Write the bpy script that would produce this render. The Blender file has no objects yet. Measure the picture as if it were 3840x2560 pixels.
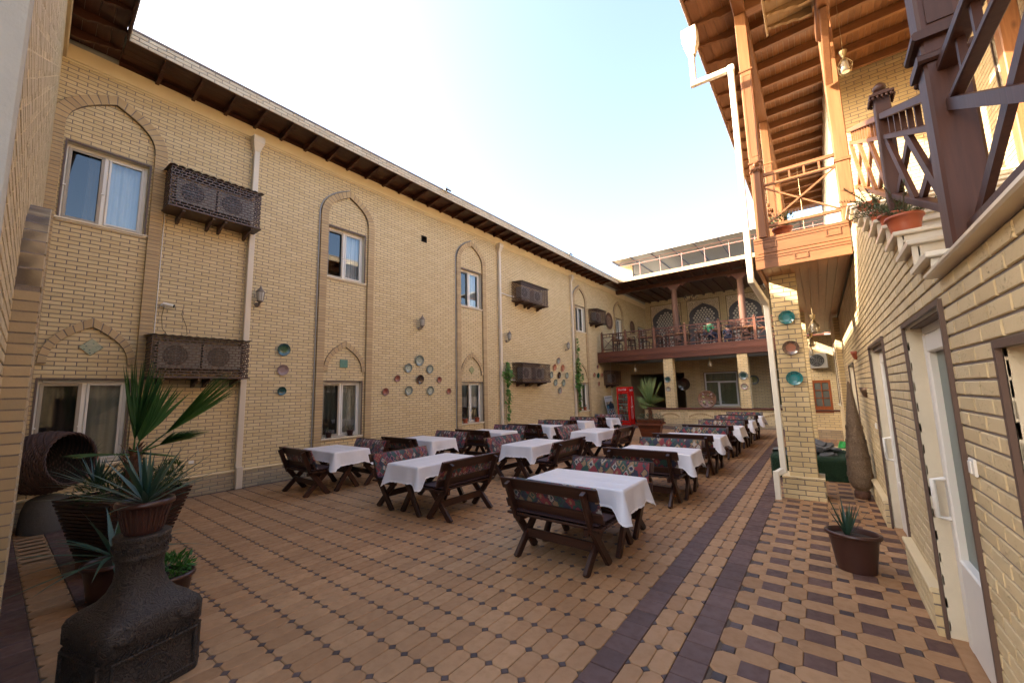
import bpy, math, random
import numpy as np
from mathutils import Vector, Matrix

random.seed(7)
RND = random.Random(11)
PI = math.pi
scene = bpy.context.scene
COL = scene.collection

# ---------------------------------------------------------------- camera
CAM_H = 1.8
YAW, PITCH, ROLL = 0.6521, 0.126, -0.024
FPX = 1498.7


def cam_axes():
    cy, sy = math.cos(YAW), math.sin(YAW)
    cp, sp = math.cos(PITCH), math.sin(PITCH)
    fwd = Vector((-sy * cp, cy * cp, sp))
    right = Vector((cy, sy, 0))
    up = right.cross(fwd)
    cr, sr = math.cos(ROLL), math.sin(ROLL)
    return cr * right + sr * up, -sr * right + cr * up, fwd


RIGHT, UP, FWD = cam_axes()
cam_data = bpy.data.cameras.new('camera')
cam_data.sensor_width = 36.0
cam_data.lens = FPX / 3840 * 36
cam_data.clip_start = 0.05
cam_data.clip_end = 2000
cam = bpy.data.objects.new('camera', cam_data)
COL.objects.link(cam)
cm = Matrix.Identity(4)
for i in range(3):
    cm[i][0], cm[i][1], cm[i][2] = RIGHT[i], UP[i], -FWD[i]
cm[2][3] = CAM_H
cam.matrix_world = cm
scene.camera = cam

# ---------------------------------------------------------------- sky, sun, exposure
SUN_DIR = Vector((1.0, 0.76, -0.575)).normalized()      # the way the light travels
world = bpy.data.worlds.new('World')
scene.world = world
world.use_nodes = True
wn = world.node_tree
for n in list(wn.nodes):
    wn.nodes.remove(n)
sky = wn.nodes.new('ShaderNodeTexSky')
sky.sky_type = 'NISHITA'
sky.sun_disc = False
sky.sun_elevation = math.asin(-SUN_DIR.z)
sky.sun_rotation = math.atan2(-SUN_DIR.x, -SUN_DIR.y)
sky.air_density = 0.9
sky.dust_density = 4.5
sky.ozone_density = 0.4
bg = wn.nodes.new('ShaderNodeBackground')
bg.inputs['Strength'].default_value = 0.15
wo = wn.nodes.new('ShaderNodeOutputWorld')
wn.links.new(sky.outputs[0], bg.inputs[0])
wn.links.new(bg.outputs[0], wo.inputs[0])

sun_data = bpy.data.lights.new('sun', 'SUN')
sun_data.energy = 4.6
sun_data.angle = math.radians(0.5)
sun_data.color = (1.0, 0.86, 0.70)
sun = bpy.data.objects.new('sun', sun_data)
sun.rotation_euler = SUN_DIR.to_track_quat('-Z', 'Y').to_euler()
sun.location = (-30, -22, 20)
COL.objects.link(sun)

scene.view_settings.view_transform = 'Standard'
scene.view_settings.look = 'None'
scene.view_settings.gamma = 1.0
scene.view_settings.use_curve_mapping = False
scene.view_settings.exposure = 2.45
scene.cycles.max_bounces = 8
scene.cycles.diffuse_bounces = 5
scene.cycles.transparent_max_bounces = 12
scene.cycles.caustics_reflective = False
scene.cycles.caustics_refractive = False

# ---------------------------------------------------------------- scene-graph helpers
KIDS = {}
WMAT = {}


def _place(o, parent):
    COL.objects.link(o)
    if parent is not None:
        o.parent = parent
        o.matrix_parent_inverse = WMAT[parent.name].inverted()
        KIDS.setdefault(parent.name, []).append(o)


def thing(name, label, cat, loc=(0, 0, 0), rz=0.0, group=None, kind=None):
    o = bpy.data.objects.new(name, None)
    o.empty_display_size = 0.2
    COL.objects.link(o)
    o.location = loc
    o.rotation_euler = (0, 0, rz)
    WMAT[o.name] = Matrix.Translation(Vector(loc)) @ Matrix.Rotation(rz, 4, 'Z')
    tag(o, label, cat, group, kind)
    return o


def tag(o, label=None, cat=None, group=None, kind=None):
    if label:
        o['label'] = label
    if cat:
        o['category'] = cat
    if group:
        o['group'] = group
    if kind:
        o['kind'] = kind
    return o


def link_mesh(name, me, parent=None, world=None, label=None, kind=None):
    o = bpy.data.objects.new(name, me)
    _place(o, parent)
    W = world if world is not None else Matrix.Identity(4)
    o.matrix_basis = W
    WMAT[o.name] = W
    if label:
        o['label'] = label
    if kind:
        o['kind'] = kind
    return o


def dup(o, W, parent=None, label=None):
    """copy a thing built at the origin, its parts and sub-parts; W is the new world matrix of the thing"""
    c = o.copy()
    COL.objects.link(c)
    if parent is None:
        c.matrix_basis = W
        WMAT[c.name] = W
    else:
        c.parent = parent
        KIDS.setdefault(parent.name, []).append(c)
        WMAT[c.name] = W @ WMAT[o.name]
    if label:
        c['label'] = label
    for k in list(KIDS.get(o.name, [])):
        dup(k, W, c)
    return c


def TR(x, y, z, rz=0.0, s=1.0):
    return Matrix.Translation((x, y, z)) @ Matrix.Rotation(rz, 4, 'Z') @ Matrix.Scale(s, 4)


class MB:
    """collects polygons with a tone and a material slot each"""

    def __init__(self):
        self.v, self.f, self.t, self.m, self.s = [], [], [], [], []

    def poly(self, pts, tone=0.5, mi=0, sm=False):
        b = len(self.v)
        self.v.extend([tuple(p) for p in pts])
        self.f.append(list(range(b, b + len(pts))))
        self.t.append(tone); self.m.append(mi); self.s.append(sm)

    def grid(self, rows, tone=0.5, mi=0, sm=True, closed=False):
        """rows: list of equally long point lists"""
        b = len(self.v)
        n = len(rows[0])
        for r in rows:
            self.v.extend([tuple(p) for p in r])
        for i in range(len(rows) - 1):
            for j in range(n if closed else n - 1):
                a = b + i * n + j
                c = b + i * n + (j + 1) % n
                self.f.append([a, c, c + n, a + n])
                self.t.append(tone); self.m.append(mi); self.s.append(sm)

    def box(self, x0, x1, y0, y1, z0, z1, tone=0.5, mi=0, M=None):
        P = [(x0, y0, z0), (x1, y0, z0), (x1, y1, z0), (x0, y1, z0), (x0, y0, z1), (x1, y0, z1), (x1, y1, z1), (x0, y1, z1)]
        if M is not None:
            P = [tuple(M @ Vector(p)) for p in P]
        b = len(self.v)
        self.v.extend(P)
        for q in ((3, 2, 1, 0), (4, 5, 6, 7), (0, 1, 5, 4), (1, 2, 6, 5), (2, 3, 7, 6), (3, 0, 4, 7)):
            self.f.append([b + i for i in q])
            self.t.append(tone); self.m.append(mi); self.s.append(False)

    def cbox(self, x0, x1, y0, y1, z0, z1, c=0.006, tone=0.5, mi=0, M=None):
        """box with chamfered edges on its long sides"""
        dx, dy, dz = x1 - x0, y1 - y0, z1 - z0
        ax = max(range(3), key=lambda i: (dx, dy, dz)[i])
        lo, hi = [x0, y0, z0], [x1, y1, z1]
        o = [i for i in range(3) if i != ax]
        a0, a1, b0, b1 = lo[o[0]], hi[o[0]], lo[o[1]], hi[o[1]]
        c = min(c, (a1 - a0) * 0.3, (b1 - b0) * 0.3)
        prof = [(a0 + c, b0), (a1 - c, b0), (a1, b0 + c), (a1, b1 - c), (a1 - c, b1), (a0 + c, b1), (a0, b1 - c), (a0, b0 + c)]
        def pt(q, h):
            r = [0, 0, 0]
            r[ax] = h; r[o[0]] = q[0]; r[o[1]] = q[1]
            p = Vector(r)
            return tuple(M @ p) if M is not None else tuple(p)
        A = [pt(q, lo[ax]) for q in prof]
        B = [pt(q, hi[ax]) for q in prof]
        flip = ax == 1
        for i in range(8):
            j = (i + 1) % 8
            q = [A[i], A[j], B[j], B[i]]
            self.poly(q[::-1] if flip else q, tone, mi)
        self.poly(A if flip else A[::-1], tone, mi)
        self.poly(B[::-1] if flip else B, tone, mi)

    def beam(self, p0, p1, w, h, up=(0, 0, 1), tone=0.5, mi=0, c=0.0):
        """a straight bar from p0 to p1, w across, h along `up`"""
        p0, p1 = Vector(p0), Vector(p1)
        d = p1 - p0
        L = d.length
        x = d / L
        u = Vector(up)
        y = u.cross(x)
        if y.length < 1e-5:
            y = Vector((0, 1, 0)).cross(x)
        y.normalize()
        z = x.cross(y)
        M = Matrix((x, y, z)).transposed().to_4x4()
        M.translation = p0
        if c:
            self.cbox(0, L, -w / 2, w / 2, -h / 2, h / 2, c, tone, mi, M)
        else:
            self.box(0, L, -w / 2, w / 2, -h / 2, h / 2, tone, mi, M)

    def tube(self, pts, r, n=8, tone=0.5, mi=0, sm=True, caps=True):
        pts = [Vector(p) for p in pts]
        rows = []
        px = None
        for i, p in enumerate(pts):
            d = (pts[min(i + 1, len(pts) - 1)] - pts[max(i - 1, 0)])
            if d.length < 1e-9:
                d = Vector((0, 0, 1))
            d.normalize()
            if px is None:
                a = Vector((0, 0, 1)) if abs(d.z) < 0.9 else Vector((1, 0, 0))
                px = a.cross(d).normalized()
            px = (px - d * px.dot(d))
            if px.length < 1e-6:
                px = Vector((1, 0, 0))
            px.normalize()
            py = d.cross(px)
            rr = r[i] if isinstance(r, (list, tuple)) else r
            rows.append([p + px * (rr * math.cos(2 * PI * k / n)) + py * (rr * math.sin(2 * PI * k / n)) for k in range(n)])
        self.grid(rows, tone, mi, sm, closed=True)
        if caps:
            self.poly(rows[0][::-1], tone, mi)
            self.poly(rows[-1], tone, mi)

    def lathe(self, prof, n=24, M=None, tone=0.5, mi=0, sm=True, caps=True, sx=1.0, sy=1.0):
        rows = []
        for r, z in prof:
            row = [Vector((sx * r * math.cos(2 * PI * k / n), sy * r * math.sin(2 * PI * k / n), z)) for k in range(n)]
            rows.append([M @ p for p in row] if M is not None else row)
        self.grid(rows, tone, mi, sm, closed=True)
        if caps:
            if prof[0][0] > 1e-4:
                self.poly(rows[0][::-1], tone, mi)
            if prof[-1][0] > 1e-4:
                self.poly(rows[-1], tone, mi)

    def prism(self, poly, f0, f1, tone=0.5, mi=0):
        """poly: 2D outline; f0/f1 map a 2D point to 3D on either side"""
        A = [f0(p) for p in poly]
        B = [f1(p) for p in poly]
        n = len(poly)
        self.poly(A[::-1], tone, mi)
        self.poly(B, tone, mi)
        for i in range(n):
            j = (i + 1) % n
            self.poly([A[i], A[j], B[j], B[i]], tone, mi)

    def mesh(self, name, mats):
        me = bpy.data.meshes.new(name)
        me.from_pydata(self.v, [], self.f)
        for m in (mats if isinstance(mats, (list, tuple)) else [mats]):
            me.materials.append(m)
        n = len(self.f)
        a = me.attributes.new('tone', 'FLOAT', 'FACE')
        a.data.foreach_set('value', np.array(self.t, dtype=np.float32))
        me.polygons.foreach_set('material_index', np.array(self.m, dtype=np.int32))
        me.polygons.foreach_set('use_smooth', np.array(self.s, dtype=bool))
        me.update()
        return me

    def build(self, name, mats, parent=None, label=None, kind=None):
        return link_mesh(name, self.mesh(name, mats), parent, None, label, kind)

    def single(self, name, mats, label, cat, group=None, kind=None):
        """a thing that is one mesh; its origin goes to its base"""
        A = np.array(self.v)
        lo, hi = A.min(0), A.max(0)
        o = np.array([(lo[0] + hi[0]) / 2, (lo[1] + hi[1]) / 2, lo[2]])
        self.v = [tuple(p) for p in (A - o)]
        ob = link_mesh(name, self.mesh(name, mats), None, Matrix.Translation(Vector(o)), label, kind)
        tag(ob, label, cat, group, kind)
        return ob


def px_size(p, n, w, h):
    """approximate area in photo pixels of a w x h face at p with normal n; 0 outside the frame"""
    d = Vector(p) - Vector((0, 0, CAM_H))
    z = d.dot(FWD)
    if z < 0.1:
        return 0.0
    x, y = d.dot(RIGHT) / z * FPX, d.dot(UP) / z * FPX
    if abs(x) > 1960 or abs(y) > 1310:
        return 0.0
    c = abs(Vector(n).dot(d)) / d.length
    return FPX * FPX * w * h * c / (z * z) / max(z / d.length, 0.2)
# ---------------------------------------------------------------- materials
class NT:
    def __init__(self, name):
        self.mat = bpy.data.materials.new(name)
        self.mat.use_nodes = True
        self.t = self.mat.node_tree
        self.b = self.t.nodes['Principled BSDF']
        self.out = self.t.nodes['Material Output']

    def n(self, typ, ins=None, **kw):
        nd = self.t.nodes.new('ShaderNode' + typ)
        for k, v in kw.items():
            setattr(nd, k, v)
        for k, v in (ins or {}).items():
            self.set(nd, k, v)
        return nd

    def set(self, nd, k, v):
        if isinstance(v, bpy.types.NodeSocket):
            self.t.links.new(v, nd.inputs[k])
        else:
            if isinstance(v, (tuple, list)) and len(v) == 3 and nd.inputs[k].type == 'RGBA':
                v = (*v, 1)
            nd.inputs[k].default_value = v

    def tone(self):
        a = self.n('Attribute', attribute_name='tone').outputs['Fac']
        r = self.n('ObjectInfo').outputs['Random']
        s = self.math('ADD', a, r)
        return self.math('FRACT', s)

    def math(self, op, a, b=0.0, c=None):
        nd = self.n('Math', operation=op)
        self.set(nd, 0, a); self.set(nd, 1, b)
        if c is not None:
            self.set(nd, 2, c)
        return nd.outputs[0]

    def ramp(self, fac, stops, interp='LINEAR'):
        nd = self.n('ValToRGB')
        nd.color_ramp.interpolation = interp
        e = nd.color_ramp.elements
        while len(e) < len(stops):
            e.new(0.5)
        for i, (p, c) in enumerate(stops):
            e[i].position = p
            e[i].color = (*c, 1) if len(c) == 3 else c
        self.set(nd, 'Fac', fac)
        return nd.outputs['Color']

    def mix(self, a, b, fac, mode='MIX'):
        nd = self.n('Mix', data_type='RGBA', blend_type=mode)
        ca = [s for s in nd.inputs if s.name == 'A' and s.type == 'RGBA'][0]
        cb = [s for s in nd.inputs if s.name == 'B' and s.type == 'RGBA'][0]
        fs = [s for s in nd.inputs if s.name == 'Factor' and s.type == 'VALUE'][0]
        for s, v in ((ca, a), (cb, b), (fs, fac)):
            if isinstance(v, bpy.types.NodeSocket):
                self.t.links.new(v, s)
            else:
                s.default_value = (*v, 1) if isinstance(v, tuple) and len(v) == 3 else v
        return [s for s in nd.outputs if s.type == 'RGBA'][0]

    def co(self, which='Object', scale=(1, 1, 1), rot=(0, 0, 0), loc=(0, 0, 0)):
        c = self.n('TexCoord').outputs[which]
        mp = self.n('Mapping')
        self.set(mp, 'Vector', c)
        mp.inputs['Scale'].default_value = scale
        mp.inputs['Rotation'].default_value = rot
        mp.inputs['Location'].default_value = loc
        return mp.outputs[0]

    def wpos(self, scale=(1, 1, 1)):
        c = self.n('NewGeometry').outputs['Position']
        mp = self.n('Mapping')
        self.set(mp, 'Vector', c)
        mp.inputs['Scale'].default_value = scale
        return mp.outputs[0]

    def noise(self, vec, scale=5, detail=3, rough=0.55, out='Fac', dist=0.0):
        nd = self.n('TexNoise', {'Scale': scale, 'Detail': detail, 'Roughness': rough, 'Distortion': dist})
        self.set(nd, 'Vector', vec)
        return nd.outputs[out]

    def bump(self, h, strength=0.3, dist=0.01):
        nd = self.n('Bump', {'Strength': strength, 'Distance': dist})
        self.set(nd, 'Height', h)
        self.t.links.new(nd.outputs[0], self.b.inputs['Normal'])

    def P(self, **kw):
        for k, v in kw.items():
            k = k.replace('_', ' ')
            self.set(self.b, k, v)
        return self


MATS = {}


def brick_mat(name, lo, hi, joint=(0.5, 0.5, 0.5), rough=0.75, grain=60, bump=0.25, streak=False, stain=0.12):
    m = NT(name)
    t = m.tone()
    c = m.ramp(t, [(0.0, lo), (0.5, tuple((a + b) / 2 for a, b in zip(lo, hi))), (1.0, hi)])
    w = m.wpos()
    big = m.noise(w, 0.5, 3)
    c = m.mix(c, (lo[0] * 0.75, lo[1] * 0.72, lo[2] * 0.66), m.math('MULTIPLY', big, stain), 'MIX')
    fine = m.noise(w, grain, 3)
    c = m.mix(c, (0.5, 0.5, 0.5), m.math('MULTIPLY', fine, 0.06), 'OVERLAY')
    if streak:
        pits = m.noise(m.wpos((1, 1, 1.8)), 42, 5, 0.7)
        pm = m.ramp(pits, [(0.54, (0, 0, 0)), (0.66, (1, 1, 1))])
        area = m.ramp(m.noise(w, 9, 2), [(0.44, (0, 0, 0)), (0.62, (1, 1, 1))])
        pm = m.math('MULTIPLY', pm, area)
        c = m.mix(c, tuple(x * 0.55 for x in lo), m.math('MULTIPLY', pm, 0.55))
        h = m.math('SUBTRACT', m.math('MULTIPLY', fine, 0.3), pm)
    else:
        h = fine
    m.bump(h, bump, 0.004)
    m.P(Base_Color=c, Roughness=rough)
    return m.mat


def plain(name, col, rough=0.6, metallic=0.0, var=0.10, scale=14, bump=0.0, bscale=80, spec=0.5, tone=0.0, **kw):
    m = NT(name)
    w = m.co()
    nz = m.noise(w, scale, 4)
    c = m.mix(tuple(x * (1 - var) for x in col), tuple(min(1, x * (1 + var)) for x in col), nz)
    if tone:
        t = m.tone()
        c = m.mix(c, tuple(x * 0.4 for x in col), m.math('MULTIPLY', t, tone))
    m.P(Base_Color=c, Roughness=rough, Metallic=metallic, Specular_IOR_Level=spec)
    if bump:
        m.bump(m.noise(w, bscale, 3), bump, 0.01)
    for k, v in kw.items():
        m.set(m.b, k.replace('_', ' '), v)
    return m.mat


def wood(name, lo, hi, axis=0, rough=0.45, bump=0.15, knots=True, grain=1.0, tone=0.5, coat=0.0, wpos=False):
    m = NT(name)
    sc = [26 * grain] * 3
    sc[axis] = 1.6 * grain
    w = m.wpos(tuple(sc)) if wpos else m.co('Object', tuple(sc))
    g = m.noise(w, 1.0, 5, 0.62, dist=0.6)
    c = m.ramp(g, [(0.25, lo), (0.75, hi)])
    if tone:
        t = m.tone()
        c = m.mix(c, tuple(x * 0.55 for x in lo), m.math('MULTIPLY', t, tone))
    if knots:
        sk = [5] * 3
        sk[axis] = 2.2
        k = m.n('TexVoronoi', {'Scale': 1.0})
        m.set(k, 'Vector', m.wpos(tuple(sk)) if wpos else m.co('Object', tuple(sk)))
        km = m.ramp(k.outputs['Distance'], [(0.04, (1, 1, 1)), (0.16, (0, 0, 0))])
        c = m.mix(c, tuple(x * 0.35 for x in lo), m.math('MULTIPLY', km, 0.6))
    m.P(Base_Color=c, Roughness=rough, Coat_Weight=coat, Coat_Roughness=0.25, Specular_IOR_Level=0.3)
    m.bump(g, bump, 0.004)
    return m.mat


YEL_LO, YEL_HI = (0.565, 0.425, 0.225), (0.645, 0.505, 0.285)
M_BRICK = brick_mat('yellow_brick', YEL_LO, YEL_HI)
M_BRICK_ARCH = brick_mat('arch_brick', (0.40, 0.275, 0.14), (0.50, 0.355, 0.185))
M_BRICK_PLINTH_SHADE = brick_mat('plinth_and_shade_brick', (0.34, 0.26, 0.16), (0.44, 0.34, 0.21))  # plinth bricks; also painted shade on the near wing's arches
M_BRICK_ROUGH = brick_mat('rough_brick', (0.53, 0.405, 0.225), (0.62, 0.49, 0.29), bump=0.9, streak=True)
M_BRICK_PALE = brick_mat('pale_brick', (0.58, 0.435, 0.22), (0.68, 0.53, 0.29))
M_BRICK_COPING = brick_mat('coping_brick', (0.47, 0.37, 0.25), (0.58, 0.48, 0.34))
M_MORTAR = plain('mortar', (0.215, 0.175, 0.155), 0.9, bump=0.3)
M_MORTAR_DARK = plain('dark_mortar', (0.115, 0.09, 0.08), 0.9, bump=0.3)
M_PLASTER = plain('cream_plaster', (0.68, 0.545, 0.325), 0.75, bump=0.1, scale=3)
M_PLASTER_REVEAL = plain('reveal_plaster', (0.62, 0.55, 0.42), 0.8, bump=0.15, scale=5)
M_PLASTER_GREY = plain('grey_plaster', (0.36, 0.35, 0.31), 0.85, bump=0.4, scale=8, bscale=30)
M_WHITE_WALL = plain('white_plaster', (0.72, 0.66, 0.54), 0.8, bump=0.1)
M_PVC = plain('white_plastic_frame', (0.72, 0.69, 0.64), 0.35, var=0.03)
M_PVC_GREY = plain('screen_frame', (0.34, 0.29, 0.23), 0.45, var=0.05)
M_SILL = plain('sill', (0.66, 0.57, 0.43), 0.5, var=0.06)
M_EDGE = plain('brown_edging', (0.10, 0.06, 0.045), 0.5)
M_PIPE = plain('pipe_paint', (0.60, 0.51, 0.40), 0.4, var=0.04)
M_PIPE_WHITE = plain('cream_pipe_paint', (0.74, 0.68, 0.55), 0.4, var=0.04)
M_CONDUIT = plain('grey_conduit', (0.33, 0.33, 0.33), 0.4, metallic=0.3)
M_CAGE = plain('brown_metal', (0.075, 0.04, 0.03), 0.45, var=0.2, scale=40)
M_AC_BODY_SHADED = plain('shaded_ac_casing', (0.30, 0.285, 0.26), 0.45, var=0.05)  # casing colour darkened to paint in the shade behind the grilles
M_WHITE_METAL = plain('white_metal', (0.62, 0.61, 0.58), 0.4, var=0.04)
M_GREY_METAL = plain('grey_metal', (0.30, 0.30, 0.30), 0.4, metallic=0.6)
M_BLACK = plain('black_plastic', (0.02, 0.02, 0.022), 0.45)
M_DARK = plain('dark_void', (0.03, 0.022, 0.017), 0.9)
M_BRONZE = plain('bronze_metal', (0.16, 0.10, 0.065), 0.42, metallic=0.55, var=0.3)
M_PEWTER = plain('pewter_metal', (0.23, 0.18, 0.145), 0.45, metallic=0.5, var=0.3)
M_LAMP_GLASS = plain('lamp_glass', (0.62, 0.57, 0.48), 0.15, var=0.05, Transmission_Weight=0.35)
M_GOLD = plain('gilt_wire', (0.45, 0.33, 0.17), 0.35, metallic=0.7)
M_CURTAIN_BLUE = plain('pale_curtain', (0.52, 0.60, 0.68), 0.85, var=0.05)
M_CURTAIN_GREY = plain('grey_blind', (0.34, 0.31, 0.27), 0.85, var=0.05)
M_CURTAIN_GREEN = plain('olive_curtain', (0.20, 0.185, 0.09), 0.7, var=0.2)
M_POT_BROWN = plain('brown_plastic_pot', (0.052, 0.020, 0.015), 0.32, var=0.12)
M_POT_TERRA = plain('terracotta_plastic', (0.36, 0.085, 0.035), 0.4, var=0.08)
M_SOIL = plain('soil', (0.06, 0.04, 0.028), 0.95, bump=0.8, bscale=60)
M_STONE_GREY = plain('grey_stone', (0.075, 0.066, 0.058), 0.8, bump=0.6, bscale=25)
M_MARBLE = plain('cream_marble', (0.62, 0.55, 0.44), 0.3, var=0.22, scale=5)
M_LACE = plain('lace', (0.78, 0.76, 0.78), 0.9, var=0.05)
M_SEAT_PAD = plain('maroon_pad', (0.035, 0.012, 0.013), 0.8, var=0.2, bump=0.2)
M_GREEN_PLASTIC = plain('green_plastic', (0.02, 0.30, 0.05), 0.4)
M_TURF = plain('green_turf', (0.007, 0.028, 0.009), 0.95, var=0.5, scale=160, bump=1.0, bscale=300)
M_RED = plain('red_enamel', (0.50, 0.010, 0.008), 0.25, var=0.04)
M_WHITE_PRINT = plain('white_print', (0.80, 0.80, 0.80), 0.5, var=0.02)
M_SKIN = plain('skin', (0.45, 0.24, 0.16), 0.55, var=0.05)
M_HAIR = plain('dark_hair', (0.02, 0.014, 0.012), 0.5)
M_SHIRT_GREEN = plain('green_cloth', (0.04, 0.22, 0.10), 0.8)
M_SHIRT_DARK = plain('navy_cloth', (0.03, 0.035, 0.07), 0.8)

BW_LO, BW_HI = (0.030, 0.0115, 0.0075), (0.062, 0.025, 0.015)
M_WOOD_BENCH = wood('bench_wood', BW_LO, BW_HI, 0, 0.36, knots=False, tone=0.35)
M_WOOD_BENCH_Z = wood('bench_wood_upright', BW_LO, BW_HI, 2, 0.36, knots=False, tone=0.35)
VAR_LO, VAR_HI = (0.185, 0.075, 0.030), (0.32, 0.145, 0.060)
M_WOOD_X = wood('varnished_wood_x', VAR_LO, VAR_HI, 0, 0.4, wpos=True)
M_WOOD_Y = wood('varnished_wood_y', VAR_LO, VAR_HI, 1, 0.4, wpos=True)
M_WOOD_Z = wood('varnished_wood_z', VAR_LO, VAR_HI, 2, 0.4, wpos=True)
DK_LO, DK_HI = (0.055, 0.020, 0.011), (0.105, 0.040, 0.022)
M_WOOD_DX = wood('dark_wood_x', DK_LO, DK_HI, 0, 0.4, wpos=True)
M_WOOD_DY = wood('dark_wood_y', DK_LO, DK_HI, 1, 0.4, wpos=True)
M_WOOD_DZ = wood('dark_wood_z', DK_LO, DK_HI, 2, 0.4, wpos=True)
M_WOOD_PX = wood('red_brown_wood_x', (0.092, 0.030, 0.018), (0.145, 0.052, 0.031), 0, 0.4, wpos=True)
M_WOOD_PZ = wood('red_brown_wood_z', (0.110, 0.042, 0.024), (0.165, 0.070, 0.042), 2, 0.4, wpos=True)
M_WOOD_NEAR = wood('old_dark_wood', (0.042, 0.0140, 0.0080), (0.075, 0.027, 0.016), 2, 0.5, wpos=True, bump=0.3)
M_WOOD_PLANTER = wood('planter_wood', (0.10, 0.026, 0.010), (0.17, 0.05, 0.02), 0, 0.4)
M_WOOD_PLANTER_D = wood('dark_planter_wood', (0.030, 0.012, 0.009), (0.065, 0.028, 0.02), 0, 0.45)
M_WOOD_DOOR = wood('orange_door_wood', (0.22, 0.055, 0.014), (0.32, 0.09, 0.025), 2, 0.35)
M_WICKER = plain('wicker', (0.070, 0.032, 0.022), 0.7, var=0.5, scale=30, tone=0.6)
M_LOG = plain('carved_log', (0.115, 0.052, 0.03), 0.7, var=0.35, scale=30, bump=1.0, bscale=45)


def tile_mat(name, lo, hi, rough=0.62, edge=0.0):
    m = NT(name)
    t = m.tone()
    c = m.ramp(t, [(0, lo), (0.5, tuple((a + b) / 2 for a, b in zip(lo, hi))), (1, hi)])
    w = m.wpos()
    blot = m.noise(w, 14, 4, 0.6)
    c = m.mix(c, tuple(x * 0.66 for x in lo), m.math('MULTIPLY', m.ramp(blot, [(0.45, (0, 0, 0)), (0.75, (1, 1, 1))]), 0.4))
    big = m.noise(w, 0.9, 3)
    c = m.mix(c, tuple(x * 0.72 for x in lo), m.math('MULTIPLY', m.ramp(big, [(0.42, (0, 0, 0)), (0.7, (1, 1, 1))]), 0.45))
    fine = m.noise(w, 220, 3)
    c = m.mix(c, (0.5, 0.5, 0.5), m.math('MULTIPLY', fine, 0.16), 'OVERLAY')
    m.P(Specular_IOR_Level=0.28, Base_Color=c, Roughness=m.ramp(blot, [(0.3, (rough - 0.12,) * 3), (0.7, (rough + 0.1,) * 3)]))
    m.bump(m.noise(w, 120, 4), 0.12, 0.003)
    return m.mat


M_TILE = tile_mat('sand_paver', (0.325, 0.175, 0.082), (0.425, 0.245, 0.122))
M_TILE_DARK = tile_mat('brown_paver', (0.098, 0.052, 0.041), (0.150, 0.083, 0.066), 0.5)
M_TILE_SLATE = tile_mat('slate_paver', (0.062, 0.044, 0.042), (0.118, 0.078, 0.070), 0.5)
M_GROUT = plain('grout', (0.10, 0.07, 0.05), 0.9, bump=0.2)


def cloth_mat():
    m = NT('white_satin')
    w = m.co()
    n1 = m.noise(w, 5, 3, 0.6)
    n2 = m.noise(m.co('Object', (1, 1, 0.15)), 14, 2)
    c = m.mix((0.64, 0.62, 0.66), (0.72, 0.71, 0.74), n1)
    m.P(Base_Color=c, Roughness=0.36, Sheen_Weight=0.25, Specular_IOR_Level=0.55)
    m.bump(m.math('ADD', n1, m.math('MULTIPLY', n2, 0.5)), 0.35, 0.02)
    return m.mat


M_CLOTH = cloth_mat()


def ikat(name, cols, scale, seed, inner):
    m = NT(name)
    c0 = m.n('TexCoord').outputs['Object']
    sep = m.n('SeparateXYZ')
    m.set(sep, 0, c0)
    x, z = sep.outputs[0], sep.outputs[2]
    jag = m.noise(m.co('Object', (9, 9, 9)), 3, 4, 0.7)
    jx = m.math('MULTIPLY', m.math('SUBTRACT', jag, 0.5), 0.085)
    yz = m.math('ADD', z, m.math('MULTIPLY', sep.outputs[1], 0.5))
    u = m.math('ADD', m.math('ADD', x, yz), jx)
    v = m.math('ADD', m.math('SUBTRACT', x, yz), jx)
    cb = m.n('CombineXYZ')
    m.set(cb, 0, u); m.set(cb, 1, v)
    cb.inputs[2].default_value = seed
    vo = m.n('TexVoronoi', {'Scale': scale, 'Randomness': 0.30}, distance='CHEBYCHEV')
    m.set(vo, 'Vector', cb.outputs[0])
    sp = m.n('SeparateColor')
    m.set(sp, 0, vo.outputs['Color'])
    oi = m.n('ObjectInfo').outputs['Random']
    pick = m.math('FRACT', m.math('ADD', sp.outputs[0], oi))
    n = len(cols)
    A = m.ramp(pick, [(i / n, c) for i, c in enumerate(cols)], 'CONSTANT')
    B = m.ramp(m.math('FRACT', m.math('ADD', pick, 0.37)), [(i / n, c) for i, c in enumerate(cols)], 'CONSTANT')
    C = m.ramp(m.math('FRACT', m.math('ADD', pick, 0.71)), [(i / len(inner), c) for i, c in enumerate(inner)], 'CONSTANT')
    d = vo.outputs['Distance']
    r1 = m.ramp(d, [(0.0, (1, 1, 1)), (0.20, (0, 0, 0))], 'CONSTANT')
    r2 = m.ramp(d, [(0.0, (1, 1, 1)), (0.34, (0, 0, 0))], 'CONSTANT')
    c = m.mix(m.mix(A, C, r2), B, r1)
    wv = m.noise(m.co('Object', (160, 160, 160)), 1, 2)
    c = m.mix(c, (0.02, 0.02, 0.03), m.math('MULTIPLY', wv, 0.35))
    m.P(Base_Color=c, Roughness=0.75, Sheen_Weight=0.2)
    m.bump(m.noise(m.co(), 9, 2), 0.3, 0.03)
    return m.mat


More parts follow.
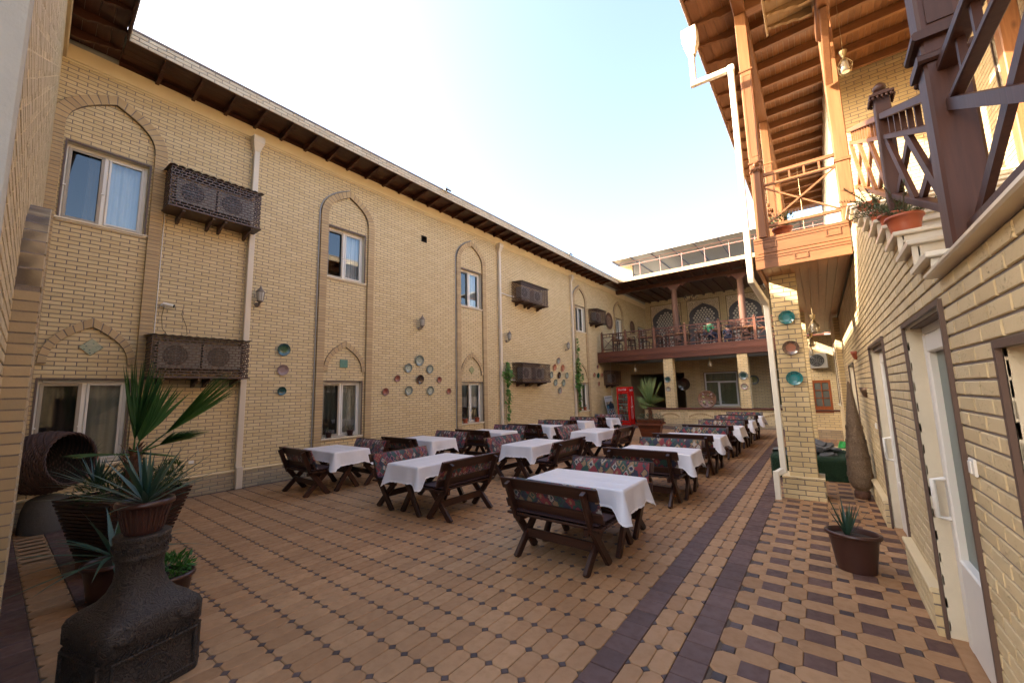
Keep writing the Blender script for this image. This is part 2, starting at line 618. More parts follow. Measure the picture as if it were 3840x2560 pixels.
RED, MAR, TEAL, GRN, NAVY, SAND, PINK, CRM = ((0.21, 0.014, 0.018), (0.09, 0.010, 0.016), (0.014, 0.05, 0.055), (0.010, 0.055, 0.034),
                                              (0.012, 0.013, 0.034), (0.27, 0.15, 0.065), (0.25, 0.10, 0.135), (0.36, 0.31, 0.26))
M_IKAT_RED = ikat('red_patchwork_fabric', [RED, MAR, TEAL, RED, NAVY, PINK, RED, GRN], 11.0, 0.3, [CRM, NAVY, TEAL, SAND])
M_IKAT_GRN = ikat('floral_ikat_fabric', [GRN, NAVY, TEAL, RED, NAVY, GRN, SAND, MAR], 8.5, 4.7, [RED, SAND, CRM, NAVY])


def glass_mat(name, tint=(0.85, 0.9, 0.92), refl=1.0):
    m = NT(name)
    tr = m.n('BsdfTransparent', {'Color': tint})
    gl = m.n('BsdfGlossy', {'Roughness': 0.02, 'Color': (0.9, 0.93, 0.95)})
    fr = m.n('Fresnel', {'IOR': 1.55})
    mx = m.n('MixShader')
    m.set(mx, 0, m.math('MINIMUM', m.math('ADD', m.math('MULTIPLY', fr.outputs[0], 1.6 * refl), 0.04), 1.0))
    m.t.links.new(tr.outputs[0], mx.inputs[1])
    m.t.links.new(gl.outputs[0], mx.inputs[2])
    m.t.links.new(mx.outputs[0], m.out.inputs[0])
    m.t.nodes.remove(m.b)
    return m.mat


M_GLASS = glass_mat('window_glass')
M_GLASS_SCREEN = glass_mat('screened_glass', (0.34, 0.32, 0.30), 0.5)


def poly_mat():
    m = NT('twin_wall_polycarbonate')
    w = m.wpos((1, 0.05, 1))
    lines = m.n('TexWave', {'Scale': 14.0, 'Distortion': 0.4}, bands_direction='X')
    m.set(lines, 'Vector', w)
    c = m.mix((0.30, 0.27, 0.23), (0.42, 0.39, 0.35), lines.outputs['Fac'])
    tl = m.n('BsdfTranslucent'); m.set(tl, 'Color', c)
    gl = m.n('BsdfGlossy', {'Roughness': 0.18, 'Color': (0.7, 0.7, 0.7)})
    df = m.n('BsdfDiffuse'); m.set(df, 'Color', c)
    a = m.n('MixShader', {0: 0.62})
    m.t.links.new(tl.outputs[0], a.inputs[1]); m.t.links.new(df.outputs[0], a.inputs[2])
    b = m.n('MixShader')
    m.set(b, 0, m.math('MULTIPLY', m.n('Fresnel', {'IOR': 1.5}).outputs[0], 0.7))
    m.t.links.new(a.outputs[0], b.inputs[1]); m.t.links.new(gl.outputs[0], b.inputs[2])
    m.t.links.new(b.outputs[0], m.out.inputs[0])
    return m.mat


M_POLY = poly_mat()


def leaf_mat(name, lo, hi, rough=0.45, trans=0.25):
    m = NT(name)
    c = m.ramp(m.tone(), [(0, lo), (1, hi)])
    m.P(Base_Color=c, Roughness=rough)
    tl = m.n('BsdfTranslucent'); m.set(tl, 'Color', c)
    mx = m.n('MixShader', {0: trans})
    m.t.links.new(m.b.outputs[0], mx.inputs[1]); m.t.links.new(tl.outputs[0], mx.inputs[2])
    m.t.links.new(mx.outputs[0], m.out.inputs[0])
    return m.mat


M_LEAF_PALM = leaf_mat('palm_leaf', (0.025, 0.085, 0.020), (0.06, 0.16, 0.035))
M_LEAF_PALM_PALE = leaf_mat('pale_palm_leaf', (0.10, 0.16, 0.045), (0.24, 0.30, 0.11), trans=0.35)
M_LEAF_YUCCA = leaf_mat('yucca_leaf', (0.022, 0.055, 0.035), (0.06, 0.12, 0.08), 0.35, 0.12)
M_LEAF_SHRUB = leaf_mat('shrub_leaf', (0.018, 0.045, 0.012), (0.05, 0.095, 0.025))
M_LEAF_HERB = leaf_mat('herb_leaf', (0.03, 0.10, 0.015), (0.07, 0.20, 0.03))
M_LEAF_GREY = leaf_mat('grey_green_leaf', (0.06, 0.085, 0.045), (0.13, 0.16, 0.085))
M_LEAF_VINE = leaf_mat('vine_leaf', (0.045, 0.12, 0.012), (0.13, 0.25, 0.035))
M_LEAF_CONIFER = leaf_mat('conifer_leaf', (0.04, 0.07, 0.03), (0.10, 0.15, 0.06))
M_BARK = plain('palm_bark', (0.13, 0.055, 0.028), 0.85, var=0.5, scale=30, bump=0.8)
M_STEM = plain('stem', (0.12, 0.085, 0.05), 0.8)


def carved_mat(name, lo, hi, scale=16, strength=1.0, scroll=True):
    """carved ornament: scroll-like relief from warped rings, with highlights painted on the raised parts and shade in the hollows"""
    m = NT(name)
    w = m.co()
    warp = m.noise(w, scale * 0.35, 2, out='Color')
    v = m.n('VectorMath', operation='MULTIPLY_ADD')
    m.set(v, 0, warp)
    v.inputs[1].default_value = (0.22, 0.22, 0.22)
    m.set(v, 2, w)
    vo = m.n('TexVoronoi', {'Scale': scale * 0.55}, feature='F1')
    m.set(vo, 'Vector', v.outputs[0])
    ring = m.math('SINE', m.math('MULTIPLY', vo.outputs['Distance'], 26.0))
    ring = m.math('MULTIPLY_ADD', ring, 0.5, 0.5)
    fine = m.noise(w, 90, 4, 0.65)
    h = m.math('ADD', m.ramp(ring, [(0.3, (0, 0, 0)), (0.6, (1, 1, 1))]), m.math('MULTIPLY', fine, 0.5))
    c = m.ramp(m.math('MULTIPLY', h, 0.7), [(0.1, lo), (0.9, hi)])
    m.P(Base_Color=c, Roughness=0.55)
    m.bump(h, strength, 0.012)
    return m.mat


M_CARVED_DARK = carved_mat('carved_dark_wood', (0.020, 0.012, 0.009), (0.052, 0.036, 0.027), 26, 1.0)
M_CARVED_PALE = carved_mat('carved_pale_wood', (0.17, 0.11, 0.065), (0.25, 0.175, 0.11), 24, 0.9)
M_CARVED_PANEL = carved_mat('carved_spandrel', (0.30, 0.20, 0.12), (0.80, 0.68, 0.50), 14, 0.8)
M_CARVED_DISC = carved_mat('carved_disc', (0.10, 0.04, 0.022), (0.34, 0.20, 0.12), 14, 1.0)
M_LATTICE_FRAME = plain('slate_blue_panel', (0.070, 0.068, 0.085), 0.5)
M_LATTICE_BACK = plain('pale_lattice_back', (0.66, 0.62, 0.55), 0.6)
M_LATTICE_BAR = plain('dark_lattice_bar', (0.045, 0.03, 0.028), 0.6)


def glaze(name, a, b, ringcol, scale=10.0):
    m = NT(name)
    g = m.n('TexCoord').outputs['Object']
    n1 = m.noise(g, scale * 3, 3)
    vo = m.n('TexVoronoi', {'Scale': scale * 4})
    m.set(vo, 'Vector', g)
    c = m.mix(a, b, m.ramp(n1, [(0.4, (0, 0, 0)), (0.62, (1, 1, 1))]))
    c = m.mix(c, ringcol, m.ramp(vo.outputs['Distance'], [(0.22, (1, 1, 1)), (0.32, (0, 0, 0))]))
    t = m.n('ObjectInfo').outputs['Random']
    c = m.mix(c, tuple(x * 0.6 for x in a), m.math('MULTIPLY', t, 0.35))
    m.P(Base_Color=c, Roughness=0.18, Coat_Weight=0.4)
    return m.mat


G_TURQ = plain('turquoise_glaze', (0.015, 0.22, 0.24), 0.15, var=0.15, Coat_Weight=0.5)
G_TURQ_RIM = glaze('turquoise_rim', (0.03, 0.22, 0.22), (0.02, 0.15, 0.16), (0.14, 0.30, 0.27), 12)
G_TERRA = plain('plain_terracotta', (0.36, 0.14, 0.075), 0.4, var=0.10)
G_TERRA_RIM = glaze('terracotta_rim', (0.22, 0.13, 0.09), (0.10, 0.07, 0.06), (0.30, 0.22, 0.15), 12)
G_GREEN = glaze('green_glaze', (0.015, 0.06, 0.035), (0.03, 0.10, 0.05), (0.06, 0.10, 0.05), 5)
G_TEAL_DARK = glaze('dark_teal_glaze', (0.010, 0.045, 0.045), (0.02, 0.07, 0.065), (0.10, 0.14, 0.10), 9)
G_LILAC = plain('grey_pink_glaze', (0.27, 0.18, 0.165), 0.4, var=0.2)
G_PALE = glaze('pale_painted_glaze', (0.42, 0.42, 0.33), (0.30, 0.34, 0.27), (0.08, 0.14, 0.13), 9)
G_PALE_RIM = glaze('grey_painted_rim', (0.20, 0.22, 0.19), (0.12, 0.15, 0.14), (0.34, 0.34, 0.28), 12)
G_RED = glaze('red_painted_glaze', (0.30, 0.075, 0.045), (0.22, 0.05, 0.035), (0.45, 0.32, 0.22), 9)
G_RED_RIM = plain('red_brown_rim', (0.22, 0.08, 0.06), 0.3, var=0.2)
G_BROWN = plain('dark_brown_glaze', (0.045, 0.022, 0.014), 0.16, var=0.3, Coat_Weight=0.5)
G_TILE = glaze('pale_green_tile', (0.25, 0.30, 0.22), (0.34, 0.36, 0.28), (0.04, 0.08, 0.09), 6)
G_TILE_TEAL = glaze('teal_tile', (0.06, 0.20, 0.17), (0.10, 0.25, 0.20), (0.08, 0.22, 0.18), 6)
G_TILE_OLIVE = glaze('olive_tile', (0.24, 0.24, 0.09), (0.36, 0.36, 0.18), (0.10, 0.12, 0.04), 6)
G_SLATE = plain('slate_stone', (0.10, 0.10, 0.10), 0.55, var=0.5, scale=18, bump=0.6, bscale=40, tone=0.5)
# ---------------------------------------------------------------- masonry
def frame(O, u, n=None):
    """maps (u, v, n) to the world: u along the wall, v up, n out of it"""
    u = Vector(u).normalized()
    v = Vector((0, 0, 1))
    n = u.cross(v)
    M = Matrix((u, v, n)).transposed().to_4x4()
    M.translation = Vector(O)
    return M


def minus(rects, hole):
    out = []
    a0, a1, b0, b1 = hole
    for (u0, u1, v0, v1) in rects:
        if a0 >= u1 or a1 <= u0 or b0 >= v1 or b1 <= v0:
            out.append((u0, u1, v0, v1))
            continue
        if a0 > u0:
            out.append((u0, a0, v0, v1))
        if a1 < u1:
            out.append((a1, u1, v0, v1))
        m0, m1 = max(u0, a0), min(u1, a1)
        if b0 > v0:
            out.append((m0, m1, v0, b0))
        if b1 < v1:
            out.append((m0, m1, b1, v1))
    return out


class Bricks:
    def __init__(self):
        self.it = []

    def rect(self, fr, u0, u1, v0, v1, n0, n1, mat, bev=0.004):
        if u1 - u0 < 0.012 or v1 - v0 < 0.012:
            return
        self.it.append((fr, [(u0, v0), (u1, v0), (u1, v1), (u0, v1)], n0, n1, mat, RND.random(), True, bev))

    def poly(self, fr, pts, n0, n1, mat, bev=0.004):
        self.it.append((fr, pts, n0, n1, mat, RND.random(), False, bev))

    def wall(self, fr, u0, u1, v0, v1, holes, mat, L=0.24, H=0.0692, J=0.011, n1=0.0, n0=-0.010, off=0.0, sheet=None, shift=0.5):
        k = 0
        v = v0
        while v < v1 - 0.01:
            top = min(v + H - J, v1)
            live = [h for h in holes if h[2] < top and h[3] > v]
            u = u0 - ((off + (shift * L if k % 2 else 0)) % L)
            while u < u1:
                a, b = max(u, u0), min(u + L - J, u1)
                if b - a > 0.012:
                    rs = [(a, b, v, top)]
                    for h in live:
                        rs = minus(rs, h)
                    for r in rs:
                        d = RND.uniform(-0.0012, 0.0012)
                        self.rect(fr, *r, n0, n1 + d, mat)
                u += L
            v += H
            k += 1
        if sheet is not None:
            rs = [(u0, u1, v0, v1)]
            for h in holes:
                rs = minus(rs, h)
            for (a, b, c, d) in rs:
                sheet.poly([fr @ Vector(p) for p in ((a, c, n0 + 0.003), (b, c, n0 + 0.003), (b, d, n0 + 0.003), (a, d, n0 + 0.003))])

    @staticmethod
    def faces(pts, n0, n1, bev, isrect):
        if isrect:
            (u0, v0), (u1, v1) = pts[0], pts[2]
            ins = [(u0 + bev, v0 + bev), (u1 - bev, v0 + bev), (u1 - bev, v1 - bev), (u0 + bev, v1 - bev)]
        else:
            cx = sum(p[0] for p in pts) / len(pts); cy = sum(p[1] for p in pts) / len(pts)
            ins = []
            for p in pts:
                d = Vector((cx - p[0], cy - p[1]))
                d = d.normalized() * min(bev * 1.4, d.length * 0.5)
                ins.append((p[0] + d.x, p[1] + d.y))
        n = len(pts)
        m = n1 - min(bev, (n1 - n0) * 0.5)
        fl = [[(*q, n1) for q in ins]]
        for i in range(n):
            j = (i + 1) % n
            fl.append([(*pts[i], m), (*pts[j], m), (*ins[j], n1), (*ins[i], n1)])
            if n1 > 0.02 or m - n0 > 0.006:
                fl.append([(*pts[i], n0), (*pts[j], n0), (*pts[j], m), (*pts[i], m)])
        return fl

    def finish(self, parent, top=300, name='brick'):
        sz = []
        for i, (fr, pts, n0, n1, mat, t, r, bev) in enumerate(self.it):
            cx = sum(p[0] for p in pts) / len(pts); cy = sum(p[1] for p in pts) / len(pts)
            w = max(p[0] for p in pts) - min(p[0] for p in pts)
            h = max(p[1] for p in pts) - min(p[1] for p in pts)
            c = fr @ Vector((cx, cy, n1))
            sz.append((px_size(c, fr.to_3x3() @ Vector((0, 0, 1)), w, h + 0.001), i))
        sz.sort(reverse=True)
        chosen = set(i for a, i in sz[:top] if a > 0)
        shared = {}
        rest = {}
        for i, (fr, pts, n0, n1, mat, t, r, bev) in enumerate(self.it):
            if i in chosen:
                if r:
                    u0, v0 = pts[0]; u1, v1 = pts[2]
                    w, h = round(u1 - u0, 3), round(v1 - v0, 3)
                    key = (w, h, round(n1 - n0, 3), mat.name, int(t * 4))
                    if key not in shared:
                        mb = MB()
                        pp = [(0, 0), (w, 0), (w, h), (0, h)]
                        for f in self.faces(pp, -round(n1 - n0, 3), 0.0, bev, True):
                            mb.poly(f, t)
                        shared[key] = mb.mesh(name, mat)
                    link_mesh(name, shared[key], parent, fr @ Matrix.Translation((u0, v0, n1)))
                else:
                    mb = MB()
                    o = pts[0]
                    pp = [(p[0] - o[0], p[1] - o[1]) for p in pts]
                    for f in self.faces(pp, n0, n1, bev, False):
                        mb.poly(f, t)
                    link_mesh(name, mb.mesh(name, mat), parent, fr @ Matrix.Translation((o[0], o[1], 0)))
            else:
                mb = rest.setdefault(mat.name, (MB(), mat))[0]
                for f in self.faces(pts, n0, n1, bev, r):
                    mb.poly([fr @ Vector(p) for p in f], t)
        for mb, mat in rest.values():
            mb.build('brickwork', mat, parent, kind='stuff')


def arch_curve(a, zs, za, n=10):
    """half outline of a four-centred arch, from the spring (a, zs) to the apex (0, za)"""
    h = za - zs
    P = [Vector((a, zs)), Vector((a, zs + 0.50 * h)), Vector((0.60 * a, zs + 0.74 * h)), Vector((0, za))]
    out = []
    for i in range(n + 1):
        t = i / n
        out.append(P[0] * (1 - t) ** 3 + P[1] * 3 * t * (1 - t) ** 2 + P[2] * 3 * t * t * (1 - t) + P[3] * t ** 3)
    return out


def arch_ring(bk, fr, uc, a_out, a_in, zs, za_out, za_in, n1, mat, n=9, zs_in=None):
    co = arch_curve(a_out, zs, za_out, n)
    ci = arch_curve(a_in, zs if zs_in is None else zs_in, za_in, n)
    for sgn in (1, -1):
        for i in range(n):
            g = 0.06
            q = [ci[i].lerp(ci[i + 1], g), ci[i].lerp(ci[i + 1], 1 - g), co[i].lerp(co[i + 1], 1 - g), co[i].lerp(co[i + 1], g)]
            pts = [(uc + sgn * p.x, p.y) for p in q]
            if sgn > 0:
                pts = pts[::-1]
            # keep counter-clockwise order
            area = sum(pts[k][0] * pts[(k + 1) % 4][1] - pts[(k + 1) % 4][0] * pts[k][1] for k in range(4))
            if area < 0:
                pts = pts[::-1]
            bk.poly(fr, pts, -0.004, n1, mat)
    return co, ci


def arch_backing(sheet, fr, uc, co, ci, n1):
    n = len(co)
    for sgn in (1, -1):
        for i in range(n - 1):
            A = [(uc + sgn * p.x, p.y) for p in (ci[i], ci[i + 1], co[i + 1], co[i])]
            f = [fr @ Vector((*p, n1 - 0.006)) for p in A]
            sheet.poly(f if sgn < 0 else f[::-1])
            for (p, q) in ((A[0], A[1]), (A[3], A[2])):
                sheet.poly([fr @ Vector((*p, -0.002)), fr @ Vector((*q, -0.002)), fr @ Vector((*q, n1 - 0.006)), fr @ Vector((*p, n1 - 0.006))])


def header_column(bk, sheet, fr, u0, u1, v0, v1, n1, mat, H=0.0692, J=0.010):
    v = v0
    while v < v1 - 0.02:
        bk.rect(fr, u0, u1, v, min(v + H - J, v1), -0.004, n1, mat)
        v += H
    sheet.box(u0 + 0.004, u1 - 0.004, v0, v1, -0.006, n1 - 0.006, M=fr)


def pvc_window(fr, parent, u0, u1, v0, v1, depth=0.13, split=0.5, screen=True, curtain=None, cur0=0.0, room=None, sill=True, transom=None, edging=True):
    """opening with plaster reveals, a white plastic frame, two leaves of glass, a sill and what hangs behind"""
    rv = MB()
    d = -depth
    for q in (((u0, v0), (u1, v0)), ((u1, v0), (u1, v1)), ((u1, v1), (u0, v1)), ((u0, v1), (u0, v0))):
        (a, b), (c, e) = q
        rv.poly([fr @ Vector(p) for p in ((a, b, 0.0), (a, b, d - 0.06), (c, e, d - 0.06), (c, e, 0.0))])
    b = d - 0.45
    # the closed dark recess behind the glass
    for q in (((u0, v0), (u1, v0)), ((u1, v0), (u1, v1)), ((u1, v1), (u0, v1)), ((u0, v1), (u0, v0))):
        (a, bb), (c, e) = q
        rv.poly([fr @ Vector(p) for p in ((a, bb, d - 0.06), (a, bb, b), (c, e, b), (c, e, d - 0.06))], mi=1)
    rv.poly([fr @ Vector(p) for p in ((u0, v0, b), (u1, v0, b), (u1, v1, b), (u0, v1, b))], mi=1)
    if edging:
        e = 0.026
        for bx in ((u0 - e, u1 + e, v1, v1 + e), (u0 - e, u0, v0, v1), (u1, u1 + e, v0, v1)):
            rv.box(bx[0], bx[1], bx[2], bx[3], -0.004, 0.014, mi=2, M=fr)
    w = rv.build('window', [M_PLASTER_REVEAL, room or M_DARK, M_EDGE], parent)
    f = MB()
    t = 0.055
    um = u0 + (u1 - u0) * split
    v1w = v1
    for bx in ((u0, u0 + t, v0, v1), (u1 - t, u1, v0, v1), (u0 + t, u1 - t, v0, v0 + t), (u0 + t, u1 - t, v1 - t, v1), (um - t * 0.6, um + t * 0.6, v0 + t, (transom or v1) - t)):
        f.cbox(bx[0], bx[1], bx[2], bx[3], d - 0.05, d + 0.015, 0.008, M=fr)
    if transom:
        f.cbox(u0 + t, u1 - t, transom - t, transom, d - 0.05, d + 0.015, 0.008, M=fr)
    # the leaf that opens has its own sash
    s = 0.035
    a0, a1 = um + t * 0.6, u1 - t
    top = (transom or v1) - t
    for bx in ((a0, a0 + s, v0 + t, top), (a1 - s, a1, v0 + t, top), (a0 + s, a1 - s, v0 + t, v0 + t + s), (a0 + s, a1 - s, top - s, top)):
        f.cbox(bx[0], bx[1], bx[2], bx[3], d - 0.03, d + 0.030, 0.006, M=fr)
    f.build('frame', M_PVC, w)
    g = MB()
    g.poly([fr @ Vector(p) for p in ((u0 + t, v0 + t, d - 0.02), (um - t * 0.6, v0 + t, d - 0.02), (um - t * 0.6, top, d - 0.02), (u0 + t, top, d - 0.02))])
    g.build('pane', M_GLASS_SCREEN if screen else M_GLASS, w)
    g = MB()
    g.poly([fr @ Vector(p) for p in ((a0 + s, v0 + t + s, d), (a1 - s, v0 + t + s, d), (a1 - s, top - s, d), (a0 + s, top - s, d))])
    g.build('pane', M_GLASS, w)
    if transom:
        g = MB()
        g.poly([fr @ Vector(p) for p in ((u0 + t, transom, d - 0.02), (u1 - t, transom, d - 0.02), (u1 - t, v1 - t, d - 0.02), (u0 + t, v1 - t, d - 0.02))])
        g.build('pane', M_GLASS, w)
    if screen:
        sc = MB()
        q = 0.045
        b0, b1 = u0 + t * 0.5, um - t * 0.4
        for bx in ((b0, b0 + q, v0 + t * .6, top), (b1 - q, b1, v0 + t * .6, top), (b0 + q, b1 - q, v0 + t * .6, v0 + t * .6 + q), (b0 + q, b1 - q, top - q, top)):
            sc.cbox(bx[0], bx[1], bx[2], bx[3], d + 0.016, d + 0.032, 0.004, M=fr)
        for (uu, vv) in ((b0 - 0.01, 0.45), (b1 + 0.01, 0.45)):
            sc.box(uu - 0.02, uu + 0.02, v0 + (v1 - v0) * vv - 0.012, v0 + (v1 - v0) * vv + 0.012, d + 0.016, d + 0.045, mi=1, M=fr)
        sc.build('insect_screen', [M_PVC_GREY, M_PVC], w)
    if curtain is not None:
        c = MB()
        n = 46
        rows = []
        for vv in (v0 + 0.02, v1 - 0.02):
            ua = u0 + 0.02 + (u1 - u0) * cur0
            rows.append([fr @ Vector((ua + (u1 - 0.02 - ua) * i / n, vv, d - 0.16 + 0.022 * math.sin(i * 1.15) + 0.012 * math.sin(i * 0.47))) for i in range(n + 1)])
        c.grid(rows)
        c.build('curtain', curtain, w)
    if sill:
        s = MB()
        s.cbox(u0 - 0.05, u1 + 0.05, v0 - 0.035, v0, d + 0.01, 0.045, 0.006, M=fr)
        s.cbox(u0 - 0.03, u1 + 0.03, v0 - 0.06, v0 - 0.035, -0.003, 0.025, 0.006, M=fr)
        s.build('sill', M_SILL, w)
    return w


def corbel_poly(L, h, n=14):
    """side outline of a rafter end with a scalloped underside; (0,0) at the wall, top at h"""
    pts = [(0, h), (0, 0)]
    for i in range(1, n):
        s = i / n
        z = h * 0.72 * max(0.0, (s - 0.30) / 0.70) ** 0.8 + 0.016 * abs(math.sin(s * PI * 3.5)) if s > 0.30 else 0.0
        pts.append((L * s, min(z, h * 0.8)))
    pts += [(L, h * 0.74), (L, h)]
    return pts


def eave(fr, parent, u0, u1, z_lip, z_soffit, over, first, step, wood, wood_across, coping=True, corbel_h=0.15, corbel_w=0.055, bk=None, sheet=None, board=True, wall_board=0.10, max_c=200, lip1=None):
    """boarded soffit with scalloped rafter ends under a brick coping; `over` is the overhang"""
    lip1 = u1 if lip1 is None else lip1
    # soffit boards run along the wall, each its own piece
    nb = max(3, int(over / 0.14))
    for i in range(nb):
        a, b = over * i / nb, over * (i + 1) / nb
        mb = MB()
        mb.box(u0, u1, z_soffit, z_soffit + 0.025, a + 0.002, b - 0.002, tone=RND.random(), M=fr)
        mb.build('plank', wood, parent)
    if wall_board:
        mb = MB()
        mb.cbox(u0, u1, z_soffit - wall_board, z_soffit - 0.002, -0.002, 0.035, 0.006, M=fr)
        mb.build('wall_plate', wood, parent)
    u = first
    k = 0
    while u < u1 - 0.05 and k < max_c:
        mb = MB()
        cp = corbel_poly(over - 0.03, corbel_h)
        mb.prism(cp, lambda p: fr @ Vector((u + corbel_w / 2, z_soffit - corbel_h + p[1] - 0.001, 0.03 + p[0])), lambda p: fr @ Vector((u - corbel_w / 2, z_soffit - corbel_h + p[1] - 0.001, 0.03 + p[0])), tone=RND.random())
        mb.build('corbel', wood_across, parent)
        u += step
        k += 1
    if board:
        mb = MB()
        mb.cbox(u0, lip1, z_lip, z_soffit + 0.03, over + 0.003, over + 0.028, 0.004, M=fr)
        mb.build('fascia_board', wood, parent)
    if coping and bk is not None:
        f2 = fr @ Matrix.Translation((0, 0, over + 0.045))
        bk.wall(f2, u0, lip1, z_lip + 0.01, z_lip + 0.22, [], M_BRICK_COPING, L=0.24, H=0.0692, n1=0.0, sheet=sheet)
        if sheet is not None:
            sheet.box(u0, lip1, z_lip + 0.0105, z_lip + 0.222, over + 0.0305, over + 0.034, M=fr)
            sheet.box(u0, lip1, z_lip + 0.2225, z_lip + 0.255, over - 0.25, over + 0.05, M=fr)
# ================================================================ ground and paving
g = MB()
g.poly([(-120, -120, -0.03), (120, -120, -0.03), (120, 160, -0.03), (-120, 160, -0.03)])
tag(g.build('ground', M_GROUT), kind='structure')


def octagon(hx, hy, c, bev=0.006, h=0.012, hole=False):
    """paver with cut corners: outline at the bed, chamfered to a flat top; local, centred"""
    o = [(-hx + c, -hy), (hx - c, -hy), (hx, -hy + c), (hx, hy - c), (hx - c, hy), (-hx + c, hy), (-hx, hy - c), (-hx, -hy + c)]
    if c <= 0:
        o = [(-hx, -hy), (hx, -hy), (hx, hy), (-hx, hy)]
    return chamfer(o, bev, h)


def chamfer(o, bev, h):
    n = len(o)
    ins = []
    for i in range(n):
        a, b, c = Vector(o[i - 1]), Vector(o[i]), Vector(o[(i + 1) % n])
        d1, d2 = (b - a).normalized(), (c - b).normalized()
        n1, n2 = Vector((-d1.y, d1.x)), Vector((-d2.y, d2.x))
        m = (n1 + n2)
        m = m / max(m.dot(n1), 0.2) if m.length > 1e-6 else n1
        ins.append(b + m * bev)
    fl = [[(p.x, p.y, h) for p in ins]]
    for i in range(n):
        j = (i + 1) % n
        fl.append([(o[i][0], o[i][1], h - bev * 0.7), (o[j][0], o[j][1], h - bev * 0.7), (ins[j].x, ins[j].y, h), (ins[i].x, ins[i].y, h)])
        fl.append([(o[i][0], o[i][1], 0), (o[j][0], o[j][1], 0), (o[j][0], o[j][1], h - bev * 0.7), (o[i][0], o[i][1], h - bev * 0.7)])
    return fl


class Paving:
    def __init__(self, name, label=None):
        self.it = []
        self.name = name

    def add(self, kind, x, y, rz=0.0):
        self.it.append((kind, x, y, rz, RND.random()))

    def finish(self, protos, bed, top=300):
        mb = MB()
        for b in bed:
            zb = b[4] if len(b) > 4 else 0.0
            mb.poly([(b[0], b[2], zb), (b[1], b[2], zb), (b[1], b[3], zb), (b[0], b[3], zb)])
        root = tag(mb.build(self.name, M_GROUT), kind='structure')
        byk = {}
        for i, (k, x, y, rz, t) in enumerate(self.it):
            byk.setdefault(k, []).append((px_size((x, y, 0), (0, 0, 1), protos[k][2], protos[k][3]), i))
        chosen = set()
        for k, l in byk.items():
            l.sort(reverse=True)
            chosen |= set(i for a, i in l[:top] if a > 60)
        rest = {}
        shared = {}
        for i, (k, x, y, rz, t) in enumerate(self.it):
            fl, mat = protos[k][0], protos[k][1]
            if i in chosen:
                key = (k, int(t * 6))
                if key not in shared:
                    m = MB()
                    for f in fl:
                        m.poly(f, t)
                    shared[key] = m.mesh(protos[k][4], mat)
                z = RND.uniform(-0.0015, 0.0015)
                o = link_mesh(protos[k][4], shared[key], root, Matrix.Translation((x, y, z)) @ Matrix.Rotation(rz + RND.uniform(-0.006, 0.006), 4, 'Z'))
            else:
                m = rest.setdefault(mat.name, (MB(), mat))[0]
                c, s = math.cos(rz), math.sin(rz)
                for f in fl:
                    m.poly([(x + c * p[0] - s * p[1], y + s * p[0] + c * p[1], p[2]) for p in f], t)
        for m, mat in rest.values():
            m.build('paver_field', mat, root, kind='stuff')
        return root


PX, PY, CH = 0.136, 0.2715, 0.031
S1a, S1b, S2a, S2b = -1.395, -1.20, -0.945, -0.745     # the two brown bands of the path
GAP = 0.0035
protos = {
    'oct': (octagon(PX / 2 - GAP / 2, PY / 2 - GAP / 2, CH), M_TILE, PX, PY, 'paver'),
    'dia': (chamfer([(0, -CH + .001), (CH - .001, 0), (0, CH - .001), (-CH + .001, 0)], 0.004, 0.012), M_TILE_SLATE, CH * 1.4, CH * 1.4, 'corner_paver'),
    'sqr': (octagon(0.0955, 0.098, 0, 0.005), M_TILE_DARK, 0.2, 0.2, 'square_paver'),
}
# courtyard field: long octagons laid along the courtyard, dark squares where four meet
court = Paving('courtyard_paving')
FX1 = S1a
FY0 = 1.20
x = FX1 - PX / 2
cols = []
while x > -9.38:
    cols.append(x)
    x -= PX
FX0 = cols[-1] - PX / 2
rows = []
y0 = 2.47 + PY / 2 - PY * 6
y = y0
while y < 18.4:
    rows.append(y)
    y += PY
for cx_ in cols:
    for y in rows:
        court.add('oct', cx_, y)
for i in range(len(cols) + 1):
    xx = FX1 - PX * i
    for y in rows + [rows[-1] + PY]:
        if i == 0 or i == len(cols):
            continue
        court.add('dia', xx, y - PY / 2)
YB0, YB1 = rows[0] - PY / 2, rows[-1] + PY / 2
# brown border row along the long wall and the short wall
y = YB0
while y < YB1:
    court.add('sqr', FX0 - 0.098, y + 0.098)
    y += 0.2
x = -9.5
while x < S1a:
    court.add('sqr', x, YB0 - 0.10, PI / 2)
    court.add('oct', x, YB0 - 0.20 - PY / 2)
    court.add('oct', x + PX, YB0 - 0.20 - PY / 2)
    court.add('sqr', x, YB0 - 0.20 - PY - 0.10, PI / 2)
    court.add('sqr', x, YB0 - 0.20 - PY - 0.30, PI / 2)
    x += 0.2
court_root = court.finish(protos, [(-9.62, S1a, YB0 - 3.0, YB1)])

# the path: two brown bands with two columns of octagons between them
path = Paving('path_paving')
pw = (S2a - S1b) / 2
protos['pth'] = (octagon(pw / 2 - GAP / 2, PY / 2 - GAP / 2, CH), M_TILE, pw, PY, 'paver')
protos['tri'] = (chamfer([(0, -CH), (CH - .002, 0), (0, CH)][::1], 0.003, 0.012), M_TILE_SLATE, CH, CH, 'corner_paver')
y = -1.2
k = 0
while y < 19.6:
    path.add('sqr', (S1a + S1b) / 2, y + 0.1)
    path.add('sqr', (S2a + S2b) / 2, y + 0.1)
    y += 0.2
y = 2.47 + PY / 2 - PY * 14
while y < 19.5:
    path.add('pth', S1b + pw / 2, y)
    path.add('pth', S2a - pw / 2, y)
    path.add('dia', S1b + pw, y - PY / 2)
    path.add('tri', S1b + 0.001, y - PY / 2)
    path.add('tri', S2a - 0.001, y - PY / 2, PI)
    y += PY
path.finish(protos, [(S1a, S2b, -1.3, 19.7)])

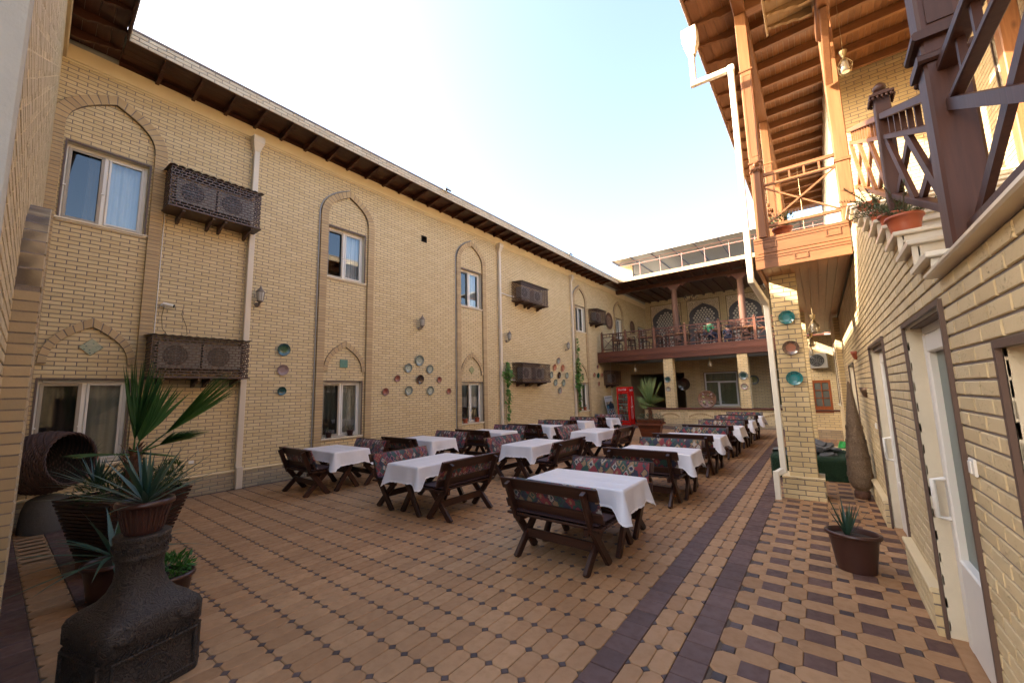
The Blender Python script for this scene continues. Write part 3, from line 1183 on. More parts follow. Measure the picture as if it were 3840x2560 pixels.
# the gallery floor: octagon and brown-slab weave
gal = Paving('gallery_paving')
Q = 0.336
a, b = 0.080, 0.042
protos.update({
    'goct': (chamfer([(-b, -Q / 2 + b), (b, -Q / 2 + b), (a, -a - .004), (a, a + .004), (b, Q / 2 - b), (-b, Q / 2 - b), (-a, a + .004), (-a, -a - .004)], 0.005, 0.012), M_TILE, 0.17, 0.26, 'paver'),
    'gsml': (octagon(b - .002, b - .002, 0, 0.004), M_TILE_SLATE, 0.08, 0.08, 'corner_paver'),
    'ghex': (chamfer([(-Q / 2 + b + .003, -b), (-Q / 2 + a + .003, -a), (Q / 2 - a - .003, -a), (Q / 2 - b - .003, -b), (Q / 2 - b - .003, b), (Q / 2 - a - .003, a), (-Q / 2 + a + .003, a), (-Q / 2 + b + .003, b)], 0.005, 0.012), M_TILE, 0.25, 0.16, 'paver'),
    'grec': (octagon(Q / 2 - a - .003, Q / 2 - a - .003, 0, 0.005), M_TILE_DARK, 0.17, 0.17, 'square_paver'),
})
y = 3.94 - Q * 15
while y < 17.2:
    for i in range(-1, 5):
        xx = -0.68 + Q * i
        if xx > -0.73 and xx < 0.95:
            gal.add('gsml', xx, y)
            if xx - 0.08 > S2b:
                gal.add('goct', xx, y + Q / 2)
            elif xx + 0.08 > S2b:
                gal.add('goct', xx + 0.012, y + Q / 2)
        if -0.6 < xx + Q / 2 < 0.95:
            gal.add('ghex', xx + Q / 2, y)
            gal.add('grec', xx + Q / 2, y + Q / 2)
    y += Q
gal.finish(protos, [(S2b, 1.1, -1.3, 17.2)])

# dark slab floor in front of the passage and under the far building
far_floor = Paving('terrace_paving')
protos['slab'] = (octagon(0.248, 0.248, 0, 0.004, 0.010), M_TILE_DARK, 0.5, 0.5, 'square_paver')
y = YB1 + 0.25
while y < 27:
    x = -9.3
    while x < -5.9 if y > 19.8 else x < S1a - 0.2:
        if y > 19.6 or x < -5.6:
            far_floor.add('slab', x, y)
        x += 0.5
    y += 0.5
far_floor.finish(protos, [(-9.62, S1a, YB1, 27.5), (S1a, S2b, 19.7, 27.5), (S2b, 1.1, 17.2, 27.5)])
# sand pavers continue in front of the counter
tail = Paving('court_end_paving')
y = rows[-1] + PY
while y < 19.95:
    for cx_ in cols:
        if cx_ > -5.2:
            tail.add('oct', cx_, y)
    y += PY
tail.finish(protos, [(-5.3, S1a, YB1 + 0.001, 19.95, 0.003)])
# ================================================================ long west building
XW = -9.6
WB = thing('brick_building', 'long two storey yellow brick building with pointed arches and brown eave', 'building', (XW, 14, 0))
FW = frame((XW, 0, 0), (0, 1, 0))
bk = Bricks()
sheet = MB()
BAYS = [(0.98, 0.46, 1.50), (5.50, 4.96, 5.99), (10.23, 9.69, 10.77), (18.43, 17.92, 18.97)]
ZL0, ZL1, ZU0, ZU1 = 0.80, 2.17, 4.82, 6.15
holes = []
for yc, a, b in BAYS:
    holes += [(a, b, ZL0, ZL1), (a, b, ZU0, ZU1)]
holes.append((23.05, 23.95, ZU0, ZU1))
holes.append((26.9, 28.2, 4.4, 6.05))
VENT = (7.98, 8.16, 6.62, 6.79)
holes.append(VENT)
PL = 0.385
bk.wall(FW, 0.25, 28.62, PL, 7.60, holes, M_BRICK, sheet=sheet)
# plinth of darker bricks, one brick proud, with a sloped ledge
F_PL = FW @ Matrix.Translation((0, 0, 0.07))
bk.wall(F_PL, 0.25, 28.6, 0.0, PL - 0.04, [], M_BRICK_PLINTH_SHADE, sheet=sheet)
led = MB()
led.cbox(0.25, 28.6, PL - 0.045, PL - 0.005, -0.002, 0.085, 0.01, M=FW)
led.build('plinth_ledge', M_PLASTER, WB)
sheet.box(0.25, 28.6, -0.02, PL - 0.05, -0.06, 0.058, M=FW)
for k, (yc, a, b) in enumerate(BAYS + [(23.5, 23.05, 23.95)]):
    zb = PL if k < 4 else 3.9
    co, ci = arch_ring(bk, FW, yc, 0.755, 0.57, 6.40, 7.25, 7.08, 0.065, M_BRICK_ARCH, 10)
    arch_backing(sheet, FW, yc, co, ci, 0.065)
    for s in (-1, 1):
        u = sorted((yc + s * 0.57, yc + s * 0.755))
        header_column(bk, sheet, FW, u[0], u[1], zb, 6.40, 0.065, M_BRICK_ARCH)
    if k < 4:
        co, ci = arch_ring(bk, FW, yc, 0.565, 0.465, 2.42, 3.20, 3.05, 0.045, M_BRICK_ARCH, 8)
        arch_backing(sheet, FW, yc, co, ci, 0.045)
for k, (yc, a, b) in enumerate(BAYS):
    pvc_window(FW, WB, a, b, ZL0, ZL1, curtain=M_CURTAIN_GREY, split=0.49)
    pvc_window(FW, WB, a, b, ZU0, ZU1, curtain=M_CURTAIN_BLUE, split=0.47, cur0=0.44 if k else 0.25)
pvc_window(FW, WB, 23.05, 23.95, ZU0, ZU1, curtain=M_CURTAIN_BLUE)
pvc_window(FW, WB, 26.9, 28.2, 4.4, 6.05, curtain=M_CURTAIN_GREY)
v = MB()
a, b, c, d = VENT
for q in (((a, c), (b, c)), ((b, c), (b, d)), ((b, d), (a, d)), ((a, d), (a, c))):
    v.poly([FW @ Vector((*q[0], 0)), FW @ Vector((*q[0], -.2)), FW @ Vector((*q[1], -.2)), FW @ Vector((*q[1], 0))])
v.poly([FW @ Vector(p) for p in ((a, c, -.2), (b, c, -.2), (b, d, -.2), (a, d, -.2))])
for bx in ((a - .015, a, c - .015, d + .015), (b, b + .015, c - .015, d + .015), (a, b, c - .015, c), (a, b, d, d + .015)):
    v.box(*bx, -0.002, 0.02, M=FW)
v.build('vent_opening', M_DARK, WB)
band = MB()
band.cbox(0.25, 28.62, 7.585, 7.86, -0.01, 0.04, 0.012, M=FW)
band.cbox(0.25, 28.62, 7.55, 7.585, -0.01, 0.02, 0.008, M=FW)
band.build('plaster_band', M_PLASTER, WB)
eave(FW, WB, 0.95, 21.5, 7.80, 7.95, 0.90, 1.48, 0.557, M_WOOD_DY, M_WOOD_DX, bk=bk, sheet=sheet, corbel_h=0.14, wall_board=0.09)
roof = MB()
roof.box(-18, XW + 0.90, -6, 21.48, 8.0, 8.01)
roof.box(-18, XW - 0.02, -6, 30, 7.87, 8.0)
roof.box(-18, XW + 0.02, 21.49, 30, 7.87, 8.25)  # raised strip added out of view to block sun leaking onto the terrace
roof.box(-18, -17.9, -6, 30, 0, 7.9)
roof.build('roof', M_PLASTER_GREY, WB)
sheet.build('wall', M_MORTAR, WB)
bk.finish(WB, 300)

# ================================================================ short south wing beside the camera
SA, SB = Vector((XW, 0.29, 0)), Vector((-2.3, -0.026, 0))
SW = thing('brick_building', 'short brick wing meeting the long building in the shaded near corner', 'building', (-6, 0.1, 0))
FS = frame(SB, SA - SB)
FS = frame(SB, SA - SB) if (SA - SB).normalized().cross(Vector((0, 0, 1))).y > 0 else frame(SA, SB - SA)
SL = (SA - SB).length
bk = Bricks()
sheet = MB()
bk.wall(FS, 0, SL, PL, 7.60, [], M_BRICK_ROUGH, sheet=sheet)
F_PL = FS @ Matrix.Translation((0, 0, 0.05))
bk.wall(F_PL, 0, SL, 0, PL - 0.04, [], M_BRICK_PLINTH_SHADE, sheet=sheet)
sheet.box(0, SL, -0.02, PL - 0.05, -0.06, 0.038, M=FS)
led = MB()
led.cbox(0, SL, PL - 0.045, PL - 0.005, -0.002, 0.065, 0.01, M=FS)
led.build('plinth_ledge', M_PLASTER, SW)
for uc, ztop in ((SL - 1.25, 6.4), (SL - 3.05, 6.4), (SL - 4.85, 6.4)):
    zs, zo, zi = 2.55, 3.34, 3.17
    co, ci = arch_ring(bk, FS, uc, 0.755, 0.57, zs, zo, zi, 0.11, M_BRICK_PLINTH_SHADE, 9)  # shade of the near corner painted in with the darker brick
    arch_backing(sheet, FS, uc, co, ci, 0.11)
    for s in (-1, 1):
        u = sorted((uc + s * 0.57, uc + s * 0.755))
        header_column(bk, sheet, FS, u[0], u[1], PL, zs, 0.11, M_BRICK_PLINTH_SHADE)  # columns darkened likewise, corner shade put into the brick colour
band = MB()
band.cbox(0, SL - 0.02, 7.585, 7.86, -0.01, 0.05, 0.012, M=FS)
band.build('plaster_band', M_PLASTER, SW)
eave(FS, SW, -0.6, SL - 0.02, 7.80, 7.945, 0.66, 0.25, 0.557, M_WOOD_DX, M_WOOD_DY, bk=bk, sheet=sheet, corbel_h=0.16, lip1=SL - 0.93)
pier = MB()
pier.cbox(-2.62, -2.288, -1.6, -0.020, -0.02, 7.6, 0.01)
pier.build('plaster_pier', M_PLASTER_GREY, SW)
roof = MB()
roof.box(-18, -1.75, -6, 0.86, 8.015, 8.03)
roof.box(-10, -2.4, -1.65, -1.6, 0, 7.9)
roof.build('roof', M_PLASTER_GREY, SW)
sheet.build('wall', M_MORTAR, SW)
bk.finish(SW, 220)
# ================================================================ far building with the terrace
FB = thing('brick_building', 'far brick building with wooden terrace above a brick arcade and counter', 'building', (-4.5, 22, 0))
YF, YB_, YT = 20.3, 23.4, 28.6
bk = Bricks()
sheet = MB()
FF = frame((0, YF, 0), (1, 0, 0))          # arcade front
FBK = frame((0, YB_, 0), (1, 0, 0))        # recessed ground-floor wall
FT = frame((0, YT, 0), (1, 0, 0))          # back wall of the terrace
LB, HB = 0.25, 0.075
DOOR = (-9.05, -5.9, 0.0, 2.66)
WIN1 = (-4.92, -3.37, 0.83, 2.58)
WIN2 = (-1.92, -0.42, 0.83, 2.62)
bk.wall(FBK, -9.6, 1.0, 0.0, 3.3, [DOOR, WIN1, WIN2], M_BRICK, L=LB, H=HB, sheet=sheet)
pvc_window(FBK, FB, *WIN1, split=0.42, screen=False, curtain=M_CURTAIN_GREEN, transom=2.12, depth=0.08)
pvc_window(FBK, FB, *WIN2, split=0.42, screen=False, curtain=M_CURTAIN_GREEN, transom=2.12, depth=0.08)
for xx in (-5.35, -2.95):
    for q in (xx,):
        bk.wall(FBK @ Matrix.Translation((0, 0, 0.05)), q, q + 0.25, 0.8, 3.28, [], M_BRICK, L=LB, H=HB)
# passage behind the dark opening
ps = MB()
ps.box(-9.05, -9.0, YB_ + 0.02, YB_ + 9, 0, 2.7)
ps.box(-5.95, -5.9, YB_ + 0.02, YB_ + 9, 0, 2.7)
ps.box(-9.05, -5.9, YB_ + 9, YB_ + 9.05, 0, 2.7)
ps.box(-9.05, -5.9, YB_ + 0.02, YB_ + 9, 2.66, 2.7)
ps.build('passage_wall', M_BRICK_PLINTH_SHADE, FB)
# arcade pillars, bricks on all sides that show
for (x0, x1, z0) in ((-6.10, -5.66, 0.86), (-2.86, -2.46, 0.86)):
    f = FF
    bk.wall(f, x0, x1, z0, 3.25, [], M_BRICK_PALE, L=LB, H=HB, sheet=sheet)
    fr = frame((x1, YF, 0), (0, 1, 0))
    bk.wall(fr, 0.0, 0.44, z0, 3.25, [], M_BRICK_PALE, L=LB, H=HB, sheet=sheet, off=0.1)
    fl = frame((x0, YF + 0.44, 0), (0, -1, 0))
    bk.wall(fl, 0.0, 0.44, z0, 3.25, [], M_BRICK_PALE, L=LB, H=HB, sheet=sheet, off=0.1)
# counter with blind segmental arches between paired pilasters
CX0, CX1 = -7.17, 0.50
CZ = 0.80
holes = []
ax = [-6.45, -5.33, -3.62, -2.2, -0.78]
arches = [(-5.93, 0.42), (-4.55, 0.52), (-3.12, 0.52), (-1.55, 0.55), (-0.05, 0.40)]
for c, hw in arches:
    holes.append((c - hw - 0.05, c + hw + 0.05, 0.40, CZ - 0.10))
f = FF
bk.wall(f, CX0, CX1, 0.12, CZ - 0.09, holes, M_BRICK, L=LB, H=HB, sheet=sheet)
bk.wall(f @ Matrix.Translation((0, 0, 0.03)), CX0, CX1, 0.0, 0.12, [], M_BRICK_PLINTH_SHADE, L=LB, H=0.06, sheet=sheet)
bk.wall(f @ Matrix.Translation((0, 0, 0.035)), CX0, CX1, CZ - 0.085, CZ - 0.02, [], M_BRICK_PALE, L=0.13, H=0.07, sheet=sheet)
pan = MB()
for c, hw in arches:
    pan.box(c - hw - 0.05, c + hw + 0.05, 0.40, CZ - 0.09, -0.03, -0.012, M=FF)
pan.build('plaster_panel', M_PLASTER, FB)
for c, hw in arches:
    n = 13
    for i in range(n):
        t0, t1 = -1 + 2 * (i + 0.06) / n, -1 + 2 * (i + 0.94) / n
        zz = lambda t: 0.40 + 0.15 * (1 - t * t)
        bk.poly(FF, [(c + hw * t0, zz(t0)), (c + hw * t1, zz(t1)), (c + hw * t1 * 1.03, zz(t1) + 0.085), (c + hw * t0 * 1.03, zz(t0) + 0.085)], -0.02, 0.012, M_BRICK_ARCH)
    k = 0
    # bricks that fill the tympanum under the arch
    for zrow in (0.40, 0.47):
        half = hw * math.sqrt(max(0.02, 1 - (zrow + 0.06 - 0.40) / 0.15)) * 0.97
        u = c - half
        while u < c + half - 0.03:
            bk.rect(FF, u, min(u + LB - 0.012, c + half), zrow, zrow + 0.06, -0.015, -0.002, M_BRICK)
            u += LB
for c, hw in arches[:-1]:
    for s in (-1, 1):
        u0 = c + s * (hw + 0.05) + (0 if s > 0 else -0.12)
        header_column(bk, sheet, FF, u0, u0 + 0.12, 0.12, CZ - 0.09, 0.035, M_BRICK, H=HB)
cap = MB()
cap.cbox(CX0 - 0.03, CX1, CZ - 0.015, CZ + 0.055, -0.48, 0.09, 0.012, M=FF)
cap.build('counter_top', M_WOOD_PX, FB)
bkc = MB()
bkc.box(CX0 + 0.01, CX1, YF + 0.04, YF + 0.42, 0, CZ - 0.02)
bkc.build('counter_core', M_MORTAR, FB)
fr = frame((CX0, YF + 0.42, 0), (0, -1, 0))
bk.wall(fr, 0, 0.42, 0, CZ - 0.02, [], M_BRICK, L=LB, H=HB)
# upper back wall with the three carved lattice panels
PAN = [(-9.22, -7.13), (-6.75, -4.73), (-4.35, -2.33), (-1.95, 0.05)]
PZ0, PZ1 = 4.3, 7.66
holes = [(a, b, PZ0, PZ1) for a, b in PAN]
bk.wall(FT, -9.6, 2.4, 3.83, 8.0, holes, M_BRICK, L=LB, H=HB, sheet=sheet)
for a, b in PAN:
    c = (a + b) / 2
    hw = (b - a) / 2
    pm = MB()
    # dark outer edging and the cream border
    for bx in ((a, a + 0.03, PZ0, PZ1), (b - 0.03, b, PZ0, PZ1), (a + 0.03, b - 0.03, PZ1 - 0.03, PZ1)):
        pm.box(*bx, -0.1, 0.03, mi=0, M=FT)
    p = pm.build('lattice_panel', [M_LATTICE_BAR], FB)
    zs, za = 6.55, 7.40
    cu = arch_curve(hw - 0.11, zs, za, 16)
    sp = MB()
    for sgn in (1, -1):
        for i in range(16):
            q0, q1 = cu[i], cu[i + 1]
            A = [(c + sgn * q0.x, q0.y), (c + sgn * q1.x, q1.y), (c + sgn * q1.x, PZ1 - 0.03), (c + sgn * q0.x, PZ1 - 0.03)]
            B = [FT @ Vector((*w, 0.02)) for w in A]
            sp.poly(B if sgn < 0 else B[::-1])
            e = [FT @ Vector((*A[0], 0.02)), FT @ Vector((*A[1], 0.02)), FT @ Vector((*A[1], -0.06)), FT @ Vector((*A[0], -0.06))]
            sp.poly(e, mi=1)
    for s in (-1, 1):
        u = sorted((c + s * (hw - 0.03), c + s * (hw - 0.11)))
        sp.box(u[0], u[1], 6.3, PZ1 - 0.031, -0.06, 0.019, M=FT)
    for s in (-1, 1):
        u = sorted((c + s * (hw - 0.03), c + s * (hw - 0.065)))
        sp.box(u[0], u[1], 6.0, PZ1 - 0.033, 0.0195, 0.03, mi=2, M=FT)
    sp.box(a + 0.066, b - 0.066, PZ1 - 0.066, PZ1 - 0.034, 0.0195, 0.03, mi=2, M=FT)
    sp.build('spandrel', [M_CARVED_PANEL, M_LATTICE_FRAME, M_PLASTER], p)
    bd = MB()
    bd.box(a + 0.03, b - 0.03, PZ0, PZ1 - 0.03, -0.085, -0.062, M=FT)
    bd.build('panel_board', M_LATTICE_FRAME, p)
    # openwork: pale hexagonal openings in rows between dark bars
    op = MB()
    r = 0.072
    row = 0
    z = PZ0 + 0.1
    inner = [(q.x, q.y) for q in arch_curve(hw - 0.30, 6.45, 7.18, 20)]
    def half_at(z):
        if z < 6.45:
            return hw - 0.30 - (0.10 if 5.75 < z < 6.0 else 0)
        for i in range(20):
            if inner[i][1] <= z <= inner[i + 1][1]:
                t = (z - inner[i][1]) / max(1e-6, inner[i + 1][1] - inner[i][1])
                return inner[i][0] + t * (inner[i + 1][0] - inner[i][0])
        return -1
    while z < 7.15:
        u = -1.0 + (0.094 if row % 2 else 0)
        while u < 1.0:
            if abs(u) < half_at(z) - 0.03:
                pts = [FT @ Vector((c + u + r * math.cos(PI / 6 + k * PI / 3), z + r * 0.92 * math.sin(PI / 6 + k * PI / 3), -0.052)) for k in range(6)]
                op.poly(pts, RND.random())
                ctr = FT @ Vector((c + u, z, -0.045))
                op.poly([FT @ Vector((c + u + 0.022 * math.cos(k * PI / 3), z + 0.022 * math.sin(k * PI / 3), -0.047)) for k in range(6)], 0.5, 1)
            u += 0.188
        z += 0.148
        row += 1
    op.build('lattice_openwork', [M_LATTICE_BACK, M_LATTICE_BAR], p, kind='stuff')
# terrace floor, boarded soffit and the carved wooden fascia
sl = MB()
sl.box(-9.58, 1.6, YF + 0.06, YT, 3.42, 3.83)
sl.build('terrace_slab', M_PLASTER_GREY, FB)
i = 0
y = YF + 0.08
while y < YB_ - 0.02:
    mb = MB()
    mb.box(-9.56, 0.55, y + 0.003, min(y + 0.14, YB_ - 0.01), 3.385, 3.41, tone=RND.random())
    mb.build('plank', M_WOOD_DX, FB)
    y += 0.143
FX_0, FX_1 = -9.56, 0.30
fa = MB()
fa.cbox(FX_0, FX_1, 3.27, 3.53, 0, 0.055, 0.008, tone=0.2, M=FF)
fa.cbox(FX_0, FX_1, 3.535, 3.84, 0, 0.055, 0.008, tone=0.6, M=FF)
fasc = fa.build('fascia', M_WOOD_PX, FB)
gm = MB()


def meander(mb, fr, u0, u1, z0, z1, n1, period, drop=0.12, phase=0.0, t=0.022):
    """stepped moulding that runs along a fascia and drops into small U shapes"""
    for zz in (z1 - 0.045, z1 - 0.085):
        mb.box(u0, u1, zz, zz + t * 0.7, n1 - 0.001, n1 + 0.010, M=fr)
    u = u0 + phase
    while u < u1 - 0.2:
        for (a, b, c, d) in ((u, u + t, z1 - 0.085 - drop, z1 - 0.086), (u + 0.16, u + 0.16 + t, z1 - 0.085 - drop, z1 - 0.086), (u + t, u + 0.16, z1 - 0.085 - drop, z1 - 0.085 - drop + t)):
            mb.box(a, b, c, d, n1 - 0.001, n1 + 0.012, M=fr)
        u += period


meander(gm, FF, FX_0, FX_1, 3.535, 3.84, 0.055, 1.46, 0.12, 0.7)
meander(gm, FF, FX_0, FX_1, 3.27, 3.53, 0.055, 1.46, 0.10, 1.45)
gm.build('moulding', M_WOOD_PX, fasc)
# terrace railing
POSTS = [-9.30, -7.97, -6.46, -4.98, -3.49, -2.06, -0.62]


def finial(mb, x, y, z, r=0.05, M=None, mi=0, sq=0.055):
    mb.box(x - sq * 1.25, x + sq * 1.25, y - sq * 1.25, y + sq * 1.25, z, z + 0.022, mi=mi, M=M)
    T = Matrix.Translation((x, y, z + 0.02))
    if M is not None:
        T = M @ T
    mb.lathe([(r * 0.5, 0), (r * 0.45, 0.015), (r * 0.8, 0.025), (r * 0.95, 0.05), (r * 0.85, 0.075), (r * 0.5, 0.095), (0.001, 0.105)], 10, T, mi=mi)


def x_bay(mb, fr, u0, u1, z0, z1, n, w=0.028, dbl=True, bal=True, balz=None):
    """rail bay: a row of short balusters over crossed laths"""
    zt = z1 - (0.17 if bal else 0)
    for zz, h in ((z1, 0.05), (zt, 0.032), (z0, 0.045)):
        mb.beam(fr @ Vector((u0, zz, n)), fr @ Vector((u1, zz, n)), 0.05, h, tone=RND.random(), c=0.004)
    if bal:
        k = 6 if u1 - u0 > 1.0 else 5
        for i in range(1, k):
            u = u0 + (u1 - u0) * i / k
            mb.beam(fr @ Vector((u, zt + 0.016, n)), fr @ Vector((u, z1 - 0.025, n)), 0.026, 0.026, up=(1, 0, 0), tone=RND.random())
    seg = [(u0, (u0 + u1) / 2), ((u0 + u1) / 2, u1)] if dbl else [(u0, u1)]
    if dbl:
        mb.beam(fr @ Vector(((u0 + u1) / 2, z0 + 0.02, n)), fr @ Vector(((u0 + u1) / 2, zt - 0.016, n)), 0.032, 0.032, up=(1, 0, 0))
    for a, b in seg:
        mb.beam(fr @ Vector((a, z0 + 0.022, n + 0.006)), fr @ Vector((b, zt - 0.016, n + 0.006)), 0.022, w, up=(0, 1, 0), tone=RND.random())
        mb.beam(fr @ Vector((a, zt - 0.016, n - 0.017)), fr @ Vector((b, z0 + 0.022, n - 0.017)), 0.022, w, up=(0, 1, 0), tone=RND.random())


for i, xx in enumerate(POSTS):
    mb = MB()
    mb.cbox(xx - 0.055, xx + 0.055, 3.84, 4.84, -0.10, 0.01, 0.008, M=FF)
    mb.cbox(xx - 0.072, xx + 0.072, 3.84, 3.865, -0.118, 0.028, 0.004, M=FF)
    finial(mb, xx, 0.045, 0, M=FF @ Matrix.Translation((0, 4.84, 0)) @ Matrix.Rotation(-PI / 2, 4, 'X'))
    mb.build('rail_post', M_WOOD_PZ, FB)
    if i + 1 < len(POSTS):
        mb = MB()
        x_bay(mb, FF, xx + 0.055, POSTS[i + 1] - 0.055, 3.96, 4.80, -0.045)
        mb.build('railing', M_WOOD_PX, FB)
# beam, round carved columns with scrolled brackets
bm = MB()
bm.cbox(-9.58, 1.2, YB_ - 0.14, YB_ + 0.14, 7.66, 7.895, 0.012)
bm.build('beam', M_WOOD_DX, FB)
for xx in (-6.15, -2.83, 0.5):
    cb = MB()
    zc = 3.83
    prof = [(0.24, zc), (0.24, zc + 0.12), (0.20, zc + 0.14), (0.16, zc + 0.32), (0.19, zc + 0.50), (0.215, zc + 0.66), (0.21, zc + 0.85), (0.16, zc + 1.0), (0.175, zc + 1.1), (0.172, zc + 1.8), (0.160, zc + 2.6), (0.150, zc + 3.25), (0.135, zc + 3.36), (0.16, zc + 3.46), (0.15, zc + 3.56)]
    cb.lathe(prof, 20, Matrix.Translation((xx, YB_, 0)))
    col = cb.build('column', M_LOG, FB)
    cp = MB()
    out = [(-0.70, 7.66), (-0.70, 7.655), (-0.60, 7.64), (-0.56, 7.58), (-0.49, 7.545), (-0.42, 7.56), (-0.40, 7.61), (-0.30, 7.56), (-0.22, 7.45), (-0.16, 7.38), (0.16, 7.38), (0.22, 7.45), (0.30, 7.56), (0.40, 7.61), (0.42, 7.56), (0.49, 7.545), (0.56, 7.58), (0.60, 7.64), (0.70, 7.655), (0.70, 7.66)]
    cp.prism(out, lambda p: Vector((xx + p[0], YB_ + 0.11, p[1] - 0.002)), lambda p: Vector((xx + p[0], YB_ - 0.11, p[1] - 0.002)))
    for s in (-1, 1):
        cp.tube([(xx + s * 0.49, YB_ - 0.125, 7.60), (xx + s * 0.49, YB_ + 0.125, 7.60)], 0.055, 10)
    cp.build('capital', M_WOOD_PX, col)
# terrace ceiling: boards and rafters
y = YB_ - 1.0
k = 0
cj = MB()
x = -9.2
for i in range(40):
    yy = 21.5 + i * 0.178
    if yy > YT:
        break
    mb = MB()
    mb.box(-9.58, 2.3, yy + 0.003, yy + 0.175, 8.005, 8.02, tone=RND.random())
    mb.build('plank', M_WOOD_DX, FB)
while x < 1.2:
    mb = MB()
    cp = corbel_poly(1.86, 0.15)
    f = frame((0, YB_, 0), (1, 0, 0))
    mb.prism(cp, lambda p: f @ Vector((x + 0.045, 7.88 + p[1] * 0.8, p[0])), lambda p: f @ Vector((x - 0.045, 7.88 + p[1] * 0.8, p[0])), tone=RND.random())
    mb.box(x - 0.045, x + 0.045, YB_ + 0.001, YT - 0.01, 7.897, 8.003, tone=RND.random())
    mb.build('rafter', M_WOOD_DY, FB)
    x += 0.60
FE = frame((0, 21.5, 0), (1, 0, 0))
bk.wall(FE @ Matrix.Translation((0, 0, 0.03)), -8.68, 2.4, 7.85, 8.05, [], M_BRICK_ARCH, sheet=sheet)  # darker brick stands in for shade on this coping
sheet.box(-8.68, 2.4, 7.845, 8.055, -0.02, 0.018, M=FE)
# roof edge: low pipe rail, and the flat polycarbonate canopy above it
ro = MB()
ro.box(-9.55, 3, 21.53, 30, 8.03, 8.058)
ro.build('roof', M_PLASTER_GREY, FB)
rl = MB()
for zz, r in ((8.83, 0.024), (9.02, 0.018)):
    rl.tube([(-8.6, 21.75, zz), (1.5, 21.75, zz)], r, 6)
x = -8.55
while x < 1.5:
    rl.tube([(x, 21.75, 8.06), (x, 21.75, 9.02)], 0.018, 6)
    x += 1.12
rl.build('roof_rail', plain('pink_pipe', (0.30, 0.15, 0.125), 0.45), FB)
x = -9.0
while x < 2.2:
    mb = MB()
    mb.box(x + 0.02, x + 1.10, 21.42, 27.6, 9.235, 9.245)
    mb.build('canopy_sheet', M_POLY, FB)
    mb = MB()
    mb.box(x - 0.02, x + 0.02, 21.42, 27.6, 9.18, 9.23)
    mb.build('canopy_bar', M_CAGE, FB)
    x += 1.12
mb = MB()
mb.box(-9.0, 2.25, 21.38, 21.418, 9.17, 9.26)
mb.build('canopy_edge', M_WHITE_METAL, FB)
mb = MB()
mb.box(-9.0, 2.25, 27.62, 27.66, 9.17, 9.26)
mb.build('canopy_edge', M_WHITE_METAL, FB)
for xx in (-8.7, -4.5, -0.5):
    mb = MB()
    mb.box(xx, xx + 0.06, 27.5, 27.56, 8.06, 9.17)
    mb.build('canopy_post', M_CAGE, FB)
bk.wall(frame((0, 22.4, 0), (1, 0, 0)), -9.3, -8.1, 8.06, 9.1, [], M_BRICK, sheet=sheet)
sheet.box(-9.3, -8.1, 8.06, 9.1, -0.2, -0.012, M=frame((0, 22.4, 0), (1, 0, 0)))
sheet.build('wall', M_MORTAR, FB)
bk.finish(FB, 300)
# ================================================================ east building: gallery, staircase, tall wooden porch
EB = thing('brick_building', 'brick building with outside staircase and varnished wooden gallery on a brick pillar', 'building', (0.9, 9, 0))
XE = 0.55
LE, HE = 0.25, 0.0755
bk = Bricks()
sheet = MB()


def west_face(x):
    """frame of a wall that looks west; u = -y"""
    return frame((x, 0, 0), (0, -1, 0))


FEW = west_face(XE)
ST_Y, ST_Z, ST_RUN, ST_RISE, NST = 3.0, 2.485, 0.416, 0.186, 9
LAND_Z = 2.37
holes = [(-6.97, -5.55, 0.0, 2.25), (-4.24, -3.06, 0.0, 2.21), (-2.30, -1.40, 0.0, 1.92), (-11.9, -10.3, 0, 2.2)]
# everything above the stair line is open
holes.append((-ST_Y, -0.8, LAND_Z - 0.03, 9))
for i in range(NST):
    holes.append((-(ST_Y + ST_RUN * (i + 1)), -(ST_Y + ST_RUN * i), ST_Z + ST_RISE * i - 0.03, 9))
holes.append((-7.25, -(ST_Y + ST_RUN * NST), 3.97, 9))
holes.append((-14.0, -7.25, 3.62, 9))
bk.wall(FEW, -14.0, -0.9, 0.0, 4.0, holes, M_BRICK_ROUGH, L=LE, H=HE, n0=-0.012, sheet=sheet, J=0.012)
FEW2 = west_face(0.43)
bk.wall(FEW2, -17.1, -14.0, 0.0, 3.62, [(-16.6, -15.2, 1.2, 3.0)], M_BRICK, L=LE, H=HE, sheet=sheet)
bk.wall(frame((0.43, 14.0, 0), (1, 0, 0)), 0, 0.12, 0, 3.62, [], M_BRICK, L=LE, H=HE, sheet=sheet)
pvc_window(FEW2, EB, -16.6, -15.2, 1.2, 3.0, curtain=M_CURTAIN_GREY, screen=False)
# plinth between the doors
for (a, b) in ((0.9, 1.38), (2.32, 3.02), (4.27, 5.50), (7.0, 10.25), (11.95, 14.0)):
    F_PL = FEW @ Matrix.Translation((0, 0, 0.055))
    bk.wall(F_PL, -b, -a, 0.0, 0.30, [], M_BRICK, L=LE, H=HE, sheet=sheet)
    for yy, uu in ((a, (0, -1, 0)),):
        f = frame((XE - 0.055, a, 0), (1, 0, 0))
        bk.wall(f, 0.0, 0.06, 0, 0.30, [], M_BRICK, L=LE, H=HE, sheet=sheet)
    mb = MB()
    mb.cbox(-b, -a, 0.30, 0.335, -0.005, 0.068, 0.008, M=FEW)
    mb.build('plinth_ledge', M_PLASTER, EB)
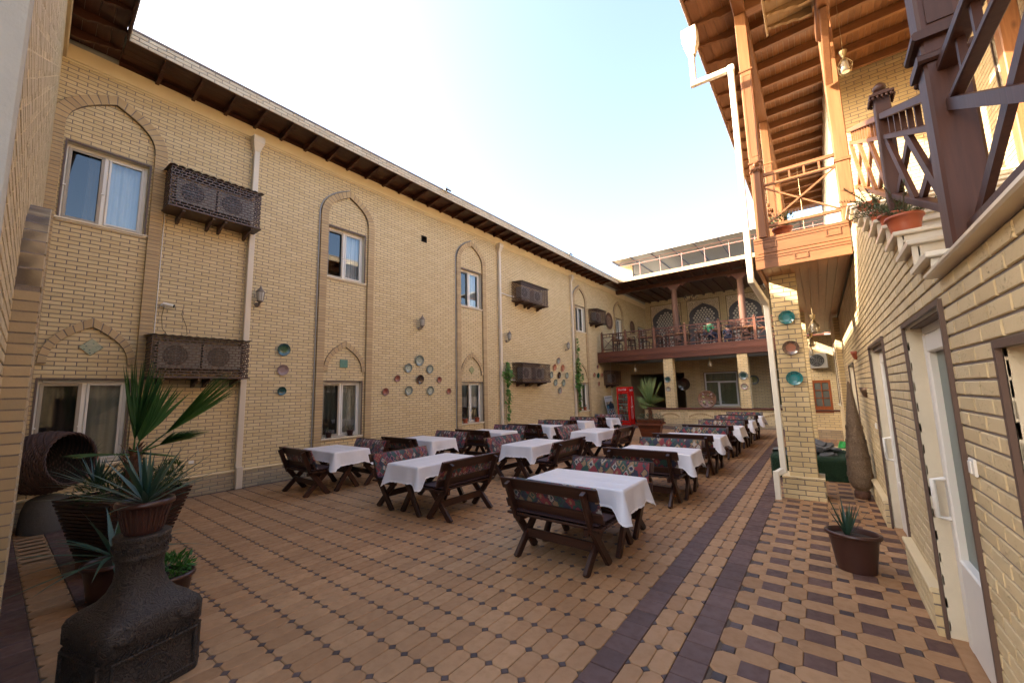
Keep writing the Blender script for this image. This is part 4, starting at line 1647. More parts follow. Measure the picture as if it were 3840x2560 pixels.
# door openings with plaster reveals, brown edging, white plastic doors
for k, (a, b, c, d) in enumerate(holes[:4]):
    mb = MB()
    D = -0.13
    for q in (((a, c), (a, d)), ((a, d), (b, d)), ((b, d), (b, c))):
        mb.poly([FEW @ Vector((*q[0], 0)), FEW @ Vector((*q[0], D)), FEW @ Vector((*q[1], D)), FEW @ Vector((*q[1], 0))])
    for bx in ((a - 0.028, a, c, d + 0.028), (b, b + 0.028, c, d + 0.028), (a, b, d, d + 0.028)):
        mb.box(*bx, -0.003, 0.018, mi=1, M=FEW)
    mb.box(a, b, -0.02, 0.03, D, 0.0, mi=2, M=FEW)
    dr = mb.build('doorway', [M_PLASTER_REVEAL, M_EDGE, M_TILE], EB)
    if k == 2:
        mb = MB()
        mb.box(a, b, c, d, D - 0.02, D, M=FEW)
        mb.build('door', M_EDGE, dr)
        continue
    mb = MB()
    for bx in ((a, a + 0.07, 0.03, d), (b - 0.07, b, 0.03, d), (a + 0.07, b - 0.07, d - 0.07, d)):
        mb.cbox(*bx, D - 0.03, D + 0.04, 0.008, M=FEW)
    a1, b1 = a + 0.07, b - 0.07
    for bx in ((a1, a1 + 0.11, 0.04, d - 0.07), (b1 - 0.11, b1, 0.04, d - 0.07), (a1 + 0.11, b1 - 0.11, 0.04, 0.62), (a1 + 0.11, b1 - 0.11, d - 0.20, d - 0.07)):
        mb.cbox(*bx, D - 0.02, D + 0.055, 0.010, M=FEW)
    mb.build('door', M_PVC, dr)
    mb = MB()
    mb.poly([FEW @ Vector(p) for p in ((a1 + 0.11, 0.62, D + 0.01), (b1 - 0.11, 0.62, D + 0.01), (b1 - 0.11, d - 0.2, D + 0.01), (a1 + 0.11, d - 0.2, D + 0.01))])
    mb.build('pane', plain('frosted_green_glass', (0.10, 0.14, 0.125), 0.3, var=0.15, scale=60), dr)
    for zz in (0.35, 1.1, 1.85):
        mb = MB()
        mb.cbox(b1 - 0.03, b1 + 0.03, zz - 0.05, zz + 0.05, D + 0.056, D + 0.09, 0.008, M=FEW)
        mb.build('hinge', M_PVC, dr)
    mb = MB()
    hx = a1 + 0.055
    mb.tube([FEW @ Vector(p) for p in ((hx, 0.86, D + 0.055), (hx, 0.87, D + 0.12), (hx, 1.12, D + 0.12), (hx, 1.13, D + 0.055))], 0.016, 8)
    mb.build('handle', M_PVC, dr)
# stairs in cream marble: treads and risers
for i in range(NST + 1):
    y = ST_Y + ST_RUN * i
    z = ST_Z + ST_RISE * i
    run = ST_RUN if i < NST else 0.95
    mb = MB()
    mb.cbox(0.505, 2.39, y - 0.035, y + run - 0.002, z - 0.03, z, 0.006)
    mb.build('tread', M_MARBLE, EB)
    mb = MB()
    lo = z - ST_RISE if i else LAND_Z
    mb.box(0.528, 2.388, y, y + 0.02, lo + 0.0005, z - 0.031, tone=RND.random())
    mb.build('riser', M_MARBLE, EB)
mb = MB()
mb.cbox(0.49, 2.39, 0.9, ST_Y - 0.002, LAND_Z - 0.03, LAND_Z, 0.008)
mb.build('landing', M_MARBLE, EB)
mb = MB()
mb.box(0.58, 2.392, 0.95, 10.5, 2.2, 2.335)
for i in range(NST):
    mb.box(0.58, 2.392, ST_Y + ST_RUN * i + 0.022, 10.5, ST_Z + ST_RISE * (i - 1) - 0.033 if i else 2.336, ST_Z + ST_RISE * i - 0.034)
mb.build('stair_core', M_MORTAR, EB)
# stairwell walls
FEI = west_face(2.4)
bk.wall(FEI, -10.6, -0.9, 2.2, 8.5, [(-8.3, -7.5, 5.4, 6.6)], M_BRICK, L=LE, H=HE, sheet=sheet)
pvc_window(FEI, EB, -8.3, -7.5, 5.4, 6.6, curtain=M_CURTAIN_BLUE, screen=False)
FEB = frame((0, 10.6, 0), (1, 0, 0))
bk.wall(FEB, 0.67, 2.4, 4.0, 8.45, [], M_BRICK, L=LE, H=HE, sheet=sheet)
# a row of carved brick ornaments on the stairwell wall
for i in range(9):
    u = -9.6 + i * 0.42
    pts = [(u + 0.13 * math.cos(t * PI / 6), 6.75 + 0.14 * math.sin(t * PI / 6)) for t in range(7)]
    bk.poly(FEI, pts, -0.004, 0.05, M_BRICK_ARCH)
    bk.rect(FEI, u - 0.19, u + 0.19, 6.66, 6.72, -0.004, 0.06, M_BRICK_ARCH)
up = MB()
up.box(0.67, 0.75, 10.63, 18.6, 4.0, 8.45)
up.build('corridor_wall', M_WHITE_WALL, EB)
hr = MB()
hr.beam((2.32, 3.2, 3.55), (2.32, 7.2, 5.40), 0.05, 0.09, c=0.01)
hr.build('handrail', M_WOOD_Y, EB)
ps = MB()
ps.cbox(2.14, 2.32, 7.15, 7.33, 4.0, 8.3, 0.012)
ps.build('post', M_WOOD_Z, EB)
# gallery slab: fascia with stepped mouldings, boarded soffit, floor
YG = 7.25
FG = frame((0, YG, 0), (1, 0, 0))
GX0, GX1 = -0.635, 0.535
fa = MB()
fa.cbox(GX0, GX1, 3.62, 3.855, -0.05, 0.0, 0.006, tone=0.1, M=FG)
fa.cbox(GX0, GX1, 3.86, 4.12, -0.05, 0.0, 0.006, tone=0.3, M=FG)
fasc = fa.build('fascia', M_WOOD_X, EB)
mb = MB()
meander(mb, FG, GX0, GX1, 3.86, 4.12, 0.0, 0.78, 0.10, 0.12, 0.016)
meander(mb, FG, GX0, GX1, 3.62, 3.855, 0.0, 0.9, 0.085, 0.50, 0.016)
mb.build('moulding', M_WOOD_X, fasc)
mb = MB()
mb.cbox(-17.5, -YG - 0.003, 3.62, 4.12, 0.0, 0.05, 0.006, M=west_face(GX0 + 0.05))
mb.build('fascia', M_WOOD_Y, EB)
x = GX0 + 0.06
while x < 0.53:
    mb = MB()
    mb.box(x + 0.002, min(x + 0.118, 0.535), YG + 0.001, 17.4, 3.665, 3.69, tone=RND.random())
    mb.build('plank', M_WOOD_Y, EB)
    x += 0.12
mb = MB()
mb.box(GX0 + 0.06, 0.66, YG + 0.02, 18.6, 3.72, 4.0)
mb.box(0.6, 2.4, 7.02, 18.6, 3.8, 3.996)
mb.build('gallery_slab', M_PLASTER_GREY, EB)
# brick pillars carrying the gallery
for yp in (8.05, 12.6):
    for (x0, x1, z0, z1, dd) in ((-0.54, -0.165, 0.345, 3.66, 0.38), (-0.635, -0.085, 0.0, 0.33, 0.50)):
        o = (dd - 0.38) / 2 if z0 == 0 else 0
        f = frame((0, yp - o, 0), (1, 0, 0))
        bk.wall(f, x0, x1, z0, z1, [], M_BRICK_PALE, L=LE, H=0.0795, sheet=sheet, off=0.05, shift=0.62)
        f = frame((x1, yp - o, 0), (0, 1, 0))
        bk.wall(f, 0, dd, z0, z1, [], M_BRICK_PALE, L=LE, H=0.0795, sheet=sheet)
        f = frame((x0, yp - o + dd, 0), (0, -1, 0))
        bk.wall(f, 0, dd, z0, z1, [], M_BRICK_PALE, L=LE, H=0.0795, sheet=sheet)
    mb = MB()
    mb.cbox(-0.638, -0.082, yp - 0.063, yp + 0.443, 0.331, 0.352, 0.006)
    mb.build('pillar_ledge', M_PLASTER, EB)
# upper posts, beams, ceiling
XP = -0.50
PY_ = [7.35, 10.9, 14.4, 17.6]
for i, yy in enumerate(PY_):
    mb = MB()
    mb.cbox(XP - 0.085, XP + 0.085, yy - 0.085, yy + 0.085, 4.0, 8.1, 0.012, tone=0.1)
    for zz in (5.38, 7.02):
        mb.cbox(XP - 0.10, XP + 0.10, yy - 0.10, yy + 0.10, zz, zz + 0.035, 0.006)
    p = mb.build('post', M_WOOD_Z, EB)
    mb = MB()
    for (u0, u1, z0, z1) in ((-0.055, -0.047, 5.5, 6.95), (0.047, 0.055, 5.5, 6.95), (-0.047, 0.047, 6.942, 6.95), (-0.047, 0.047, 5.5, 5.508)):
        mb.box(XP + u0, XP + u1, yy - 0.091, yy - 0.084, z0, z1)
        mb.box(XP - 0.091, XP - 0.084, yy + u0, yy + u1, z0, z1)
    mb.build('moulding', M_WOOD_Z, p)
mb = MB()
mb.cbox(0.475, 0.645, YG + 0.02, YG + 0.19, 4.0, 8.1, 0.012, tone=0.1)
mb.cbox(0.46, 0.66, YG + 0.005, YG + 0.205, 5.02, 5.06, 0.006)
mb.build('post', M_WOOD_Z, EB)
mb = MB()
mb.cbox(XP - 0.09, XP + 0.09, 4.6, 18.2, 8.102, 8.30, 0.012)
mb.build('beam', M_WOOD_Y, EB)
mb = MB()
mb.cbox(XP + 0.092, 2.35, YG + 0.015, YG + 0.185, 8.102, 8.298, 0.012)
mb.build('beam', M_WOOD_X, EB)
y = 5.6
while y < 18:
    mb = MB()
    mb.cbox(-0.57, 2.36, y, y + 0.075, 8.302, 8.465, 0.006, tone=RND.random())
    mb.build('joist', M_WOOD_X, EB)
    y += 0.60
x = -0.58
while x < 2.38:
    mb = MB()
    mb.box(x + 0.002, x + 0.088, 4.65, 18.5, 8.468, 8.49, tone=RND.random())
    mb.build('plank', M_WOOD_Y, EB)
    x += 0.09
FEV = west_face(-0.585)
eave(FEV, EB, -18.2, -4.6, 8.33, 8.462, 0.66, -(7.38 + 0.57 * 18), 0.57, M_WOOD_Y, M_WOOD_X, bk=bk, sheet=sheet, corbel_h=0.15, corbel_w=0.06, wall_board=0)
mb = MB()
mb.box(-1.20, 4.0, 4.6, 18.6, 8.60, 8.64)
mb.box(2.46, 2.5, 0.9, 18.6, 0, 8.59)
mb.box(0.67, 2.45, 18.55, 18.6, 3.99, 8.59)
mb.box(0.9, 0.92, 7.4, 18.6, 0, 3.7)
mb.build('roof', M_PLASTER_GREY, EB)
# gallery railings
RZ0, RZ1 = 4.30, 5.15


def newel(x, y, z0, z1, mat, s=0.055, parent=EB):
    mb = MB()
    mb.cbox(x - s, x + s, y - s, y + s, z0, z1, 0.007)
    mb.cbox(x - s * 1.5, x + s * 1.5, y - s * 1.5, y + s * 1.5, z1, z1 + 0.03, 0.006)
    for k in range(5):
        for (dx, dy) in ((-1, 0), (1, 0), (0, -1), (0, 1)):
            t = (k - 2) * s * 0.55
            px, py = x + dx * s * 1.45 + (t if dy else 0), y + dy * s * 1.45 + (t if dx else 0)
            mb.lathe([(0.001, -0.035), (0.011, -0.025), (0.011, -0.01), (0.006, 0.0)], 6, Matrix.Translation((px, py, z1)), caps=False)
    finial(mb, x, y, z1 + 0.03, 0.052, sq=0.045)
    return mb.build('newel', mat, parent)


newel(-0.50, YG + 0.02, 4.12, 5.24, M_WOOD_Z)
mb = MB()
x_bay(mb, FG, -0.445, 0.475, RZ0, RZ1, -0.05, dbl=False)
mb.build('railing', M_WOOD_X, EB)
for i in range(3):
    ya, yb = PY_[i] + 0.085, PY_[i + 1] - 0.085
    ym = (ya + yb) / 2
    for (p, q) in ((ya, ym), (ym, yb)):
        mb = MB()
        x_bay(mb, west_face(XP), -q, -p, RZ0, RZ1, 0.02)
        mb.build('railing', M_WOOD_Y, EB)
    newel(XP, ym, 4.12, 5.24, M_WOOD_Z)
# stair rail that climbs with the steps
XR = 0.68
zt = lambda y: 3.46 + 0.485 * (y - 3.2)
zm = lambda y: 3.26 + 0.485 * (y - 3.2)
zb = lambda y: 2.76 + 0.445 * (y - 3.2)
for (ya, yb) in ((3.16, 4.66), (4.78, 7.22)):
    mb = MB()
    mb.beam((XR, ya, zt(ya)), (XR, yb, zt(yb)), 0.075, 0.055, c=0.006)
    mb.beam((XR, ya, zm(ya)), (XR, yb, zm(yb)), 0.06, 0.04, c=0.004)
    mb.beam((XR, ya, zb(ya)), (XR, yb, zb(yb)), 0.065, 0.05, c=0.006)
    n = int((yb - ya) / 0.19)
    for i in range(1, n):
        y = ya + (yb - ya) * i / n
        mb.beam((XR, y, zm(y) + 0.01), (XR, y, zt(y) - 0.02), 0.03, 0.028, up=(0, 1, 0))
    m = 2 if yb - ya < 2 else 3
    for i in range(m):
        a, b = ya + (yb - ya) * i / m, ya + (yb - ya) * (i + 1) / m
        mb.beam((XR - 0.012, a, zb(a)), (XR - 0.012, b, zm(b)), 0.07, 0.028, up=(1, 0, 0))
        mb.beam((XR + 0.012, a, zm(a)), (XR + 0.012, b, zb(b)), 0.07, 0.028, up=(1, 0, 0))
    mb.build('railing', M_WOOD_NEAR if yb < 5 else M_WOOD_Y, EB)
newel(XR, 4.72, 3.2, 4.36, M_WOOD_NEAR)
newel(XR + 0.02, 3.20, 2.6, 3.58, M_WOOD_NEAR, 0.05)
# big dark post on the landing with band mouldings
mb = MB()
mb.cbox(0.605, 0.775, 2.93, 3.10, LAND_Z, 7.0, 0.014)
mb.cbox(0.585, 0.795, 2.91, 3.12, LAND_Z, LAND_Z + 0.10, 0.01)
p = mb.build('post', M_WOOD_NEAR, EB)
mb = MB()
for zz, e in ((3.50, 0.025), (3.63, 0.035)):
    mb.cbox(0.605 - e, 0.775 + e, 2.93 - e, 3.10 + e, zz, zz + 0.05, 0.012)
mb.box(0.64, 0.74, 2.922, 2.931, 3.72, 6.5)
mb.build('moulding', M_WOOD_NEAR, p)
# level railing on the landing towards the viewer
mb = MB()
ya, yb = 0.9, 2.93
for zz, w, h in ((3.46, 0.08, 0.05), (3.25, 0.055, 0.035), (2.57, 0.06, 0.05)):
    mb.beam((0.69, ya, zz), (0.69, yb, zz), w, h, c=0.006)
n = 9
for i in range(1, n):
    y = ya + (yb - ya) * i / n
    mb.beam((0.69, y, 3.265), (0.69, y, 3.44), 0.03, 0.028, up=(0, 1, 0))
mb.beam((0.676, yb, 3.24), (0.676, 1.75, 2.59), 0.06, 0.03, up=(1, 0, 0))
mb.beam((0.704, yb, 2.59), (0.704, 1.75, 3.24), 0.06, 0.03, up=(1, 0, 0))
mb.beam((0.69, 1.73, 2.59), (0.69, 1.73, 3.24), 0.05, 0.04, up=(0, 1, 0))
mb.build('railing', M_WOOD_NEAR, EB)
# lower porch roof over the stairs
PALE_LIT_Y = wood('pale_lit_wood_y', (0.36, 0.23, 0.11), (0.46, 0.31, 0.16), 1, 0.45, wpos=True)  # pale wood, its colour brightened for light arriving from below
PALE_LIT_X = wood('pale_lit_wood_x', (0.36, 0.23, 0.11), (0.46, 0.31, 0.16), 0, 0.45, wpos=True)
FPR = west_face(0.44)
eave(FPR, EB, -6.76, -3.3, 7.06, 7.17, 0.56, -6.72, 0.262, PALE_LIT_Y, PALE_LIT_X, coping=False, corbel_h=0.11, corbel_w=0.05, wall_board=0)
mb = MB()
mb.box(-0.10, 2.36, 3.3, 6.76, 7.20, 7.215)
mb.build('porch_roof', M_POLY, EB)
mb = MB()
mb.cbox(0.44, 0.60, 2.95, 7.26, 6.99, 7.165, 0.01)
mb.build('beam', M_WOOD_Y, EB)
mb = MB()
mb.beam((0.52, 7.2, 6.2), (0.52, 6.6, 6.98), 0.09, 0.09, up=(1, 0, 0), c=0.01)
mb.build('brace', M_WOOD_Y, EB)
# end of the ground-floor passage: brick counter, back wall, glazed wooden door
FC = frame((0, 17.1, 0), (1, 0, 0))
bk.wall(FC, -0.75, 0.43, 0.34, 0.87, [], M_BRICK, L=LE, H=HE, sheet=sheet)
bk.wall(FC @ Matrix.Translation((0, 0, 0.05)), -0.75, 0.43, 0.0, 0.31, [], M_BRICK_PLINTH_SHADE, L=LE, H=HE, sheet=sheet)
mb = MB()
mb.cbox(-0.78, 0.43, 0.31, 0.34, -0.01, 0.06, 0.006, M=FC)
mb.build('plinth_ledge', M_PLASTER, EB)
mb = MB()
mb.cbox(-0.80, 0.43, 0.90, 0.955, -0.3, 0.05, 0.01, M=FC)
mb.build('counter_top', M_WOOD_PX, EB)
FD = frame((0, 18.6, 0), (1, 0, 0))
DH = (-0.26, 0.29, 0.0, 1.97)
bk.wall(FD, -0.9, 0.9, 0.0, 3.62, [DH], M_BRICK, L=LE, H=HE, sheet=sheet)
mb = MB()
a, b, c, d = DH
for bx in ((a, a + 0.07, c, d), (b - 0.07, b, c, d), (a + 0.07, b - 0.07, d - 0.1, d), (a + 0.07, b - 0.07, c, 1.02), ((a + b) / 2 - 0.018, (a + b) / 2 + 0.018, 1.02, d - 0.1), (a + 0.07, b - 0.07, 1.30, 1.33), (a + 0.07, b - 0.07, 1.58, 1.61)):
    mb.cbox(*bx, -0.06, -0.01, 0.006, M=FD)
dr = mb.build('door', M_WOOD_DOOR, EB)
mb = MB()
mb.box(a + 0.06, b - 0.06, 1.0, d - 0.08, -0.045, -0.035, M=FD)
mb.build('pane', plain('dark_door_glass', (0.10, 0.105, 0.09), 0.15), dr)
mb = MB()
mb.cbox(a + 0.015, a + 0.05, 1.05, 1.20, -0.012, 0.0, 0.004, M=FD)
mb.tube([FD @ Vector(p) for p in ((a + 0.03, 1.12, 0.0), (a + 0.03, 1.12, 0.04), (a + 0.11, 1.12, 0.04))], 0.009, 6)
mb.build('handle', M_BRONZE, dr)
sheet.build('wall', M_MORTAR, EB)
bk.finish(EB, 300)
# ================================================================ tables, benches, cloths
def soft_box(mb, L, W, T, M, nx=14, ny=6, bulge=0.35, rr=0.03):
    """cushion: rounded slab of length L (x), width W (y), thickness T (z), puffed in the middle"""
    def prof(s):
        return max(0.0, 1 - abs(s) ** 5) ** 0.5
    rows_t, rows_b = [], []
    for j in range(ny + 1):
        v = -1 + 2 * j / ny
        v = math.copysign(abs(v) ** 0.7, v)
        rt, rb = [], []
        for i in range(nx + 1):
            u = -1 + 2 * i / nx
            u = math.copysign(abs(u) ** 0.7, u)
            h = T / 2 * (0.25 + 0.75 * min(prof(u), prof(v))) * (1 + bulge * 0.3 * math.cos(u * 5.0) * math.cos(v * 2))
            rt.append(M @ Vector((u * L / 2, v * W / 2, h)))
            rb.append(M @ Vector((u * L / 2, v * W / 2, -h)))
        rows_t.append(rt); rows_b.append(rb)
    mb.grid(rows_t)
    mb.grid([r[::-1] for r in rows_b])
    mb.grid([[r[0] for r in rows_b], [r[0] for r in rows_t]][::1])
    mb.grid([[r[-1] for r in rows_t], [r[-1] for r in rows_b]])
    mb.grid([rows_t[0], rows_b[0]])
    mb.grid([rows_b[-1], rows_t[-1]])


def make_bench(fabric, name='bench'):
    t = thing(name, 'bench', 'bench')
    LH = 0.60
    for s in (-1, 1):
        x = s * 0.47
        mb = MB()
        mb.beam((x, -0.285, 0.80), (x, -0.125, 0.40), 0.045, 0.075, up=(0, 1, 0.4), c=0.006, tone=RND.random())
        mb.beam((x, -0.135, 0.435), (x, 0.215, 0.0), 0.045, 0.085, up=(0, 1, 0.6), c=0.006, tone=RND.random())
        mb.build('leg', M_WOOD_BENCH_Z, t)
        mb = MB()
        mb.beam((x - s * 0.047, -0.205, 0.0), (x - s * 0.047, 0.20, 0.40), 0.045, 0.085, up=(0, 1, -0.6), c=0.006, tone=RND.random())
        mb.beam((x - s * 0.047, -0.17, 0.395), (x - s * 0.047, 0.235, 0.395), 0.045, 0.06, c=0.005, tone=RND.random())
        mb.build('leg', M_WOOD_BENCH_Z, t)
    for i in range(3):
        y = -0.10 + i * 0.135
        mb = MB()
        mb.cbox(-LH + 0.02, LH - 0.02, y - 0.058, y + 0.058, 0.427, 0.452, 0.005, tone=RND.random())
        mb.build('seat_slat', M_WOOD_BENCH, t)
    d = Vector((0, -0.16, 0.40)).normalized()
    nrm = Vector((0, 0.40, 0.16)).normalized()
    for (q, h) in ((0.13, 0.105), (0.385, 0.135)):
        c = Vector((0, -0.125, 0.40)) + d * q + nrm * 0.052
        M = Matrix((Vector((1, 0, 0)), d, Vector((1, 0, 0)).cross(d))).transposed().to_4x4()
        M.translation = c
        mb = MB()
        mb.cbox(-LH, LH, -h / 2, h / 2, -0.012, 0.012, 0.005, tone=RND.random(), M=M)
        mb.build('back_slat', M_WOOD_BENCH, t)
    mb = MB()
    mb.cbox(-0.45, 0.45, -0.018, 0.018, 0.165, 0.26, 0.006, tone=RND.random())
    mb.build('stretcher', M_WOOD_BENCH, t)
    mb = MB()
    soft_box(mb, 1.10, 0.40, 0.05, Matrix.Translation((0, 0.05, 0.478)))
    mb.build('seat_cushion', M_SEAT_PAD, t)
    c = Vector((0, -0.125, 0.40)) + d * 0.240 + nrm * 0.105
    M = Matrix((Vector((1, 0, 0)), d, Vector((1, 0, 0)).cross(d))).transposed().to_4x4()
    M.translation = c
    mb = MB()
    soft_box(mb, 1.12, 0.37, 0.075, M)
    mb.build('back_cushion', fabric, t)
    return t


def make_table():
    t = thing('table', 'table', 'table')
    for s in (-1, 1):
        x = s * 0.47
        for (o, a) in ((0.0, 1), (-s * 0.046, -1)):
            mb = MB()
            mb.beam((x + o, -a * 0.24, 0.0), (x + o, a * 0.22, 0.69), 0.045, 0.085, up=(0, 1, -a * 0.6), c=0.006, tone=RND.random())
            mb.build('leg', M_WOOD_BENCH_Z, t)
    for i in range(5):
        y = -0.264 + i * 0.132
        mb = MB()
        mb.cbox(-0.585, 0.585, y - 0.064, y + 0.064, 0.70, 0.73, 0.005, tone=RND.random())
        mb.build('tabletop_plank', M_WOOD_BENCH, t)
    mb = MB()
    mb.cbox(-0.44, 0.44, -0.02, 0.02, 0.30, 0.40, 0.006, tone=RND.random())
    mb.build('stretcher', M_WOOD_BENCH, t)
    return t


def make_cloth(seed, dx=0.20, dy=0.17, hx=0.60, hy=0.355):
    """white cloth over a table: flat top with fold creases, hanging skirt, corner points, lace edge"""
    R = random.Random(seed)
    zt = 0.742
    r = 0.018
    per = []
    n_l, n_s, n_c = 26, 16, 5

    def edge(p, q, nrm, n, drop):
        for i in range(n):
            t = i / n
            per.append((Vector(p).lerp(Vector(q), t), Vector(nrm), drop, min(t, 1 - t)))
    e = 0.02
    corners = [(hx, -hy), (hx, hy), (-hx, hy), (-hx, -hy)]
    nrm = [(1, 0), (0, 1), (-1, 0), (0, -1)]
    drp = [dx, dy, dx, dy]
    for k in range(4):
        a, b = Vector(corners[k]), Vector(corners[(k + 1) % 4])
        d = (b - a).normalized()
        n = n_s if k % 2 == 0 else n_l
        L = (b - a).length
        for i in range(n + 1):
            t = i / n
            p = a + d * (e + (L - 2 * e) * t)
            per.append((p, Vector(nrm[k]), drp[k], min(t, 1 - t) * L))
        b0 = Vector(nrm[k]); b1 = Vector(nrm[(k + 1) % 4])
        for i in range(1, n_c):
            t = i / n_c
            nn = (b0 * (1 - t) + b1 * t).normalized()
            per.append((b, nn, None, 0.0))
    N = len(per)
    cd = (dx + dy) / 2 * 1.62
    ph = [R.uniform(0, 6.28) for _ in range(5)]
    fr = [R.uniform(9, 14), R.uniform(17, 25), R.uniform(4, 7)]
    levels = [0.0, 0.03, 0.12, 0.3, 0.5, 0.7, 0.86, 1.0]
    rows = [[] for _ in levels]
    s = 0.0
    lace0, lace1 = [], []
    for i, (p, nn, dr, ed) in enumerate(per):
        if dr is None:
            D = cd
            flare = 0.075
        else:
            w = math.exp(-(ed / 0.055) ** 2)
            D = dr * (1 - w) + cd * 0.86 * w
            flare = 0.018 + 0.045 * w
        if i:
            s += (p - per[i - 1][0]).length
        wob = 0.010 * math.sin(fr[0] * s + ph[0]) + 0.007 * math.sin(fr[1] * s + ph[1]) + 0.010 * math.sin(fr[2] * s + ph[2])
        D += 0.012 * math.sin(3.1 * s + ph[3])
        for j, l in enumerate(levels):
            o = r * math.sin(min(1, l / 0.03) * PI / 2) + (flare * l ** 1.2 + wob * l)
            z = zt - (0 if l == 0 else r * 0.6) - max(0, l - 0.03) * D
            if l == 0.03:
                z = zt - r * 0.55
            q = p + nn * o
            rows[j].append(Vector((q.x, q.y, z)))
    mb = MB()
    mb.grid(rows, closed=True)
    # the top, with two lengthwise creases and one across
    nx, ny = 34, 20
    def topz(x, y):
        z = zt + 0.0006
        for c in (-hy * 0.33, hy * 0.36):
            z += 0.0035 * math.exp(-((y - c) / 0.006) ** 2)
        z += 0.003 * math.exp(-((x - 0.02) / 0.006) ** 2)
        z += 0.0012 * math.sin(7 * x + ph[0]) * math.sin(9 * y + ph[1])
        return z
    xs = [-(hx - e * 0)] + [-hx + 2 * hx * (i + 0.5) / nx for i in range(nx)] + [hx]
    ys = sorted([-hy, hy] + [-hy + 2 * hy * (i + 0.5) / ny for i in range(ny)] + [-hy * 0.33 + k for k in (-.006, 0, .006)] + [hy * 0.36 + k for k in (-.006, 0, .006)])
    top = []
    for y in ys:
        top.append([Vector((x, y, topz(x, y) if abs(x) < hx - .001 and abs(y) < hy - .001 else zt)) for x in xs])
    mb.grid(top)
    me_root = mb.mesh('tablecloth', M_CLOTH)
    o = link_mesh('tablecloth', me_root)
    lm = MB()
    last = rows[-1]
    l0, l1, l2 = [], [], []
    for i, q in enumerate(last):
        nn = per[i][1]
        sc = 0.010 * abs(math.sin(i * 1.35))
        l0.append(q + Vector((nn.x, nn.y, 0)) * 0.0015)
        l1.append(q + Vector((0, 0, -0.012)) + Vector((nn.x, nn.y, 0)) * 0.004)
        l2.append(q + Vector((0, 0, -0.020 - sc)) + Vector((nn.x, nn.y, 0)) * (0.004 + sc * 0.6))
    lm.grid([l0, l1, l2], closed=True)
    lm.build('lace_edge', M_LACE, o)
    return o


bench_green = make_bench(M_IKAT_GRN)
bench_red = make_bench(M_IKAT_RED)
table0 = make_table()
cloths = [make_cloth(3), make_cloth(17, 0.22, 0.15), make_cloth(29, 0.18, 0.18)]
ORD = ['nearest', 'second nearest', 'third nearest', 'fourth nearest', 'fifth nearest', 'farthest']
ROW = {
    'R': ('row beside the path', [(-2.36, 4.50), (-2.36, 7.22), (-2.36, 9.72), (-2.36, 12.15), (-2.34, 14.32), (-2.33, 16.55)], 0.0, bench_green, ORD),
    'M': ('middle row', [(-5.10, 4.50), (-4.86, 7.05), (-4.88, 9.90)], PI / 2, bench_red, ['nearest', 'second', 'farthest']),
    'L': ('row along the wall', [(-7.95, 4.42), (-7.62, 6.52), (-7.33, 8.58), (-7.12, 10.62), (-6.95, 12.5), (-6.70, 14.1)], 0.0, bench_red, ORD),
}
first = {'bench_green': True, 'bench_red': True, 'table': True, 'c0': True, 'c1': True, 'c2': True}


def use(proto, key, W, label):
    if first[key]:
        first[key] = False
        # the prototype itself moves: its children were built at the origin
        proto.matrix_basis = W
        WMAT[proto.name] = W
        o = proto
    else:
        o = dup(proto, W)
    o['label'] = label
    return o


PLACES = []
for rk, (rname, pts, rz, proto, words) in ROW.items():
    for i, (x, y) in enumerate(pts):
        PLACES.append((rk, rname, i, x, y, rz, proto, words[i]))
made = []
for (rk, rname, i, x, y, rz, proto, w) in PLACES:
    jx, jr = RND.uniform(-0.02, 0.02), RND.uniform(-0.015, 0.015)
    made.append((table0, 'table', TR(x + jx, y, 0.012, rz + jr), 'dark brown table with crossed legs, %s in the %s' % (w, rname), 'table', 'wooden tables in the courtyard'))
    ck = len(made) % 3
    made.append((cloths[ck], 'c%d' % ck, TR(x + jx, y, 0.012, rz + jr), 'white satin cloth on the %s table of the %s' % (w, rname), 'tablecloth', 'white tablecloths'))
    bkey = 'bench_green' if proto is bench_green else 'bench_red'
    for s in (-1, 1):
        if rk == 'M':
            bx, by, br = x + s * 0.62, y + RND.uniform(-.03, .03), rz + (PI if s < 0 else 0)
            br = -PI / 2 if s < 0 else PI / 2
            side = 'nearer the long wall' if s < 0 else 'nearer the path'
        else:
            bx, by, br = x + RND.uniform(-0.03, 0.03) - (0.03 if rk == 'R' else 0), y + s * (0.62 if rk == 'R' else 0.60), (0 if s < 0 else PI)
            side = 'seen from behind' if s < 0 else 'facing the viewer'
        fab = 'green cushion' if proto is bench_green else 'red cushion'
        made.append((proto, bkey, TR(bx, by, 0.012, br + RND.uniform(-0.02, 0.02)), 'bench with %s %s at %s table, %s' % (fab, side, w, rname), 'bench', 'cushioned wooden benches'))
# copies first, so that the prototypes are still at the origin
done = {}
for (proto, key, W, label, cat, grp) in made[::-1]:
    last = not any(m[1] == key and m[2] is not W for m in made if id(m[2]) not in done)
    if last:
        o = use(proto, key, W, label)
    else:
        o = dup(proto, W)
        o['label'] = label
    done[id(W)] = True
    o['category'] = cat
    o['group'] = grp
# ================================================================ things on the walls
def lattice_face(mb, fr, u0, u1, v0, v1, n, H=0.052, L=0.105, t=0.0175, d=0.012):
    """brick-bond grille: level bars with short uprights staggered row by row"""
    rows = max(2, round((v1 - v0) / H))
    h = (v1 - v0) / rows
    for k in range(rows + 1):
        v = v0 + k * h
        mb.box(u0, u1, v - t / 2, v + t / 2, n - d, n, tone=RND.random(), M=fr)
    for k in range(rows):
        u = u0 + (L / 2 if k % 2 else 0)
        while u <= u1 + 1e-4:
            mb.box(u - t / 2, u + t / 2, v0 + k * h + t / 2, v0 + (k + 1) * h - t / 2, n - d + 0.001, n - 0.001, tone=RND.random(), M=fr)
            u += L


